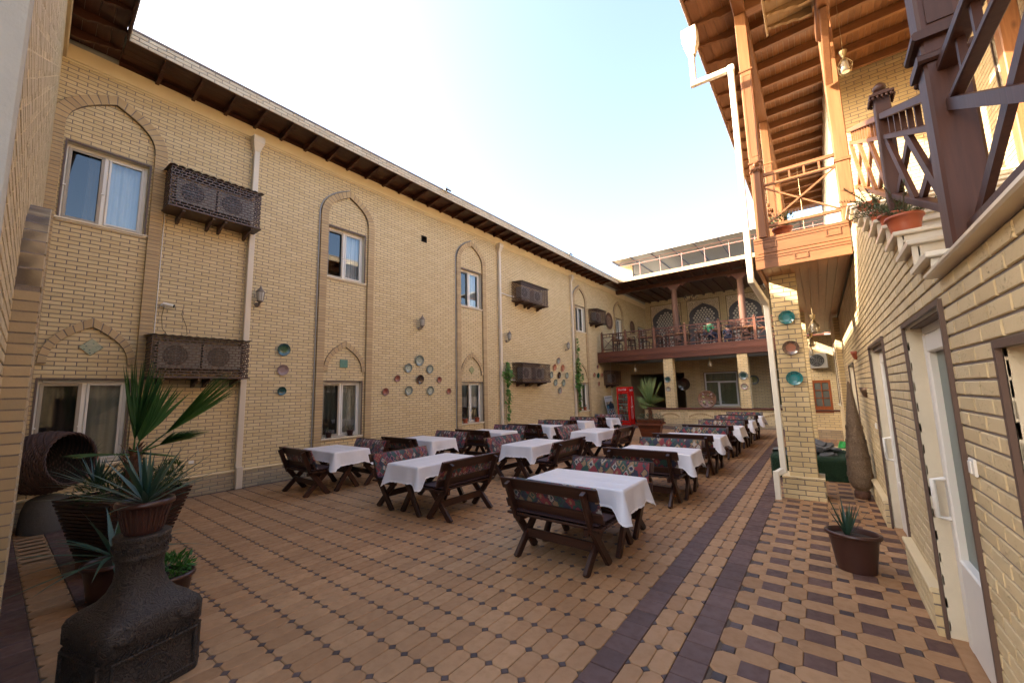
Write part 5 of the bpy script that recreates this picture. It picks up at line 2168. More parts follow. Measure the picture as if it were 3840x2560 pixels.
def ac_unit(u0, v0, fr, label, w=0.62, h=0.46, d=0.26, off=0.10):
    t = thing('air_conditioner', label, 'air conditioner', fr @ Vector((u0 + w / 2, v0, off)), group='air conditioner units')
    mb = MB()
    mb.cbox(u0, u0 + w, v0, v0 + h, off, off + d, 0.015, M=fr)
    mb.build('body', M_AC_BODY_SHADED, t)
    c = (u0 + w * 0.40, v0 + h / 2)
    mb = MB()
    R = h * 0.40
    mb.lathe([(R, 0), (R, 0.012), (R * 0.93, 0.014), (R * 0.92, 0.0)], 28, fr @ Matrix.Translation((c[0], c[1], off + d - 0.002)), caps=False)
    mb.poly([fr @ Vector((c[0] + R * 0.92 * math.cos(k * PI / 14), c[1] + R * 0.92 * math.sin(k * PI / 14), off + d + 0.002)) for k in range(28)])
    mb.build('fan_opening', M_BLACK, t)
    mb = MB()
    for rr in (0.3, 0.55, 0.8):
        n = 20
        mb.tube([fr @ Vector((c[0] + R * rr * math.cos(k * 2 * PI / n), c[1] + R * rr * math.sin(k * 2 * PI / n), off + d + 0.012)) for k in range(n + 1)], 0.004, 4, caps=False)
    for k in range(4):
        a = k * PI / 4
        mb.beam(fr @ Vector((c[0] - R * math.cos(a), c[1] - R * math.sin(a), off + d + 0.012)), fr @ Vector((c[0] + R * math.cos(a), c[1] + R * math.sin(a), off + d + 0.012)), 0.006, 0.006)
    mb.build('fan_guard', M_GREY_METAL, t)
    return t


def ac_cage(fr, u0, u1, v0, v1, depth, label, units, brackets, nick=''):
    t = thing('grille_cage', label, 'metal cage', fr @ Vector(((u0 + u1) / 2, v0, 0)), group='brown grille cages on the long wall')
    mb = MB()
    lattice_face(mb, fr, u0, u1, v0, v1, depth)
    mb.build('front_grille', M_CAGE, t)
    for (uu, s) in ((u0, 1), (u1, -1)):
        mb = MB()
        f2 = fr @ Matrix.Translation((uu, 0, 0)) @ Matrix.Rotation(-PI / 2 * s, 4, 'Y')
        if s > 0:
            lattice_face(mb, f2, 0.01, depth - 0.015, v0, v1, 0.0)
        else:
            lattice_face(mb, f2, -depth + 0.015, -0.01, v0, v1, 0.0)
        mb.build('side_grille', M_CAGE, t)
    mb = MB()
    mb.cbox(u0 - 0.02, u1 + 0.02, v0 - 0.03, v0 - 0.008, 0.0, depth + 0.02, 0.004, M=fr)
    mb.build('base_board', M_CAGE, t)
    mb = MB()
    n = max(3, int((u1 - u0) / 0.115))
    for i in range(n):
        a = u0 - 0.04 + (u1 - u0 + 0.08) * i / n
        b = u0 - 0.04 + (u1 - u0 + 0.08) * (i + 1) / n
        P = [fr @ Vector(p) for p in ((a, v1 + 0.055, 0), (b - 0.006, v1 + 0.055, 0), (b - 0.006, v1 + 0.012, depth + 0.05), (a, v1 + 0.012, depth + 0.05))]
        mid0, mid1 = fr @ Vector(((a + b) / 2, v1 + 0.075, 0)), fr @ Vector(((a + b) / 2, v1 + 0.030, depth + 0.05))
        mb.poly([P[0], mid0, mid1, P[3]])
        mb.poly([mid0, P[1], P[2], mid1])
    mb.build('corrugated_cover', M_CAGE, t)
    for ub in brackets:
        mb = MB()
        cp = [(0, 0), (depth * 0.95, 0), (depth * 0.95, -0.035), (depth * 0.8, -0.055), (depth * 0.62, -0.05), (depth * 0.5, -0.085), (depth * 0.32, -0.09), (depth * 0.2, -0.14), (0, -0.16)]
        mb.prism(cp, lambda p: fr @ Vector((ub + 0.022, v0 - 0.031 + p[1], p[0])), lambda p: fr @ Vector((ub - 0.022, v0 - 0.031 + p[1], p[0])))
        mb.build('bracket', M_CAGE, t)
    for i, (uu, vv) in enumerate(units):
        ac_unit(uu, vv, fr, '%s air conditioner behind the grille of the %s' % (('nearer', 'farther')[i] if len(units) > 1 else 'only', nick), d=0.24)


ac_cage(FW, 1.72, 3.22, 5.36, 6.10, 0.50, 'large brown grille cage beside the nearest upstairs window', [(1.84, 5.52), (2.50, 5.52)], [1.95, 2.42, 2.62, 3.08], 'upper near cage')
ac_cage(FW, 1.66, 3.16, 2.22, 2.93, 0.50, 'large brown grille cage beside the nearest downstairs window', [(1.78, 2.38), (2.44, 2.38)], [1.86, 2.38, 2.56, 3.02], 'lower near cage')
ac_cage(FW, 12.62, 14.60, 5.46, 6.20, 0.50, 'brown grille cage beside the second lantern from far, high over the climbing vine', [(12.8, 5.6), (13.75, 5.6)], [12.85, 13.45, 13.7, 14.4], 'upper middle cage')
ac_cage(FW, 12.56, 14.56, 2.20, 2.90, 0.50, 'brown grille cage beside the star of nine plates', [(12.75, 2.32), (13.7, 2.32)], [12.8, 13.4, 13.65, 14.3], 'lower middle cage beside nine plates')
ac_cage(FW, 19.42, 20.60, 5.40, 6.10, 0.50, 'small brown grille cage beside the carved disc upstairs', [(19.6, 5.52)], [19.6, 20.2], 'small cage upstairs')
ac_cage(FW, 20.95, 22.20, 2.10, 2.82, 0.50, 'small brown grille cage beside the red drinks fridge', [(21.2, 2.2)], [21.2, 21.9], 'small cage beside the fridge')
FDX = frame((0, 18.6, 0), (1, 0, 0))
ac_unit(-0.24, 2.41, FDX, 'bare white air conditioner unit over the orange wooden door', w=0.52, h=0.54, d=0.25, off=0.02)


def lantern(u, v, label):
    t = thing('wall_lantern', label, 'wall lamp', FW @ Vector((u, v, 0)), group='lanterns on the long wall')
    B = lambda du, dv, dn: FW @ Vector((u + du, v + dv, dn))
    T = FW @ Matrix.Translation((u, v, 0.17)) @ Matrix.Rotation(-PI / 2, 4, 'X')
    mb = MB()
    mb.lathe([(0.05, 0), (0.05, 0.012), (0.03, 0.02), (0.001, 0.022)], 14, FW @ Matrix.Translation((u, v - 0.20, 0.0)))
    mb.tube([B(0, -0.20, 0.01), B(0, -0.235, 0.06), B(0, -0.215, 0.13), B(0, -0.165, 0.17)], 0.014, 8)
    mb.tube([B(0, -0.17, 0.02), B(0, -0.19, 0.07), B(0, -0.16, 0.11)], 0.010, 6)
    mb.build('bracket', M_PEWTER, t)
    mb = MB()
    mb.lathe([(0.012, -0.20), (0.02, -0.185), (0.035, -0.165), (0.062, -0.15), (0.066, -0.135), (0.06, -0.13)], 12, T)
    mb.build('bowl', M_PEWTER, t)
    mb = MB()
    mb.lathe([(0.058, -0.13), (0.080, 0.05), (0.078, 0.055)], 8, T, caps=False)
    mb.build('glass', M_LAMP_GLASS, t)
    mb = MB()
    mb.lathe([(0.022, -0.11), (0.022, -0.02), (0.03, 0.0), (0.03, 0.03), (0.001, 0.055)], 8, T)
    mb.build('bulb', M_WHITE_METAL, t)
    mb = MB()
    for k in range(8):
        a = k * PI / 4
        mb.tube([T @ Vector((0.060 * math.cos(a), 0.060 * math.sin(a), -0.13)), T @ Vector((0.083 * math.cos(a), 0.083 * math.sin(a), 0.055))], 0.005, 5)
    mb.lathe([(0.088, 0.05), (0.092, 0.065), (0.075, 0.085), (0.05, 0.12), (0.03, 0.14), (0.02, 0.15), (0.022, 0.165), (0.008, 0.18), (0.006, 0.215), (0.001, 0.225)], 16, T)
    mb.build('cap', M_PEWTER, t)


lantern(3.42, 4.02, 'grey wall lantern beside the nearest drainpipe')
lantern(7.88, 4.0, 'grey wall lantern over the diamond of ten plates')
lantern(12.20, 3.98, 'grey wall lantern beside the middle drainpipe')
lantern(16.80, 3.96, 'grey wall lantern beside the farthest drainpipe')


def plate(fr, u, v, r, mc, mr, label, group=None, n=0.0, deep=0.20, well=0.66, tilt=0.10, cat='plate'):
    M = fr @ Matrix.Translation((u, v, n + 0.012)) @ Matrix.Rotation(tilt, 4, 'X')
    mb = MB()
    d = r * deep
    mb.lathe([(0.001, 0.0), (r * 0.45, 0.0), (r * 0.55, 0.006), (r * 0.97, d), (r, d + 0.004)], 28, None, caps=False, mi=1)
    mb.lathe([(r, d + 0.004), (r * 0.99, d + 0.008), (r * 0.96, d + 0.006), (r * well, d * 0.55)], 28, None, mi=1, caps=False)
    mb.lathe([(r * well, d * 0.55), (r * well * 0.94, d * 0.36), (r * 0.3, d * 0.30), (0.001, d * 0.30)], 28, None, mi=0, caps=False)
    o = link_mesh('wall_plate', mb.mesh('wall_plate', [mc, mr]), None, M)
    tag(o, label, cat, group)
    return o


plate(FW, 4.01, 2.88, 0.140, G_GREEN, G_TEAL_DARK, 'large dark green plate, topmost of the column of three', 'column of three plates')
plate(FW, 4.01, 2.42, 0.122, G_LILAC, G_LILAC, 'greyish pink plate in the middle of the column of three', 'column of three plates')
plate(FW, 4.01, 1.95, 0.095, G_TEAL_DARK, G_TEAL_DARK, 'small dark teal plate, lowest of the column of three', 'column of three plates')
TEN = 'diamond of ten plates'
for (u, v, r, mc, mr, lab) in (
        (7.89, 2.82, .165, G_PALE, G_PALE_RIM, 'large grey painted plate at the top of the diamond of ten'),
        (7.48, 2.58, .135, G_PALE, G_PALE_RIM, 'pale painted plate upper near side of the diamond of ten'),
        (8.30, 2.57, .135, G_PALE, G_PALE_RIM, 'pale painted plate upper far side of the diamond of ten'),
        (7.10, 2.27, .098, G_RED, G_RED_RIM, 'small red plate at the near end of the middle row in the diamond of ten'),
        (7.92, 2.25, .140, G_BROWN, G_BROWN, 'glossy dark brown plate in the centre of the diamond of ten'),
        (8.69, 2.25, .098, G_RED, G_RED_RIM, 'small red plate at the far end of the middle row in the diamond of ten'),
        (6.71, 1.90, .105, G_RED, G_RED_RIM, 'small red plate at the near end of the lowest row in the diamond of ten'),
        (7.50, 1.92, .138, G_PALE, G_PALE_RIM, 'pale painted plate lower near side of the diamond of ten'),
        (8.32, 1.91, .138, G_PALE, G_PALE_RIM, 'pale painted plate lower far side of the diamond of ten'),
        (9.10, 1.88, .100, G_RED, G_RED_RIM, 'small red plate at the far end of the lowest row in the diamond of ten')):
    plate(FW, u, v, r, mc, mr, lab, TEN)
NINE = 'star of nine plates'
for (u, v, r, mc, mr, lab) in (
        (16.05, 3.20, .16, G_PALE, G_LILAC, 'pale plate at the very top of the star of nine'),
        (15.69, 2.88, .16, G_TERRA, G_TERRA, 'plain terracotta plate nearer the cage in the star of nine'),
        (16.41, 2.88, .16, G_TERRA, G_TERRA, 'plain terracotta plate nearer the vine in the star of nine'),
        (15.38, 2.53, .15, G_PALE, G_PALE_RIM, 'grey painted plate half hidden behind the cage in the star of nine'),
        (16.06, 2.53, .15, G_BROWN, G_BROWN, 'dark brown plate in the centre of the star of nine'),
        (16.77, 2.53, .15, G_PALE, G_PALE_RIM, 'grey painted plate nearest the vine in the star of nine'),
        (15.71, 2.19, .16, G_PALE, G_PALE_RIM, 'painted plate low on the cage side in the star of nine'),
        (16.43, 2.18, .16, G_TILE, G_PALE_RIM, 'black and white painted plate low on the vine side in the star of nine'),
        (16.08, 1.82, .16, G_PALE, G_LILAC, 'pinkish plate at the very bottom of the star of nine')):
    plate(FW, u, v, r, mc, mr, lab, NINE)
FIVE = 'cross of five small plates'
for (u, v, r, mc, mr, lab) in (
        (20.20, 3.07, .12, G_TERRA_RIM, G_RED_RIM, 'small terracotta plate at the top of the cross of five'),
        (19.73, 2.61, .13, G_TERRA, G_RED_RIM, 'small terracotta plate nearer the window in the cross of five'),
        (20.18, 2.59, .15, G_GREEN, G_TEAL_DARK, 'green plate in the centre of the cross of five'),
        (20.66, 2.62, .13, G_TERRA, G_RED_RIM, 'small terracotta plate nearer the cage in the cross of five'),
        (20.22, 2.14, .13, G_TERRA, G_RED_RIM, 'small terracotta plate at the bottom of the cross of five')):
    plate(FW, u, v, r, mc, mr, lab, FIVE)
# carved discs upstairs
for (u, v, r, lab) in ((22.0, 5.83, 0.50, 'large carved brown disc beside the small upstairs cage'), (25.7, 5.88, 0.42, 'carved brown disc on the terrace side wall')):
    plate(FW, u, v, r, M_CARVED_DISC, M_LOG, lab, None, deep=0.10, well=0.86, tilt=0.0, cat='wall disc')
# plates in the arcade and on the gallery pillar
FP = frame((0, 20.3, 0), (1, 0, 0))
plate(FP, -5.93, 2.24, .155, G_TEAL_DARK, G_PALE_RIM, 'upper plate with dark centre on the arcade pillar by the passage', 'plates on the arcade')
plate(FP, -5.93, 1.77, .125, G_PALE, G_LILAC, 'lower pale plate on the arcade pillar by the passage', 'plates on the arcade')
plate(FP, -2.67, 2.29, .185, G_TEAL_DARK, G_PALE_RIM, 'upper plate with dark centre on the arcade pillar by the window', 'plates on the arcade')
plate(FP, -2.67, 1.81, .14, G_PALE, G_LILAC, 'lower pale plate on the arcade pillar by the window', 'plates on the arcade')
plate(FBK, -5.99, 2.02, .38 * 0.9, G_BROWN, G_BROWN, 'large plain dark brown plate on the recessed arcade wall', 'plates on the arcade')
plate(FBK, -2.64, 2.13, .24, G_TILE_OLIVE, G_PALE_RIM, 'olive flower plate on the recessed arcade wall', 'plates on the arcade')
disc = thing('carved_platter', 'big round brown platter with fruit in relief leaning on the arcade window', 'platter', (-4.30, 20.62, 0.865))
T = Matrix.Translation((-4.30, 20.62, 1.255)) @ Matrix.Rotation(PI / 2 - 0.10, 4, 'X')
mb = MB()
mb.lathe([(0.001, -0.03), (0.36, -0.03), (0.41, 0.0), (0.41, 0.03), (0.385, 0.035), (0.36, 0.012), (0.001, 0.012)], 36, T, caps=False)
mb.build('dish', plain('brown_platter', (0.16, 0.075, 0.04), 0.4, var=0.3), disc)
for k in range(13):
    a = 0.4 + k * 0.44
    rr = 0.23 + 0.05 * math.sin(k * 2.1)
    mb = MB()
    s = 0.05 + 0.018 * math.sin(k * 1.7)
    mb.lathe([(0.001, -s), (s * 0.7, -s * 0.7), (s, 0), (s * 0.7, s * 0.7), (0.001, s)], 10, T @ Matrix.Translation((rr * math.cos(a), rr * math.sin(a), 0.02)) @ Matrix.Rotation(a, 4, 'Z') @ Matrix.Diagonal((1.3, 0.8, 0.6, 1)))
    mb.build('relief_fruit', [G_TERRA_RIM, G_LILAC, G_TILE_OLIVE][k % 3], disc)
FPL = frame((0, 8.05, 0), (1, 0, 0))
TRI = 'three plates on the gallery pillar'
plate(FPL, -0.345, 2.93, .115, G_TURQ, G_TURQ_RIM, 'turquoise plate, topmost on the gallery pillar', TRI, deep=0.18, well=0.72)
plate(FPL, -0.335, 2.42, .118, G_TERRA, G_TERRA_RIM, 'terracotta plate between two turquoise plates on the gallery pillar', TRI, deep=0.18, well=0.72)
plate(FPL, -0.330, 1.92, .116, G_TURQ, G_TURQ_RIM, 'turquoise plate, lowest on the gallery pillar', TRI, deep=0.18, well=0.72)


def wall_tile(fr, u, v, s, diamond, mat, label):
    mb = MB()
    R = Matrix.Rotation(PI / 4 if diamond else 0, 4, 'Z')
    M = fr @ Matrix.Translation((u, v, 0)) @ R
    h = s / 2
    mb.cbox(-h, h, -h, h, 0.0, 0.022, 0.006, M=M)
    mb.single('ceramic_tile', mat, label, 'tile', 'ceramic tiles over the downstairs windows')


wall_tile(FW, 0.99, 2.71, 0.205, True, G_TILE, 'black and white diamond tile over the nearest downstairs window')
wall_tile(FW, 5.47, 2.62, 0.205, False, G_TILE_TEAL, 'square teal tile over the second downstairs window')
wall_tile(FW, 10.21, 2.60, 0.20, True, G_TILE_OLIVE, 'olive diamond tile over the third downstairs window')
mb = MB()
mb.cbox(18.36, 18.54, 2.36, 2.66, 0, 0.02, 0.004, M=FW)
mb.box(18.395, 18.505, 2.40, 2.62, 0.0205, 0.024, mi=1, M=FW)
mb.single('framed_picture', [M_BLACK, G_TILE_OLIVE], 'small dark framed picture over the farthest downstairs window', 'picture')


def drainpipe(u, label, z0, ztop):
    t = thing('drainpipe', label, 'drainpipe', FW @ Vector((u, 0, 0.05)), group='square drainpipes on the long wall')
    w = 0.055
    mb = MB()
    mb.cbox(u - w, u + w, 0.39, ztop - 0.33, 0.015, 0.115, 0.008, M=FW)
    mb.build('pipe', M_PIPE, t)
    mb = MB()
    mb.cbox(u - w * 1.05, u + w * 1.05, 0.02, 0.41, 0.085, 0.19, 0.008, M=FW)
    mb.box(u - w * 1.04, u + w * 1.04, 0.392, 0.43, 0.03, 0.188, M=FW)
    mb.build('foot', M_PIPE, t)
    mb = MB()
    a = [(-w, 0.015), (w, 0.015), (w, 0.115), (-w, 0.115)]
    b = [(-0.105, 0.01), (0.105, 0.01), (0.105, 0.20), (-0.105, 0.20)]
    A = [FW @ Vector((u + p[0], ztop - 0.34, p[1])) for p in a]
    B = [FW @ Vector((u + p[0], ztop - 0.16, p[1])) for p in b]
    for i in range(4):
        j = (i + 1) % 4
        mb.poly([A[i], A[j], B[j], B[i]])
    mb.cbox(u - 0.11, u + 0.11, ztop - 0.16, ztop, 0.008, 0.205, 0.006, M=FW)
    mb.build('hopper', M_PIPE, t)
    for zz in (z0 + 2.2, z0 + 4.6):
        mb = MB()
        mb.box(u - w - 0.006, u + w + 0.006, zz, zz + 0.012, 0.0, 0.121, M=FW)
        mb.build('collar', M_PIPE, t)


drainpipe(3.22, 'square beige drainpipe passing behind the two nearest cages', 0.4, 7.60)
drainpipe(11.78, 'square beige drainpipe with the shorter vine, beside the third window', 0.4, 7.60)
drainpipe(17.50, 'square beige drainpipe with the taller vine, beside the farthest window', 0.4, 7.60)


def conduit(yc, label):
    mb = MB()
    pts = [(yc - 0.785, 0.40), (yc - 0.785, 6.38)]
    for p in arch_curve(0.785, 6.40, 7.285, 10):
        pts.append((yc - p.x, p.y))
    mb.tube([FW @ Vector((a, b, 0.022)) for a, b in pts], 0.014, 6)
    mb.single('conduit', M_CONDUIT, label, 'conduit', 'grey conduits along the arches')


conduit(5.50, 'thin grey conduit following the arch of the second bay')
conduit(10.23, 'thin grey conduit following the arch of the third bay')
conduit(18.43, 'thin grey conduit following the arch of the fourth bay')
mb = MB()
mb.tube([FW @ Vector(p) for p in ((1.765, 3.0, 0.012), (1.765, 6.3, 0.012))], 0.008, 5)
mb.single('cable', M_PVC, 'white cable running down beside the nearest tall arch', 'cable')
mb = MB()
mb.tube([FW @ Vector(p) for p in ((22.6, 5.4, 0.015), (22.6, 3.95, 0.015), (21.9, 3.94, 0.015), (21.9, 3.1, 0.015), (21.9, 0.5, 0.015))], 0.014, 5)
mb.single('cable', M_PVC, 'white cable running down beside the far terrace', 'cable')
for (za, ya, yb, lab) in ((5.62, 11.84, 12.62, 'short white hose from the drainpipe to the upper far cage'), (2.28, 11.84, 12.56, 'short white hose from the drainpipe to the lower far cage')):
    mb = MB()
    mb.tube([FW @ Vector(p) for p in ((ya, za + 0.03, 0.06), ((ya + yb) / 2, za, 0.07), (yb, za - 0.01, 0.12))], 0.018, 6)
    mb.single('hose', M_PVC, lab, 'hose')
# security camera with loose wires
cc = thing('security_camera', 'white security camera with loose wires under the nearest upstairs cage', 'camera', FW @ Vector((1.92, 3.55, 0.05)))
mb = MB()
mb.lathe([(0.04, 0), (0.04, 0.02), (0.02, 0.03)], 12, FW @ Matrix.Translation((1.86, 3.56, 0)))
mb.tube([FW @ Vector(p) for p in ((1.86, 3.56, 0.02), (1.87, 3.56, 0.07))], 0.014, 8)
mb.build('mount', M_PVC, cc)
mb = MB()
mb.tube([FW @ Vector(p) for p in ((1.84, 3.575, 0.09), (1.98, 3.545, 0.14))], 0.032, 12)
mb.build('body', M_PVC, cc)
mb = MB()
mb.tube([FW @ Vector(p) for p in ((1.981, 3.545, 0.14), (2.0, 3.541, 0.147))], 0.030, 12)
mb.build('lens', M_BLACK, cc)
mb = MB()
mb.tube([FW @ Vector(p) for p in ((1.87, 3.54, 0.03), (1.85, 3.35, 0.02), (1.87, 3.12, 0.04), (1.95, 2.98, 0.10), (2.1, 2.95, 0.2))], 0.005, 5)
mb.tube([FW @ Vector(p) for p in ((2.16, 3.56, 0.01), (2.14, 3.42, 0.03), (2.22, 3.2, 0.04), (2.24, 3.05, 0.05), (2.16, 2.97, 0.2))], 0.005, 5)
mb.build('wire', M_STEM, cc)


def floodlight(y, label):
    t = thing('floodlight', label, 'floodlight', (-8.66, y, 8.02), group='floodlights on the roof edge')
    M = Matrix.Translation((-8.60, y, 8.10)) @ Matrix.Rotation(0.9, 4, 'Y')
    mb = MB()
    mb.cbox(-0.10, 0.10, -0.13, 0.13, -0.02, 0.02, 0.006, M=M)
    mb.build('housing', M_BLACK, t)
    mb = MB()
    mb.box(-0.085, 0.085, -0.115, 0.115, 0.0205, 0.024, M=M)
    mb.build('glass', M_WHITE_METAL, t)
    mb = MB()
    mb.box(-8.70, -8.62, y - 0.04, y + 0.04, 8.0, 8.08)
    mb.build('bracket', M_WHITE_METAL, t)


floodlight(8.12, 'floodlight on the roof edge over the second arch')
floodlight(15.83, 'floodlight on the roof edge near the far terrace')

# E side drainpipe: hopper at the eave, elbow, down past the gallery to the pillar foot
dp = thing('drainpipe', 'cream square drainpipe bending from the gallery eave down to the pillar foot', 'drainpipe', (-0.71, 7.95, 0))
mb = MB()
a = [(-0.055, -0.05), (0.055, -0.05), (0.055, 0.05), (-0.055, 0.05)]
A = [Vector((-1.24 + p[0], 6.98 + p[1], 7.52)) for p in a]
B = [Vector((-1.24 + p[0] * 2.1, 6.98 + p[1] * 2.1, 7.76)) for p in a]
for i in range(4):
    j = (i + 1) % 4
    mb.poly([A[i], A[j], B[j], B[i]])
mb.cbox(-1.36, -1.12, 6.87, 7.09, 7.76, 8.0, 0.008)
mb.build('hopper', M_PIPE_WHITE, dp)
for (p, q) in (((-1.24, 6.98, 7.53), (-1.24, 6.98, 6.98)), ((-1.29, 6.985, 7.0), (-0.63, 7.0, 6.98)), ((-0.68, 7.0, 7.04), (-0.70, 7.05, 3.38)), ((-0.70, 7.04, 3.42), (-0.60, 7.80, 3.18)), ((-0.60, 7.86, 3.24), (-0.595, 7.86, 0.43)), ((-0.595, 7.86, 0.47), (-0.70, 7.82, 0.40)), ((-0.70, 7.82, 0.44), (-0.70, 7.82, 0.0))):
    mb = MB()
    d = Vector(q) - Vector(p)
    mb.beam(p, q, 0.085, 0.085, up=(0, 1, 0) if abs(d.z) > 0.5 else (0, 0, 1), c=0.01)
    mb.build('pipe', M_PIPE_WHITE, dp)
# small things on the near wall
FEW_ = west_face(XE)


def switch(y, z, label):
    mb = MB()
    mb.cbox(-y - 0.04, -y + 0.04, z - 0.04, z + 0.04, 0, 0.012, 0.004, M=FEW_)
    mb.cbox(-y - 0.02, -y + 0.02, z - 0.028, z + 0.028, 0.0122, 0.02, 0.004, M=FEW_)
    mb.single('light_switch', M_PVC, label, 'light switch', 'light switches')


switch(2.92, 1.39, 'white light switch beside the door with green glass')
switch(7.36, 1.23, 'white light switch behind the carved cone')
mb = MB()
mb.cbox(2.42, 2.50, 0.60, 0.66, 0, 0.015, 0.003, M=FW)
mb.single('wall_socket', M_PVC, 'small white socket low on the long wall behind the planter', 'socket')
for (y, z, lab) in ((9.25, 2.32, 'terracotta half bowl lamp high on the gallery wall'), (8.25, 1.69, 'dark half bowl lamp over the tip of the carved cone')):
    t = thing('wall_lamp', lab, 'wall lamp', (XE, y, z))
    M = west_face(XE) @ Matrix.Translation((-y, z, 0.0)) @ Matrix.Rotation(-PI / 2, 4, 'X')
    mb = MB()
    mb.lathe([(0.02, -0.10), (0.05, -0.08), (0.085, 0.0), (0.095, 0.05), (0.085, 0.048), (0.06, 0.0), (0.001, -0.05)], 18, M, sy=0.9)
    mb.build('shade', M_POT_TERRA if z > 2 else M_BRONZE, t)


def hang_lamp(x, y, z_top, z, label, s=1.0, grp='wire lamps under the gallery', drop=True):
    t = thing('hanging_lamp', label, 'hanging lamp', (x, y, z), group=grp)
    mb = MB()
    if drop:
        mb.tube([(x, y, z_top), (x, y, z + 0.30 * s)], 0.004, 5)
    mb.lathe([(0.05 * s, 0.33 * s), (0.03 * s, 0.26 * s), (0.018 * s, 0.24 * s), (0.018 * s, 0.22 * s), (0.03 * s, 0.21 * s), (0.045 * s, 0.17 * s)], 12, Matrix.Translation((x, y, z)))
    mb.build('holder', M_GOLD, t)
    mb = MB()
    mb.lathe([(0.03 * s, 0.17 * s), (0.045 * s, 0.13 * s), (0.055 * s, 0.0), (0.05 * s, -0.005)], 12, Matrix.Translation((x, y, z)))
    mb.build('glass', M_LAMP_GLASS, t)
    mb = MB()
    R0, R1 = 0.06 * s, 0.10 * s
    for k in range(6):
        a, b = k * PI / 3, (k + 0.5) * PI / 3
        p0 = Vector((x + R0 * math.cos(a), y + R0 * math.sin(a), z + 0.17 * s))
        p1 = Vector((x + R1 * math.cos(b), y + R1 * math.sin(b), z + 0.08 * s))
        p2 = Vector((x + R0 * 1.1 * math.cos(a), y + R0 * 1.1 * math.sin(a), z - 0.02 * s))
        c = (k + 1) * PI / 3
        p3 = Vector((x + R0 * math.cos(c), y + R0 * math.sin(c), z + 0.17 * s))
        p4 = Vector((x + R0 * 1.1 * math.cos(c), y + R0 * 1.1 * math.sin(c), z - 0.02 * s))
        for (p, q) in ((p0, p1), (p1, p3), (p1, p2), (p1, p4), (p2, p4), (p0, p3)):
            mb.tube([p, q], 0.004 * s, 4)
    mb.build('wire_cage', M_GOLD, t, kind=None)


hang_lamp(0.0, 9.5, 3.66, 2.80, 'nearest wire lamp hanging under the gallery')
hang_lamp(-0.08, 13.0, 3.66, 2.80, 'middle wire lamp hanging under the gallery')
hang_lamp(-0.14, 16.2, 3.66, 2.78, 'farthest wire lamp hanging under the gallery')
hang_lamp(0.84, 8.4, 8.3, 7.05, 'wire lamp hanging from the tall porch ceiling', 1.15, 'wire lamps upstairs')
hang_lamp(0.05, 13.4, 8.3, 5.2, 'small wire lamp hanging far along the upstairs gallery', 1.0, 'wire lamps upstairs')
hang_lamp(-7.75, 20.9, 3.38, 2.75, 'pale glass lamp hanging before the dark passage', 1.2, 'glass lamps under the terrace')
hang_lamp(-4.1, 20.9, 3.38, 2.8, 'pale glass lamp hanging before the arcade window', 1.2, 'glass lamps under the terrace')
for (cx_, lab) in ((-5.55, 'brass chandelier beside the first carved column'), (-2.05, 'brass chandelier beside the second carved column')):
    t = thing('chandelier', lab, 'chandelier', (cx_, 24.6, 6.9), group='chandeliers over the terrace')
    mb = MB()
    mb.tube([(cx_, 24.6, 8.0), (cx_, 24.6, 6.95)], 0.010, 5)
    mb.lathe([(0.02, -0.1), (0.06, -0.04), (0.05, 0.05), (0.02, 0.12)], 10, Matrix.Translation((cx_, 24.6, 6.95)))
    mb.build('stem', M_BRONZE, t)
    for k in range(6):
        a = k * PI / 3
        c, s = math.cos(a), math.sin(a)
        mb = MB()
        mb.tube([(cx_ + c * r, 24.6 + s * r, 6.95 + z) for r, z in ((0.03, 0), (0.14, -0.08), (0.28, -0.06), (0.34, 0.04))], 0.012, 5)
        mb.lathe([(0.02, 0), (0.045, 0.02), (0.045, 0.03)], 8, Matrix.Translation((cx_ + c * .34, 24.6 + s * .34, 6.99)))
        mb.build('arm', M_BRONZE, t)
        mb = MB()
        mb.lathe([(0.014, 0), (0.014, 0.09), (0.02, 0.12), (0.001, 0.16)], 8, Matrix.Translation((cx_ + c * .34, 24.6 + s * .34, 7.02)))
        mb.build('bulb', M_LAMP_GLASS, t)
# ================================================================ plants and standing things
def blade(mb, base, d, L, w, droop=0.3, up=Vector((0, 0, 1)), n=5, fold=0.25, tone=None):
    """sword leaf: tapered, folded along the middle, bending down towards the tip"""
    d = Vector(d).normalized()
    side = d.cross(up)
    if side.length < 1e-3:
        side = Vector((1, 0, 0))
    side.normalize()
    p = Vector(base)
    rl, rm, rr = [], [], []
    t = RND.random() if tone is None else tone
    dd = d.copy()
    for i in range(n + 1):
        s = i / n
        ww = w * (0.55 + 0.9 * s if s < 0.35 else (1 - s) / 0.65 * 0.87 + 0.0) * 0.5
        nn = side.cross(dd).normalized()
        rl.append(p - side * ww + nn * ww * fold)
        rm.append(p.copy())
        rr.append(p + side * ww + nn * ww * fold)
        dd = (dd + Vector((0, 0, -droop / n)) * (0.4 + s)).normalized()
        p = p + dd * (L / n)
    mb.grid([rl, rm, rr], tone=t)


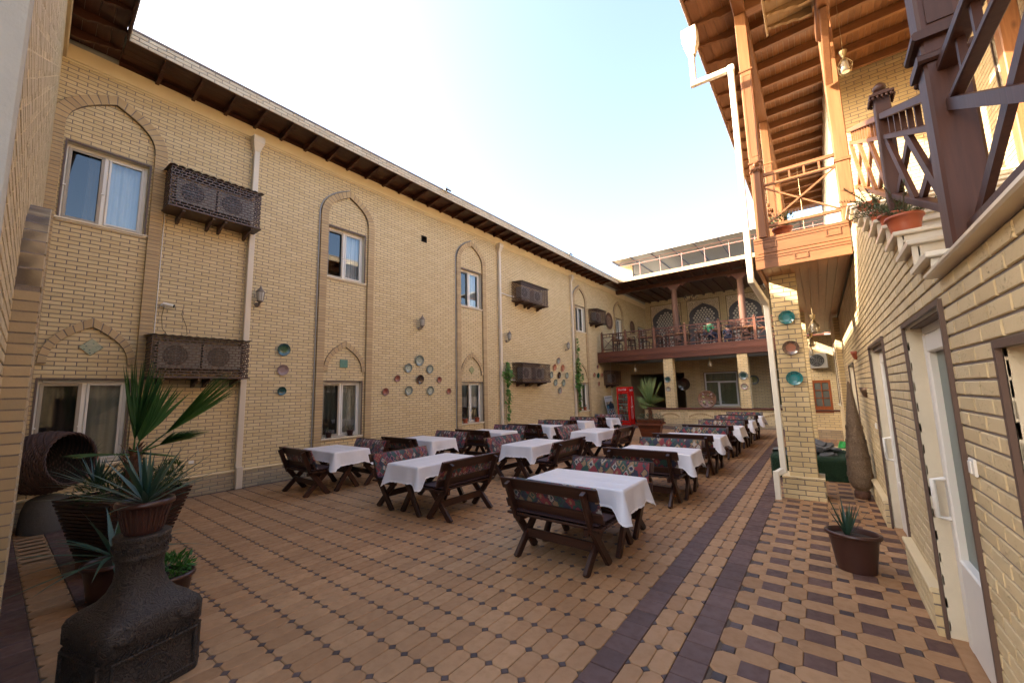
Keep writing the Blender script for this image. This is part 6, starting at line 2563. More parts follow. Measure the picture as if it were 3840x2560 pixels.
def rosette(parent, base, n, L, w, mat, spread=(0.15, 1.35), droop=0.25, name='leaf', single=True):
    for i in range(n):
        a = i * 2.39996 + RND.uniform(-.2, .2)
        s = i / n
        el = PI / 2 - (spread[0] + (spread[1] - spread[0]) * s ** 0.8) + RND.uniform(-0.1, 0.1)
        d = Vector((math.cos(a) * math.cos(el), math.sin(a) * math.cos(el), math.sin(el)))
        l = L * (0.65 + 0.4 * min(1, s * 1.6)) * RND.uniform(0.85, 1.1)
        mb = MB()
        blade(mb, Vector(base) + Vector((math.cos(a), math.sin(a), 0)) * w * 0.4 + Vector((0, 0, 0.05 * (1 - s))), d, l, w * RND.uniform(.85, 1.1), droop * RND.uniform(0.5, 1.5))
        mb.build(name, mat, parent)


def fan_leaf(mb, base, d, stalk, R, n=26, arc=2.3, roll=0.0, droop=0.25, w=0.030):
    """palm leaf: a stalk and a fan of narrow pleated segments split towards their tips"""
    d = Vector(d).normalized()
    side = d.cross(Vector((0, 0, 1)))
    if side.length < 1e-3:
        side = Vector((1, 0, 0))
    side.normalize()
    up = side.cross(d).normalized()
    side = (side * math.cos(roll) + up * math.sin(roll)).normalized()
    nrm = side.cross(d).normalized()
    c = Vector(base) + d * stalk
    mb.tube([Vector(base), Vector(base) + d * stalk * 0.5, c], [0.014, 0.010, 0.007], 5, tone=0.3, mi=0)
    for i in range(n):
        a = -arc / 2 + arc * i / (n - 1)
        rd = (d * math.cos(a) + side * math.sin(a) + nrm * 0.10 * abs(math.sin(a))).normalized()
        L = R * (0.72 + 0.28 * math.cos(a)) * RND.uniform(0.92, 1.06)
        sd = nrm.cross(rd).normalized()
        pts_l, pts_m, pts_r = [], [], []
        p = c.copy()
        dd = rd.copy()
        t = RND.random()
        for k in range(6):
            s = k / 5
            ww = w * (0.25 + 1.6 * s if s < 0.45 else (1 - s) * 1.75) * 0.5 + 0.0008
            pts_l.append(p - sd * ww - nrm * ww * 0.5)
            pts_m.append(p.copy())
            pts_r.append(p + sd * ww - nrm * ww * 0.5)
            dd = (dd + Vector((0, 0, -droop * s * 0.35)) + sd * RND.uniform(-.03, .03)).normalized()
            p = p + dd * (L / 5)
        mb.grid([pts_l, pts_m, pts_r], tone=t)


def clump(parent, c, rx, ry, rz, n, size, mat, name='foliage', kind='stuff', shape=2.2, needle=False):
    """loose foliage: many small leaves through a volume"""
    mb = MB()
    for i in range(n):
        while True:
            p = Vector((RND.uniform(-1, 1), RND.uniform(-1, 1), RND.uniform(-1, 1)))
            if 0.25 < p.length < 1:
                break
        q = Vector((c[0] + p.x * rx, c[1] + p.y * ry, c[2] + p.z * rz))
        d = (p + Vector((RND.uniform(-.6, .6), RND.uniform(-.6, .6), RND.uniform(-.2, .9)))).normalized()
        s = d.cross(Vector((RND.uniform(-1, 1), RND.uniform(-1, 1), 1))).normalized()
        l = size * RND.uniform(0.6, 1.3)
        w = l / shape / 2
        m = q + d * l * 0.5
        t = RND.random()
        nn = d.cross(s) * w * 0.4
        mb.poly([q, m + s * w + nn, q + d * l], t)
        mb.poly([q, q + d * l, m - s * w + nn], t)
    mb.build(name, mat, parent, kind=kind)


def sprig(parent, base, h, n, mat, leaf, spread=0.5, name='stem'):
    """little plant: stems with leaves set along them"""
    mb = MB()
    st = MB()
    for i in range(n):
        a = RND.uniform(0, 6.28)
        d = Vector((math.cos(a) * spread, math.sin(a) * spread, 1)).normalized()
        p = Vector(base) + Vector((math.cos(a), math.sin(a), 0)) * 0.01
        pts = [p.copy()]
        hh = h * RND.uniform(.6, 1.1)
        m = max(4, int(hh / (leaf * 0.45)))
        for k in range(m):
            d = (d + Vector((RND.uniform(-.15, .15), RND.uniform(-.15, .15), 0.05))).normalized()
            p = p + d * hh / m
            pts.append(p.copy())
            for q in range(2):
                b = RND.uniform(0, 6.28)
                ld = (d * 0.6 + Vector((math.cos(b), math.sin(b), 0.2))).normalized()
                blade(mb, p, ld, leaf * RND.uniform(.7, 1.2), leaf * 0.24, 0.2, n=2)
        st.tube(pts, 0.003, 4)
    s = st.build(name, M_STEM, parent)
    mb.build('foliage', mat, parent, kind='stuff')


def round_pot(parent, x, y, z, r_top, r_bot, h, mat, rim=0.02, oval=1.0, ribs=0, soil=True, name='pot'):
    mb = MB()
    prof = [(r_bot * 0.96, 0), (r_bot, 0.008), (r_bot + (r_top - r_bot) * 0.5, h * 0.5), (r_top, h - rim * 1.8), (r_top + rim * 0.9, h - rim * 1.7), (r_top + rim, h - rim * 0.9), (r_top + rim * 0.7, h), (r_top - 0.004, h), (r_top - 0.012, h - 0.03), (r_top - 0.015, h - 0.05)]
    M = Matrix.Translation((x, y, z))
    mb.lathe(prof, 32, M, sy=oval, caps=True)
    if ribs:
        for k in range(ribs):
            a = k * 2 * PI / ribs
            mb.tube([M @ Vector(((r_bot + 0.002) * math.cos(a), oval * (r_bot + 0.002) * math.sin(a), 0.02)), M @ Vector(((r_top - 0.002) * math.cos(a), oval * (r_top - 0.002) * math.sin(a), h - rim * 2.2))], 0.006, 4, caps=False)
    o = mb.build(name, mat, parent)
    if soil:
        s = MB()
        s.lathe([(r_top - 0.012, h - 0.045), (r_top * 0.5, h - 0.032), (0.001, h - 0.036)], 20, M, sy=oval, caps=False)
        s.build('soil', M_SOIL, parent)
    return o


# ---- window-sill pots
def sill_pot(u, label, s=1.0, z=0.80, mat=M_POT_BROWN, kindp='grey'):
    p = FW @ Vector((u, z, -0.035))
    t = thing('flower_pot', label, 'flower pot', p, group='pots on the window sills')
    mb = MB()
    mb.lathe([(0.075 * s, 0), (0.085 * s, 0.012), (0.08 * s, 0.014)], 18, Matrix.Translation(p))
    mb.build('saucer', mat, t)
    round_pot(t, p.x, p.y, p.z + 0.012, 0.075 * s, 0.056 * s, 0.125 * s, mat, 0.012)
    q = thing('potted_plant', label.replace('flower pot', 'little plant in the flower pot') if 'flower pot' in label else label + ' plant', 'plant', (p.x, p.y, p.z + 0.10 * s), group='plants on the window sills')
    if kindp == 'grey':
        sprig(q, (p.x, p.y, p.z + 0.10 * s), 0.13 * s, 6, M_LEAF_GREY, 0.055 * s, 0.45)
    else:
        rosette(q, (p.x, p.y, p.z + 0.10 * s), 12, 0.26 * s, 0.022, M_LEAF_YUCCA, (0.2, 1.2), 0.35)


sill_pot(5.16, 'brown flower pot on the near half of the second window sill')
sill_pot(5.72, 'brown flower pot on the far half of the second window sill', 1.1)
sill_pot(9.92, 'terracotta flower pot on the near half of the third window sill', 1.15, mat=M_POT_TERRA)
sill_pot(10.50, 'terracotta flower pot on the far half of the third window sill', 1.15, mat=M_POT_TERRA)
sill_pot(18.10, 'terracotta flower pot on the near half of the farthest window sill', 1.25, mat=M_POT_TERRA)
sill_pot(18.62, 'terracotta flower pot on the far half of the farthest window sill', 1.25, mat=M_POT_TERRA)
sill_pot(0.92, 'orange flower pot on the nearest window sill behind the basket', 1.15, mat=M_POT_TERRA, kindp='spiky')
sill_pot(1.14, 'orange flower pot on the nearest window sill beside the palm', 1.15, mat=M_POT_TERRA, kindp='spiky')


# ---- climbing vines on the drainpipes
def vine(u, z0, z1, groups, label):
    t = thing('climbing_vine', label, 'vine', FW @ Vector((u, z0, 0.1)), group='vines on the drainpipes')
    st = MB()
    pts = []
    n = 24
    for i in range(n + 1):
        z = z0 + (z1 - z0) * i / n
        pts.append(FW @ Vector((u + 0.05 * math.sin(z * 4.1), z, 0.14 + 0.03 * math.sin(z * 6))))
    st.tube(pts, 0.008, 5)
    st.build('stem', M_STEM, t)
    mb = MB()
    for (za, zb, rad, cnt) in groups:
        for i in range(cnt):
            z = RND.uniform(za, zb)
            f = math.sin(PI * (z - za) / (zb - za)) ** 0.5
            p = FW @ Vector((u + 0.04 + RND.gauss(0, rad * 0.55) * f, z, 0.14 + abs(RND.gauss(0, 0.07)) * f))
            d = Vector((RND.uniform(0.2, 1), RND.uniform(-.8, .8), RND.uniform(-1.0, 0.1))).normalized()
            s = d.cross(Vector((1, 0, 0.3))).normalized()
            l = RND.uniform(0.07, 0.13)
            t_ = RND.random()
            nn = s.cross(d) * 0.01
            c = [(-.1, .0), (.15, .55), (.42, .30), (.62, .48), (.72, .18), (1, 0), (.72, -.18), (.62, -.48), (.42, -.30), (.15, -.55)]
            mb.poly([p + d * l * a + s * l * b * 0.95 + nn * (1 if abs(b) > .3 else 0) for a, b in c], t_)
    mb.build('foliage', M_LEAF_VINE, t, kind='stuff')


vine(11.98, 0.45, 2.95, [(2.0, 2.95, 0.16, 120), (2.3, 2.75, 0.26, 70), (1.35, 1.95, 0.17, 60), (0.75, 1.3, 0.11, 34), (0.5, 0.7, 0.05, 3)], 'shorter climbing vine on the middle drainpipe')
vine(17.62, 0.75, 4.40, [(3.3, 4.40, 0.10, 46), (2.45, 3.35, 0.24, 110), (1.75, 2.7, 0.36, 190), (1.1, 1.75, 0.14, 46), (0.8, 1.1, 0.10, 8)], 'taller climbing vine on the farthest drainpipe')


def tapered_planter(name, label, cx, cy, z0, b, tp, h, rows, mat, base_h=0.06, rz=0.0, lip=True, group=None, gap=0.006):
    """square planter that widens upwards, boarded row by row"""
    t = thing(name, label, 'planter', (cx, cy, z0), 0, group)
    R = TR(cx, cy, z0, rz)
    H = h - base_h
    if base_h:
        mb = MB()
        for sx in (-1, 1):
            for sy in (-1, 1):
                q = b * 0.40
                mb.box(sx * q - 0.05, sx * q + 0.05, sy * q - 0.05, sy * q + 0.05, 0, base_h, M=R)
        mb.build('foot', M_LOG, t)
    for i in range(rows):
        za, zb = base_h + H * i / rows, base_h + H * (i + 1) / rows - gap
        wa, wb = b + (tp - b) * i / rows, b + (tp - b) * (i + 1) / rows
        wb = wa + (wb - wa) * (zb - za) / (H / rows)
        for s in range(4):
            Q = R @ Matrix.Rotation(s * PI / 2, 4, 'Z')
            mb = MB()
            th = 0.018
            e = 0.004 * (i % 2)
            P = [(-wa / 2, -wa / 2, za), (wa / 2, -wa / 2, za), (wb / 2, -wb / 2, zb), (-wb / 2, -wb / 2, zb)]
            I = [(-wa / 2 + th, -wa / 2 + th, za), (wa / 2 - th, -wa / 2 + th, za), (wb / 2 - th, -wb / 2 + th, zb), (-wb / 2 + th, -wb / 2 + th, zb)]
            P = [Q @ Vector((p[0], p[1] - e, p[2])) for p in P]
            I = [Q @ Vector(p) for p in I]
            tt = RND.random()
            mb.poly(P, tt)
            mb.poly(I[::-1], tt)
            for k in range(4):
                j = (k + 1) % 4
                mb.poly([P[j], P[k], I[k], I[j]], tt)
            mb.build('plank', mat, t)
    mb = MB()
    w = tp - 0.05
    z = h - 0.05
    mb.poly([R @ Vector(p) for p in ((-w / 2, -w / 2, z), (w / 2, -w / 2, z), (w / 2, w / 2, z), (-w / 2, w / 2, z))])
    # closed inside, so that no light comes through the joints
    bb, ww = b * 0.9, w
    for s in range(4):
        Q = R @ Matrix.Rotation(s * PI / 2, 4, 'Z')
        mb.poly([Q @ Vector(p) for p in ((-bb / 2, -bb / 2, base_h + .005), (bb / 2, -bb / 2, base_h + .005), (ww / 2, -ww / 2, z), (-ww / 2, -ww / 2, z))])
    mb.build('soil', M_SOIL, t)
    if lip:
        for s in range(4):
            Q = R @ Matrix.Rotation(s * PI / 2, 4, 'Z')
            mb = MB()
            w2 = tp / 2
            mb.cbox(-w2 - 0.02, w2 + 0.02, -w2 - 0.022, -w2 + 0.0, h - 0.20, h - 0.13, 0.005, M=Q)
            mb.build('band', mat, t)
    return t


# ---- palm planter in the middle of the courtyard
tapered_planter('planter', 'red brown tapered wooden planter standing alone before the far counter', -4.88, 14.35, 0.012, 0.50, 0.84, 0.74, 5, M_WOOD_PLANTER, 0.0, 0.16)
t = thing('palm_tree', 'small pale fan palm in the lone wooden planter', 'palm', (-4.88, 14.35, 0.70))
mb = MB()
for k in range(9):
    z = 0.70 + k * 0.05
    mb.lathe([(0.055, z), (0.085 - k * 0.003, z + 0.035), (0.055, z + 0.055)], 10, Matrix.Translation((-4.88, 14.35, 0)))
for k in range(26):
    a = k * 2.4
    z = 0.72 + 0.016 * k
    blade(mb, (-4.88 + 0.05 * math.cos(a), 14.35 + 0.05 * math.sin(a), z), (math.cos(a), math.sin(a), 1.3), 0.11, 0.05, 0.0, n=2)
mb.build('trunk', M_BARK, t)
for k, (a, el, st, R, arc, n) in enumerate(((1.9, 1.45, 0.10, 1.0, 0.6, 26), (0.2, 1.10, 0.16, 0.86, 0.7, 24), (3.0, 1.35, 0.12, 0.80, 0.8, 24), (4.4, 1.40, 0.10, 0.80, 0.9, 24), (-0.35, 0.65, 0.16, 0.50, 1.5, 20), (3.6, 0.75, 0.14, 0.46, 1.4, 20), (5.2, 0.85, 0.12, 0.55, 1.5, 20), (-1.2, 0.25, 0.12, 0.46, 1.8, 16), (4.0, 0.2, 0.10, 0.40, 1.8, 14), (2.4, 0.4, 0.12, 0.45, 1.6, 14))):
    d = (math.cos(a) * math.cos(el), math.sin(a) * math.cos(el), math.sin(el))
    mb = MB()
    fan_leaf(mb, (-4.88, 14.35, 1.15), d, st, R, n, arc, RND.uniform(-0.5, 0.5), 0.45 if el < 1 else 0.12, 0.034)
    mb.build('frond', M_LEAF_PALM_PALE, t)
t = thing('shrub', 'low grey green shrub around the foot of the pale palm', 'shrub', (-4.88, 14.35, 0.7))
clump(t, (-4.88, 14.35, 0.78), 0.46, 0.46, 0.15, 520, 0.075, M_LEAF_GREY, shape=4)

# ---- planting group in the near corner
tapered_planter('planter', 'dark ribbed tapered wooden planter with the big green palm', -6.48, 1.08, 0.012, 0.52, 0.86, 0.76, 17, M_WOOD_PLANTER_D, 0.07, 0.42, lip=False, gap=0.014)
PX0, PY0 = -6.46, 1.10
t = thing('palm_tree', 'big green fan palm with two open leaves before the long wall', 'palm', (PX0, PY0, 0.72))
mb = MB()
mb.tube([(PX0, PY0, 0.70), (PX0 + 0.02, PY0 + 0.01, 1.0), (PX0 + 0.02, PY0 + 0.03, 1.24)], [0.075, 0.065, 0.05], 10)
for k in range(30):
    a = k * 2.4
    z = 0.74 + 0.017 * k
    blade(mb, (PX0 + 0.05 * math.cos(a), PY0 + 0.05 * math.sin(a), z), (math.cos(a), math.sin(a), 1.2), 0.14, 0.06, 0.0, n=2)
mb.build('trunk', M_BARK, t)
# two big upright fans and some lower ones
for (base, d, st, R, n, arc, roll, dr) in (
        ((0.02, 0.00, 1.20), (0.12, -0.02, 1.0), 0.16, 0.92, 34, 0.85, 1.05, 0.04),
        ((0.03, 0.06, 1.20), (0.15, 0.66, 0.66), 0.28, 0.95, 34, 0.80, 0.5, 0.05),
        ((0.02, 0.02, 1.22), (0.2, 0.16, 1.0), 0.12, 0.72, 22, 0.9, 0.9, 0.1),
        ((0.00, 0.05, 1.20), (0.30, 0.55, 0.25), 0.20, 0.50, 22, 1.8, 0.2, 0.35),
        ((0.0, 0.0, 1.18), (0.30, -0.50, 0.10), 0.16, 0.45, 20, 1.9, 0.0, 0.45),
        ((0.0, 0.0, 1.18), (0.6, 0.20, 0.05), 0.16, 0.42, 20, 1.9, 0.3, 0.45)):
    mb = MB()
    fan_leaf(mb, (PX0 + base[0], PY0 + base[1], base[2]), d, st, R, n, arc, roll, dr, 0.045)
    mb.build('frond', M_LEAF_PALM, t)
t = thing('shrub', 'dark feathery shrub filling the dark ribbed planter', 'shrub', (PX0, PY0, 0.8))
clump(t, (PX0, PY0 - 0.03, 0.80), 0.44, 0.44, 0.17, 1300, 0.075, M_LEAF_SHRUB, shape=5)
clump(t, (PX0 + 0.05, PY0 + 0.34, 0.86), 0.20, 0.16, 0.20, 420, 0.07, M_LEAF_SHRUB, shape=5)
t = thing('yucca', 'blue green yucca in the dark ribbed planter, nearer the basket', 'yucca', (PX0 - 0.22, PY0 - 0.28, 0.76))
rosette(t, (PX0 - 0.20, PY0 - 0.25, 0.82), 46, 0.50, 0.035, M_LEAF_YUCCA, (0.1, 1.5), 0.15)
# agave in front of the planter
t = thing('flower_pot', 'dark pot half hidden behind the carved wooden base', 'flower pot', (-5.35, 0.84, 0.012))
round_pot(t, -5.35, 0.84, 0.012, 0.20, 0.15, 0.34, M_POT_BROWN)
t = thing('agave', 'pale edged agave with long drooping leaves behind the carved base', 'agave', (-5.35, 0.84, 0.34))
rosette(t, (-5.35, 0.84, 0.36), 24, 0.72, 0.05, M_LEAF_YUCCA, (0.25, 1.75), 0.55)
# small pot with green herb
t = thing('flower_pot', 'brown pot on the paving beside the carved wooden base', 'flower pot', (-4.36, 1.02, 0.012))
round_pot(t, -4.36, 1.02, 0.012, 0.165, 0.11, 0.40, M_POT_BROWN)
t = thing('potted_plant', 'fresh green herb in the pot beside the carved base', 'plant', (-4.36, 1.02, 0.38))
clump(t, (-4.36, 1.02, 0.45), 0.165, 0.165, 0.09, 420, 0.05, M_LEAF_HERB, shape=2.2)

# ---- carved wooden column base with a pot of yucca on it
CBX, CBY = -3.72, 0.72
CS = 0.83
cb = thing('carved_pedestal', 'dark carved wooden column base with bell shaped neck', 'pedestal', (CBX, CBY, 0.012), 0.25)
RZ = TR(CBX, CBY, 0.012, 0.25, CS)


def sq_ring(h, z, n=40, p=8.0, tw=0.0):
    """rounded-square section; p sets how square it is"""
    out = []
    for k in range(n):
        a = 2 * PI * k / n + PI / n
        c, s = math.cos(a), math.sin(a)
        r = h / (abs(c) ** p + abs(s) ** p) ** (1 / p)
        out.append(RZ @ Vector((r * c, r * s, z)))
    return out


mb = MB()
lev = [(0.32, 0.0, 16), (0.325, 0.10, 16), (0.312, 0.20, 16), (0.310, 0.36, 16), (0.322, 0.375, 16), (0.325, 0.50, 14), (0.315, 0.54, 9), (0.285, 0.575, 5), (0.225, 0.62, 3.2), (0.182, 0.68, 2.5), (0.155, 0.76, 2.1), (0.147, 0.84, 2.0), (0.150, 0.90, 2.0), (0.166, 0.925, 2.0), (0.172, 0.94, 2.0), (0.160, 0.955, 2.0), (0.168, 0.975, 2.0), (0.176, 1.03, 2.0), (0.172, 1.055, 2.0), (0.180, 1.065, 2.0), (0.182, 1.09, 2.0), (0.176, 1.10, 2.0)]
mb.grid([sq_ring(h, z, 48, p) for h, z, p in lev], closed=True)
mb.poly(sq_ring(0.176, 1.10, 48, 2.0))
mb.build('body', M_CARVED_DARK, cb)
for s in range(4):
    # raised leaf bosses on the shoulders and framed panels below
    Q = RZ @ Matrix.Rotation(s * PI / 2, 4, 'Z')
    for sx in (-1, 1):
        mb = MB()
        mb.lathe([(0.001, -0.02), (0.06, -0.01), (0.085, 0.01), (0.06, 0.03), (0.03, 0.038), (0.001, 0.04)], 14, Q @ Matrix.Translation((sx * 0.20, -0.29, 0.485)) @ Matrix.Rotation(PI / 2 - 0.5, 4, 'X'), caps=False)
        mb.build('boss', M_CARVED_DARK, cb)
    mb = MB()
    for (x0, x1, z0, z1) in ((-0.27, 0.27, 0.315, 0.335), (-0.27, 0.27, 0.04, 0.06), (-0.27, -0.25, 0.06, 0.315), (0.25, 0.27, 0.06, 0.315)):
        mb.cbox(x0, x1, -0.332, -0.305, z0, z1, 0.006, M=Q)
    for k in range(18):
        x = -0.24 + k * 0.028
        mb.beam(Q @ Vector((x, -0.325, 0.345)), Q @ Vector((x + 0.02, -0.325, 0.372)), 0.012, 0.008, up=(0, 0, 1))
    n = 22
    for rr in (0.12, 0.085):
        mb.tube([Q @ Vector((rr * math.cos(PI * k / n), -0.314, 0.075 + rr * 1.5 * math.sin(PI * k / n))) for k in range(n + 1)], 0.007, 5)
    mb.build('carved_panel', M_CARVED_DARK, cb)
for k in range(12):
    # scrolls around the collar
    a = k * PI / 6
    c = Vector((math.cos(a), math.sin(a), 0)); tng = Vector((-math.sin(a), math.cos(a), 0))
    pts = []
    for q in range(16):
        th = q * 0.55
        r = 0.030 * (1 - q / 18)
        pts.append(RZ @ (c * 0.178 + tng * (r * math.cos(th)) + Vector((0, 0, 1.005 + r * math.sin(th)))))
    mb = MB()
    mb.tube(pts, 0.005, 4)
    mb.build('scroll', M_CARVED_DARK, cb)
pt = thing('flower_pot', 'ribbed dark brown plastic pot standing on the carved wooden base', 'flower pot', (CBX, CBY, 0.926))
round_pot(pt, CBX, CBY, 0.9265, 0.140, 0.100, 0.212, M_POT_BROWN, 0.019, ribs=26)
t = thing('yucca', 'spiky yucca in the ribbed pot on the carved wooden base', 'yucca', (CBX, CBY, 1.09))
rosette(t, (CBX, CBY, 1.10), 42, 0.50, 0.034, M_LEAF_YUCCA, (0.1, 1.35), 0.2)

# ---- wicker basket lying on a stone
BX, BY, BZ = -9.02, 0.60, 0.95
sp = thing('stone_block', 'rounded dark stone block under the wicker basket', 'stone', (-9.0, 0.66, 0.012))
mb = MB()
mb.grid([[Vector((-9.0 + s * 0.30 * math.cos(2 * PI * k / 16), 0.66 + s * 0.26 * math.sin(2 * PI * k / 16), 0.012 + z)) for k in range(16)] for s, z in ((1.0, 0), (1.0, 0.12), (0.93, 0.30), (0.80, 0.42), (0.5, 0.47), (0.01, 0.48))], closed=True)
mb.build('stone', M_STONE_GREY, sp)
bs = thing('wicker_basket', 'big dark wicker basket lying on its side in the near corner', 'basket', (BX, BY, 0.5))
ax = Vector((0.62, 0.52, 0.10)).normalized()
sx_ = ax.cross(Vector((0, 0, 1))).normalized()
up_ = sx_.cross(ax)
MBK = Matrix((sx_, up_, ax)).transposed().to_4x4()
MBK.translation = Vector((BX, BY, BZ)) - ax * 0.36
prof = [(0.20, 0.0), (0.30, 0.03), (0.37, 0.12), (0.415, 0.24), (0.43, 0.36), (0.42, 0.48), (0.39, 0.60), (0.36, 0.70)]


def prof_r(z):
    for i in range(len(prof) - 1):
        if prof[i][1] <= z <= prof[i + 1][1]:
            t = (z - prof[i][1]) / (prof[i + 1][1] - prof[i][1])
            return prof[i][0] + t * (prof[i + 1][0] - prof[i][0])
    return prof[-1][0]


mb = MB()
mb.lathe([(0.001, 0.01)] + [(r - 0.012, z) for r, z in prof], 36, MBK, caps=False)
mb.build('lining', M_DARK, bs)
mb = MB()
z = 0.02
k = 0
while z < 0.70:
    r = prof_r(z)
    n = 64
    pts = [MBK @ Vector(((r + 0.009 * math.cos(PI * (q + k) * 0.75)) * math.cos(2 * PI * q / n), (r + 0.009 * math.cos(PI * (q + k) * 0.75)) * math.sin(2 * PI * q / n), z + 0.006 * math.sin(q * 1.3 + k))) for q in range(n + 1)]
    mb.tube(pts, 0.014, 6, tone=RND.random(), caps=False)
    z += 0.026
    k += 1
mb.build('weave', M_WICKER, bs, kind='stuff')
mb = MB()
n = 70
for ph in (0, 2.1, 4.2):
    mb.tube([MBK @ Vector(((0.362 + 0.016 * math.cos(q * 0.9 + ph)) * math.cos(2 * PI * q / n), (0.362 + 0.016 * math.cos(q * 0.9 + ph)) * math.sin(2 * PI * q / n), 0.71 + 0.016 * math.sin(q * 0.9 + ph))) for q in range(n + 1)], 0.012, 5, tone=RND.random(), caps=False)
mb.build('braided_rim', M_WICKER, bs)

# ---- oval pot with aloe on the gallery floor
t = thing('flower_pot', 'wide oval brown pot standing on the gallery paving', 'flower pot', (0.11, 5.30, 0.012))
T_ = TR(0.11, 5.28, 0.012, -0.12)
mb = MB()
prof2 = [(0.150, 0), (0.152, 0.01), (0.172, 0.16), (0.195, 0.31), (0.198, 0.315), (0.218, 0.32), (0.226, 0.335), (0.222, 0.355), (0.205, 0.358), (0.196, 0.352), (0.19, 0.30)]
mb.lathe(prof2, 40, T_, sx=1.0, sy=0.78)
mb.build('pot', M_POT_BROWN, t)
mb = MB()
mb.lathe([(0.191, 0.305), (0.1, 0.315), (0.001, 0.31)], 24, T_, sy=0.78, caps=False)
mb.build('soil', M_SOIL, t)
t = thing('aloe', 'upright green aloe in the wide oval pot', 'aloe', (0.06, 5.28, 0.32))
rosette(t, (0.07, 5.27, 0.31), 14, 0.36, 0.038, M_LEAF_YUCCA, (0.02, 0.62), 0.03)

# ---- pots of young conifers on the stairs
CON = 'young conifers in pots on the stairs'
for (x, y, z, r, h, lab) in ((0.60, 3.98, 2.857, 0.098, 0.150, 'largest orange pot on the stairs, beside the dark post'), (0.59, 4.40, 3.043, 0.075, 0.13, 'orange pot on the stairs just above the largest one'), (0.59, 4.85, 3.229, 0.078, 0.13, 'orange pot on the stairs beside the newel'), (0.60, 5.68, 3.60, 0.085, 0.14, 'sunlit orange pot highest on the stairs')):
    i = int((y - ST_Y) / ST_RUN)
    z = ST_Z + ST_RISE * i
    t = thing('flower_pot', lab, 'flower pot', (x, y, z), group='orange pots on the stairs')
    round_pot(t, x, y, z + 0.001, r, r * 0.78, h, M_POT_TERRA, 0.012)
    t = thing('young_conifer', 'young conifer in the ' + lab, 'plant', (x, y, z + h), group=CON)
    st = MB()
    lf = MB()
    for k in range(13):
        a = RND.uniform(0, 6.28)
        d = Vector((math.cos(a), math.sin(a), RND.uniform(0.35, 1.4))).normalized()
        p = Vector((x, y, z + h - 0.02))
        L = RND.uniform(0.20, 0.34) * (r / 0.09)
        pts = [p.copy()]
        for q in range(10):
            d = (d + Vector((0, 0, -0.05))).normalized()
            p = p + d * L / 10
            pts.append(p.copy())
            for e in range(7):
                b = RND.uniform(0, 6.28)
                nd = (d * 0.7 + Vector((math.cos(b), math.sin(b), math.sin(b * 1.7))) * 0.8).normalized()
                blade(lf, p, nd, RND.uniform(0.03, 0.05), 0.010, 0, n=1)
        st.tube(pts, 0.003, 4)
    st.build('twig', M_STEM, t)
    lf.build('foliage', M_LEAF_CONIFER, t, kind='stuff')
x, y, z = -0.25, 7.6, 4.0
t = thing('flower_pot', 'terracotta pot on the gallery floor behind the crossed railing', 'flower pot', (x, y, z))
round_pot(t, x, y, z + 0.12, 0.13, 0.10, 0.2, M_POT_TERRA, 0.015)
mb = MB()
mb.lathe([(0.12, 0), (0.12, 0.12)], 14, Matrix.Translation((x, y, z)))
mb.build('stand', M_WOOD_BENCH, t)
t = thing('potted_plant', 'leafy plant in the pot behind the crossed gallery railing', 'plant', (x, y, z + 0.3))
clump(t, (x, y, z + 0.42), 0.16, 0.16, 0.14, 260, 0.07, M_LEAF_CONIFER, shape=4)

# ---- turf-covered block with slates, toy, hose; carved cone
tb = thing('turf_block', 'block covered in dark green artificial turf behind the gallery pillar', 'turf covered block', (-0.33, 10.4, 0.012))
mb = MB()
R_ = 40
prof3 = []
for (ins, z) in ((0.0, 0.012), (0.0, 0.36), (0.03, 0.41), (0.07, 0.43)):
    row = []
    for k in range(R_):
        a = 2 * PI * k / R_
        c, s = math.cos(a), math.sin(a)
        r = 1 / (abs(c) ** 10 + abs(s) ** 10) ** 0.1
        row.append(Vector((-0.30 + (0.66 - ins) * r * c, 10.42 + (0.72 - ins) * r * s, z + 0.006 * math.sin(k * 1.7))))
    prof3.append(row)
mb.grid(prof3, closed=True)
mb.poly(prof3[-1])
mb.build('turf_cover', M_TURF, tb)
gr = MB()
for i in range(5200):
    f = RND.random()
    a = RND.uniform(0, 2 * PI)
    c, s = math.cos(a), math.sin(a)
    r = 1 / (abs(c) ** 10 + abs(s) ** 10) ** 0.1
    z = RND.uniform(0.012, 0.42)
    p = Vector((-0.30 + 0.66 * r * c, 10.42 + 0.72 * r * s, z))
    d = Vector((c + RND.uniform(-.6, .6), s + RND.uniform(-.6, .6), RND.uniform(-.6, .9))).normalized()
    w = d.cross(Vector((0, 0, 1))).normalized() * 0.004
    gr.poly([p - w, p + w, p + d * 0.024], RND.random())
gr.build('turf_blades', leaf_mat('turf_blade', (0.006, 0.030, 0.008), (0.016, 0.062, 0.016), 0.8, 0.0), tb, kind='stuff')
k = 0
GRP_S = 'flat slates heaped on the turf block'
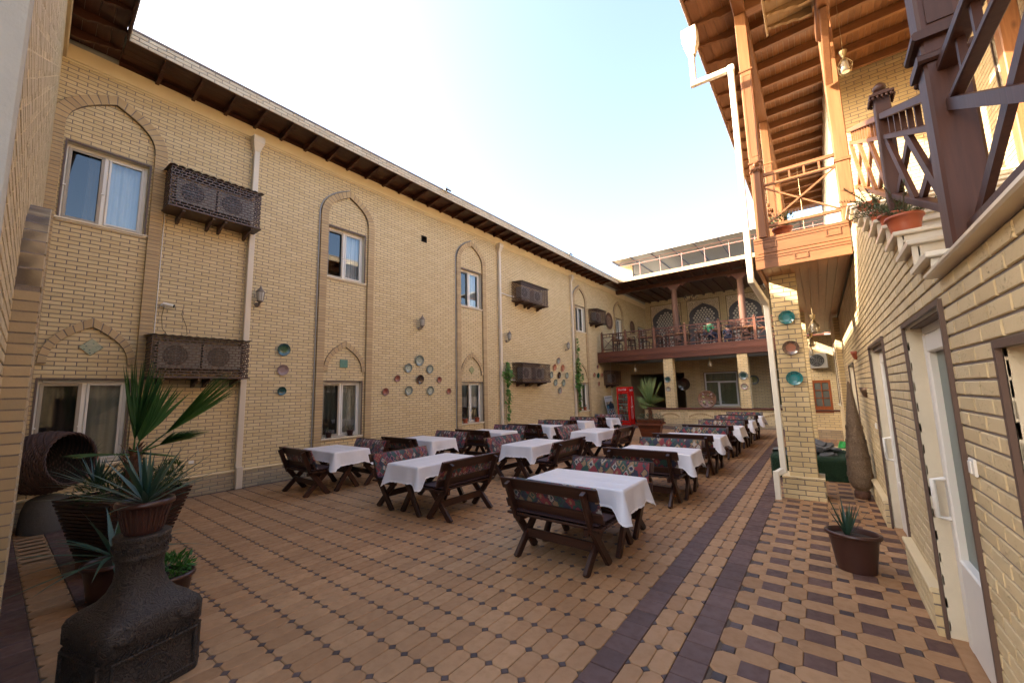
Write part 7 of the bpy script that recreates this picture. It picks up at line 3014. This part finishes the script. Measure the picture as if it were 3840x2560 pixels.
for layer in range(4):
    for i in range((15, 11, 8, 5)[layer]):
        x = RND.uniform(-0.86, 0.20) if layer == 0 else RND.uniform(-0.6, 0.1)
        y = RND.uniform(9.85, 10.95)
        z = 0.432 + layer * 0.055
        n = 9
        rx, ry = RND.uniform(0.12, 0.22), RND.uniform(0.08, 0.14)
        hgt = RND.uniform(0.022, 0.042)
        M = Matrix.Translation((x, y, z)) @ Matrix.Rotation(RND.uniform(0, 6.28), 4, 'Z') @ Matrix.Rotation(RND.uniform(-.32, .32), 4, 'X') @ Matrix.Rotation(RND.uniform(-.3, .3), 4, 'Y')
        out = [(rx * RND.uniform(.75, 1.1) * math.cos(2 * PI * q / n), ry * RND.uniform(.75, 1.1) * math.sin(2 * PI * q / n)) for q in range(n)]
        mb = MB()
        mb.prism(out, lambda p: M @ Vector((p[0], p[1], 0)), lambda p: M @ Vector((p[0] * .93, p[1] * .93, hgt)), RND.random())
        mb.single('slate_stone', G_SLATE, 'flat grey slate lying in the heap on the turf block', 'stone', GRP_S)
ty = thing('garden_hose_nozzle', 'bright green spray nozzle lying on the heap of slates', 'hose nozzle', (-0.35, 10.0, 0.58))
mb = MB()
M = Matrix.Translation((-0.38, 9.95, 0.60)) @ Matrix.Rotation(0.5, 4, 'Z') @ Matrix.Rotation(-0.55, 4, 'Y')
mb.tube([M @ Vector(p) for p in ((-0.08, 0, 0), (0.02, 0, 0.01), (0.12, 0, 0.0))], [0.03, 0.036, 0.025], 10)
mb.tube([M @ Vector(p) for p in ((-0.07, 0, 0), (-0.12, 0, -0.06))], 0.022, 8)
mb.build('body', M_GREEN_PLASTIC, ty)
mb = MB()
mb.tube([M @ Vector(p) for p in ((0.12, 0, 0), (0.155, 0, 0))], 0.036, 10)
mb.tube([M @ Vector(p) for p in ((-0.02, 0, -0.03), (-0.05, 0, -0.09))], 0.014, 6)
mb.build('collar', M_BLACK, ty)
mb = MB()
pts = []
for k in range(120):
    a = k * 0.33
    pts.append((0.30 + (0.13 - 0.0004 * k) * math.cos(a), 11.25 + (0.15 - 0.0004 * k) * math.sin(a), 0.46 + 0.0011 * k + 0.006 * math.sin(a * 3)))
mb.tube(pts, 0.012, 6)
mb.single('garden_hose', M_GREEN_PLASTIC, 'coiled green hose on a crate behind the carved cone', 'hose')
mb = MB()
mb.cbox(0.10, 0.50, 11.0, 11.5, 0.012, 0.445, 0.01)
mb.single('crate', M_PLASTER, 'pale block under the coiled green hose', 'crate')
cn = thing('carved_cone', 'tall carved pale wooden cone standing against the gallery wall', 'wooden sculpture', (0.36, 8.55, 0.012))
mb = MB()
mb.lathe([(0.085, 0.0), (0.10, 0.015), (0.10, 0.10), (0.085, 0.12)], 24, Matrix.Translation((0.36, 8.55, 0.012)))
mb.build('foot', M_LOG, cn)
mb = MB()
pr = [(0.075, 0.12), (0.12, 0.17), (0.150, 0.25), (0.156, 0.36), (0.151, 0.50), (0.136, 0.75), (0.113, 1.0), (0.086, 1.25), (0.057, 1.5), (0.031, 1.7), (0.019, 1.80), (0.010, 1.83)]
pr2 = []
for i in range(len(pr) - 1):
    for q in range(4):
        t = q / 4
        pr2.append((pr[i][0] * (1 - t) + pr[i + 1][0] * t, pr[i][1] * (1 - t) + pr[i + 1][1] * t))
pr2.append(pr[-1])
mb.lathe(pr2, 30, Matrix.Translation((0.36, 8.55, 0.012)))
mb.build('body', M_CARVED_PALE, cn)
for zz, rr in ((0.52, 0.153), (0.78, 0.136), (0.98, 0.117), (1.22, 0.092), (1.42, 0.069)):
    mb = MB()
    n = 30
    for dz in (0, 0.03):
        mb.tube([(0.36 + (rr + 0.001 - dz * .12) * math.cos(2 * PI * k / n), 8.55 + (rr + .001 - dz * .12) * math.sin(2 * PI * k / n), zz + dz) for k in range(n + 1)], 0.005, 5, caps=False)
    mb.build('carved_band', M_CARVED_PALE, cn)
for k in range(10):
    a = k * PI / 5
    for (zz, rr) in ((0.64, 0.145), (0.88, 0.126), (1.10, 0.104), (0.36, 0.157)):
        c = Vector((math.cos(a), math.sin(a), 0)); tg = Vector((-math.sin(a), math.cos(a), 0))
        pts = []
        for q in range(15):
            th = q * 0.6
            r = 0.042 * (1 - q / 17)
            pts.append(Vector((0.36, 8.55, 0)) + c * (rr + 0.001) + tg * (r * math.cos(th)) + Vector((0, 0, zz + r * 1.2 * math.sin(th))))
        mb = MB()
        mb.tube(pts, 0.0055, 4)
        mb.build('scroll', M_CARVED_PALE, cn)
# ================================================================ drinks fridge, poster, terrace furniture, people
FRX0, FRX1, FRY0, FRY1 = -8.42, -7.78, 19.85, 20.55
FRH = 1.93
fg = thing('drinks_fridge', 'tall red drinks fridge with glass door beside the dark passage', 'fridge', (-8.1, 20.2, 0.01))
FFR = frame((0, FRY0, 0), (1, 0, 0))
mb = MB()
mb.cbox(FRX0, FRX1, 0.012, 0.14, -0.70, 0, 0.01, M=FFR)
mb.cbox(FRX0, FRX1, 1.66, FRH, -0.70, 0.0, 0.012, M=FFR)
mb.box(FRX0, FRX0 + 0.03, 0.14, 1.66, -0.70, -0.002, M=FFR)
mb.box(FRX1 - 0.03, FRX1, 0.14, 1.66, -0.70, -0.002, M=FFR)
mb.box(FRX0 + 0.03, FRX1 - 0.03, 0.14, 1.66, -0.70, -0.67, M=FFR)
mb.build('cabinet', M_RED, fg)
mb = MB()
mb.box(FRX0 + 0.031, FRX1 - 0.031, 0.145, 1.655, -0.668, -0.64, M=FFR)
mb.build('lining', M_WHITE_METAL, fg)
mb = MB()
for bx in ((FRX0 + 0.005, FRX0 + 0.075, 0.16, 1.65), (FRX1 - 0.075, FRX1 - 0.005, 0.16, 1.65), (FRX0 + 0.075, FRX1 - 0.075, 0.16, 0.24), (FRX0 + 0.075, FRX1 - 0.075, 1.585, 1.65)):
    mb.cbox(*bx, 0.0, 0.035, 0.008, M=FFR)
door = mb.build('door', M_RED, fg)
mb = MB()
mb.poly([FFR @ Vector(p) for p in ((FRX0 + .075, .24, .012), (FRX1 - .075, .24, .012), (FRX1 - .075, 1.585, .012), (FRX0 + .075, 1.585, .012))])
mb.build('pane', M_GLASS, door)
SH = [0.24, 0.52, 0.80, 1.08, 1.345]
for z in SH:
    mb = MB()
    mb.box(FRX0 + 0.05, FRX1 - 0.05, z - 0.02, z - 0.005, -0.5, -0.03, M=FFR)
    mb.build('shelf', M_WHITE_PRINT, fg)


def text(body, size, M, mat, parent, shear=0.0, name='lettering'):
    cu = bpy.data.curves.new(name, 'FONT')
    cu.body = body
    cu.size = size
    cu.extrude = 0.0015
    cu.shear = shear
    cu.align_x = 'CENTER'
    cu.align_y = 'CENTER'
    cu.materials.append(mat)
    tmp = bpy.data.objects.new(name, cu)
    COL.objects.link(tmp)
    me = bpy.data.meshes.new_from_object(tmp)
    bpy.data.objects.remove(tmp)
    me.materials.clear()
    me.materials.append(mat)
    o = link_mesh(name, me, parent, M)
    return o


text('Coca-Cola', 0.125, FFR @ Matrix.Translation(((FRX0 + FRX1) / 2 - 0.03, 1.79, 0.003)) @ Matrix.Diagonal((0.78, 1.1, 1, 1)), M_WHITE_PRINT, fg, 0.35)
FSD = frame((FRX1, 0, 0), (0, 1, 0))
text('Coca-Cola', 0.12, FSD @ Matrix.Translation((20.18, 1.76, 0.003)) @ Matrix.Diagonal((0.8, 1.1, 1, 1)), M_WHITE_PRINT, fg, 0.35)
text('Coca-Cola', 0.085, FSD @ Matrix.Translation((20.2, 0.92, 0.003)) @ Matrix.Rotation(0.12, 4, 'Z') @ Matrix.Diagonal((0.8, 1.1, 1, 1)), M_WHITE_PRINT, fg, 0.35)
mb = MB()
for s in (-1, 1):
    pr = [(0.028, 1.45), (0.030, 1.32), (0.045, 1.18), (0.085, 1.05), (0.10, 0.95), (0.085, 0.80), (0.07, 0.62), (0.085, 0.42), (0.08, 0.30)]
    mb.tube([FSD @ Vector((20.2 + s * a, b, 0.003)) for a, b in pr], 0.005, 4)
mb.build('bottle_outline', M_WHITE_PRINT, fg)
cola = plain('dark_drink', (0.022, 0.008, 0.006), 0.12)
lime = plain('green_drink', (0.02, 0.16, 0.03), 0.15)
orng = plain('orange_drink', (0.50, 0.16, 0.015), 0.15)
watr = plain('clear_drink', (0.35, 0.42, 0.46), 0.1)
ROWS = [('bottom', 0, [cola, watr, cola, watr, cola, watr], 0.24), ('second lowest', 1, [cola] * 6, 0.22), ('middle', 2, [lime, orng, cola, cola, orng, orng], 0.22), ('second highest', 3, [cola] * 6, 0.20), ('top', 4, [cola, cola, cola, cola, lime, lime], 0.18)]
for (nm, k, drinks, h) in ROWS:
    for i, m in enumerate(drinks):
        x = FRX0 + 0.115 + i * 0.082
        z = SH[k] - 0.004
        kindn = {cola.name: 'dark', lime.name: 'green', orng.name: 'orange', watr.name: 'clear'}[m.name]
        t = thing('drink_bottle', '%s drink bottle on the %s shelf of the red fridge' % (kindn, nm), 'bottle', (x, FRY0 + 0.10, z), group='%s drink bottles on the %s shelf of the fridge' % (kindn, nm))
        T_ = Matrix.Translation((x, FRY0 + 0.10, z))
        mb = MB()
        mb.lathe([(0.030, 0), (0.032, 0.01), (0.031, h * .5), (0.032, h * .62), (0.013, h * .88), (0.012, h * .95)], 12, T_)
        mb.build('body', m, t)
        mb = MB()
        mb.lathe([(0.0325, h * .30), (0.0325, h * .52)], 12, T_, caps=False)
        mb.build('paper_band', M_RED if m is cola else M_WHITE_PRINT, t)
        mb = MB()
        mb.lathe([(0.014, h * .94), (0.014, h), (0.001, h + .001)], 10, T_)
        mb.build('cap', M_RED if m is cola else M_WHITE_PRINT, t)

# poster board leaning on the long wall
po = thing('poster_board', 'tall printed board with skyline and food pictures leaning on the long wall', 'poster board', (-9.3, 21.2, 0.012))
zz0, zz1 = 0.02, 1.45
P0, P1 = Vector((-9.28, 20.80, zz0)), Vector((-9.54, 20.78, zz1))
uax = Vector((0.10, 1, 0)).normalized()
vax = (P1 - P0).normalized()
uax = (uax - vax * uax.dot(vax)).normalized()
nax = uax.cross(vax)
MP = Matrix((uax, vax, nax)).transposed().to_4x4()
MP.translation = P0
PW, PH = 0.80, (P1 - P0).length
mb = MB()
mb.cbox(-0.02, PW + 0.02, 0, PH, -0.02, 0.0, 0.004, M=MP)
mb.build('board', M_WHITE_PRINT, po)
sky_m = plain('printed_sky', (0.62, 0.60, 0.62), 0.5, var=0.05)
dusk = plain('printed_dusk', (0.60, 0.42, 0.25), 0.5, var=0.3)
navy = plain('printed_dark_blue', (0.02, 0.03, 0.05), 0.5, var=0.4, scale=30)
teal = plain('printed_teal', (0.10, 0.28, 0.36), 0.5)
mb = MB()
mb.box(0, PW, PH * .50, PH - .02, 0.0005, 0.002, M=MP)
mb.build('printed_panel', sky_m, po)
mb = MB()
mb.box(0, PW, PH * .66, PH * .78, 0.0022, 0.003, M=MP)
mb.build('printed_panel', dusk, po)
mb = MB()
x = 0.0
while x < PW - 0.02:
    w = RND.uniform(0.03, 0.08)
    mb.box(x, min(PW, x + w), PH * .505, PH * RND.uniform(.66, .82), 0.0032, 0.0042, M=MP)
    x += w
mb.build('printed_skyline', navy, po)
mb = MB()
mb.poly([MP @ Vector((0.16 + 0.10 * math.cos(k * PI / 8), PH * .575 + 0.09 * math.sin(k * PI / 8), 0.0046)) for k in range(16)])
mb.build('printed_disc', teal, po)
mb = MB()
mb.box(0.16, PW - 0.04, PH * .925, PH * .945, 0.0022, 0.003, M=MP)
mb.box(0.05, 0.09, PH * .91, PH * .96, 0.0022, 0.003, M=MP)
mb.build('printed_heading', navy, po)
mb = MB()
mb.box(0, PW, 0.02, PH * .49, 0.0005, 0.002, M=MP)
mb.build('printed_panel', navy, po)
foods = [plain('printed_food_%s' % n, c, 0.5, var=0.4, scale=40) for n, c in (('red', (0.35, 0.06, 0.03)), ('brown', (0.22, 0.09, 0.04)), ('green', (0.14, 0.20, 0.05)))]
for r in range(3):
    for c in range(3):
        cx_, cz_ = 0.16 + c * 0.27, PH * (0.09 + r * 0.155)
        mb = MB()
        mb.poly([MP @ Vector((cx_ + 0.115 * math.cos(k * PI / 10), cz_ + 0.10 * math.sin(k * PI / 10), 0.0026)) for k in range(20)], mi=0)
        mb.poly([MP @ Vector((cx_ + 0.08 * math.cos(k * PI / 10), cz_ + 0.07 * math.sin(k * PI / 10), 0.0034)) for k in range(20)], mi=1)
        mb.build('printed_dish', [M_WHITE_PRINT, foods[(r + c) % 3]], po)


# terrace chairs and tables
def make_chair():
    t = thing('chair', 'chair', 'chair')
    for sx in (-1, 1):
        for sy in (-1, 1):
            mb = MB()
            mb.cbox(sx * 0.19 - 0.02, sx * 0.19 + 0.02, sy * 0.19 - 0.02, sy * 0.19 + 0.02, 0, 0.44 if sy > 0 else 1.0, 0.005)
            mb.build('leg', M_WOOD_BENCH_Z, t)
    mb = MB()
    mb.cbox(-0.22, 0.22, -0.21, 0.22, 0.44, 0.475, 0.01)
    mb.build('seat', M_WOOD_BENCH, t)
    for zz in (0.60, 0.72, 0.84, 0.94):
        mb = MB()
        mb.cbox(-0.17, 0.17, -0.20, -0.18, zz, zz + 0.055, 0.005)
        mb.build('back_slat', M_WOOD_BENCH, t)
    return t


def make_terrace_table():
    t = thing('terrace_table', 'table', 'table')
    mb = MB()
    mb.cbox(-0.6, 0.6, -0.4, 0.4, 0.72, 0.76, 0.01)
    mb.build('tabletop', M_WOOD_X, t)
    for sx in (-1, 1):
        for sy in (-1, 1):
            mb = MB()
            mb.cbox(sx * 0.52 - 0.035, sx * 0.52 + 0.035, sy * 0.32 - 0.035, sy * 0.32 + 0.035, 0, 0.72, 0.008)
            mb.build('leg', M_WOOD_BENCH_Z, t)
    return t


ch0, tt0 = make_chair(), make_terrace_table()
BAYW = ['leftmost', 'second from the left', 'third from the left', 'fourth from the left', 'fifth from the left']
spots = [-8.6, -7.1, -5.7, -4.2, -2.7]
jobs = []
for i, x in enumerate(spots):
    jobs.append((tt0, TR(x, 21.7, 3.832), 'dark wooden table on the far terrace, %s bay' % BAYW[i], 'table', 'tables on the far terrace'))
    for s in (-1, 1):
        jobs.append((ch0, TR(x + 0.12 * s, 21.7 + s * 0.66, 3.832, 0 if s < 0 else PI), 'slatted chair %s the terrace table, %s bay' % ('on the railing side of' if s < 0 else 'behind', BAYW[i]), 'chair', 'chairs on the far terrace'))
for (p, W, lab, cat, grp) in jobs:
    o = dup(p, W)
    o['label'] = lab
    tag(o, None, cat, grp)
jobs2 = ((ch0, TR(-1.45, 21.6, 3.832, PI / 2), 'sunlit chair turned sideways at the end of the far terrace', 'chair', 'chairs on the far terrace'), (tt0, TR(-2.0, 22.6, 3.832, 0.1), 'sunlit table at the end of the far terrace', 'table', 'tables on the far terrace'))
for (p, W, lab, cat, grp) in jobs2:
    p.matrix_basis = W
    WMAT[p.name] = W
    p['label'] = lab
    tag(p, None, cat, grp)


# ---- people: one skinned body each, with head, hair and clothes
def person(label, base, rz, shirt, hair_len, s=1.0, lean=0.2):
    """seated figure; base is the point under the hips on the seat"""
    t = thing('person', label, 'person', base, rz)
    M = TR(*base, rz, s)
    J = {'pel': (0, 0, 0.10), 'wst': (0, 0.03 * lean, 0.25), 'chs': (0, 0.10 * lean, 0.42), 'nck': (0, 0.20 * lean, 0.56), 'hd0': (0, 0.28 * lean, 0.64), 'hd1': (0, 0.34 * lean, 0.76)}
    R = {'pel': 0.15, 'wst': 0.125, 'chs': 0.14, 'nck': 0.055, 'hd0': 0.075, 'hd1': 0.07}
    E = [('pel', 'wst'), ('wst', 'chs'), ('chs', 'nck'), ('nck', 'hd0'), ('hd0', 'hd1')]
    for sd, g in ((-1, 'l'), (1, 'r')):
        J.update({'sh' + g: (sd * 0.17, 0.09 * lean, 0.50), 'el' + g: (sd * 0.24, 0.10, 0.26), 'wr' + g: (sd * 0.14, 0.32, 0.30), 'ha' + g: (sd * 0.09, 0.40, 0.32),
                  'kn' + g: (sd * 0.11, 0.42, 0.08), 'an' + g: (sd * 0.11, 0.40, -0.36), 'to' + g: (sd * 0.12, 0.56, -0.40), 'hp' + g: (sd * 0.09, 0.05, 0.09)})
        R.update({'sh' + g: 0.062, 'el' + g: 0.045, 'wr' + g: 0.032, 'ha' + g: 0.034, 'kn' + g: 0.065, 'an' + g: 0.04, 'to' + g: 0.034, 'hp' + g: 0.09})
        E += [('chs', 'sh' + g), ('sh' + g, 'el' + g), ('el' + g, 'wr' + g), ('wr' + g, 'ha' + g), ('pel', 'hp' + g), ('hp' + g, 'kn' + g), ('kn' + g, 'an' + g), ('an' + g, 'to' + g)]
    names = list(J)

    def skinned(name, keep, mat, grow=0.0):
        nm = [n for n in names if n in keep]
        me = bpy.data.meshes.new(name)
        me.from_pydata([M @ Vector(J[n]) for n in nm], [(nm.index(a), nm.index(b)) for a, b in E if a in keep and b in keep], [])
        me.materials.append(mat)
        o = link_mesh(name, me, t)
        sk = o.modifiers.new('skin', 'SKIN')
        lay = me.skin_vertices[0] if len(me.skin_vertices) else None
        if lay is None:
            import bmesh
            bm = bmesh.new(); bm.from_mesh(me); bm.verts.layers.skin.verify(); bm.to_mesh(me); bm.free()
            lay = me.skin_vertices[0]
        for i, n in enumerate(nm):
            r = (R[n] + grow) * s
            lay.data[i].radius = (r, r)
            lay.data[i].use_root = (i == 0)
        sk.use_smooth_shade = True
        sb = o.modifiers.new('smooth', 'SUBSURF')
        sb.levels = sb.render_levels = 2
        return o
    skinned('body', set(names), M_SKIN)
    skinned('shirt', {'pel', 'wst', 'chs', 'shl', 'shr', 'ell', 'elr'}, shirt, 0.014)
    skinned('trousers', {'pel', 'hpl', 'hpr', 'knl', 'knr', 'anl', 'anr'}, M_SHIRT_DARK, 0.016)
    h = Vector(J['hd1'])
    mb = MB()
    mb.lathe([(0.098, -0.03), (0.104, 0.02), (0.09, 0.07), (0.05, 0.105), (0.001, 0.115)], 16, M @ Matrix.Translation(h + Vector((0, -0.02, -0.01))))
    if hair_len:
        mb.grid([[M @ (h + Vector((0.10 * math.cos(a), -0.03 + 0.09 * math.sin(a), z))) for a in [PI + 0.2 + k * (PI - 0.4) / 8 for k in range(9)]] for z in (0.03, -0.08, -hair_len)])
    mb.build('hair', M_HAIR, t)
    mb = MB()
    for sx in (-1, 1):
        mb.lathe([(0.001, -0.008), (0.010, 0), (0.001, 0.008)], 8, M @ Matrix.Translation(h + Vector((sx * 0.03, 0.066, -0.03))))
    mb.tube([M @ (h + Vector((0, 0.070, -0.04))), M @ (h + Vector((0, 0.088, -0.065)))], [0.008 * s, 0.012 * s], 6)
    mb.tube([M @ (h + Vector((-0.02, 0.064, -0.095))), M @ (h + Vector((0.02, 0.064, -0.095)))], 0.005 * s, 6)
    mb.build('face', M_SKIN, t)
    mb = MB()
    for sx, g in ((-1, 'l'), (1, 'r')):
        w = Vector(J['ha' + g])
        for k, L in enumerate((0.055, 0.065, 0.07, 0.06)):
            o = Vector(((k - 1.5) * 0.017, 0.015, 0))
            mb.tube([M @ (w + o), M @ (w + o + Vector((0, L * 0.6, 0.002))), M @ (w + o + Vector((0, L * 0.95, -0.02)))], 0.0085 * s, 6)
        mb.tube([M @ (w + Vector((-sx * 0.025, 0.0, 0))), M @ (w + Vector((-sx * 0.05, 0.03, -0.005)))], 0.0095 * s, 6)
    mb.build('fingers', M_SKIN, t)


person('seated person in a green shirt behind the far terrace railing', (-4.08, 21.04, 4.31), -0.4, M_SHIRT_GREEN, 0.18)
person('dark haired child seated low beside the person in green', (-3.25, 21.0, 4.10), 0.3, M_SHIRT_DARK, 0.06, 0.72)
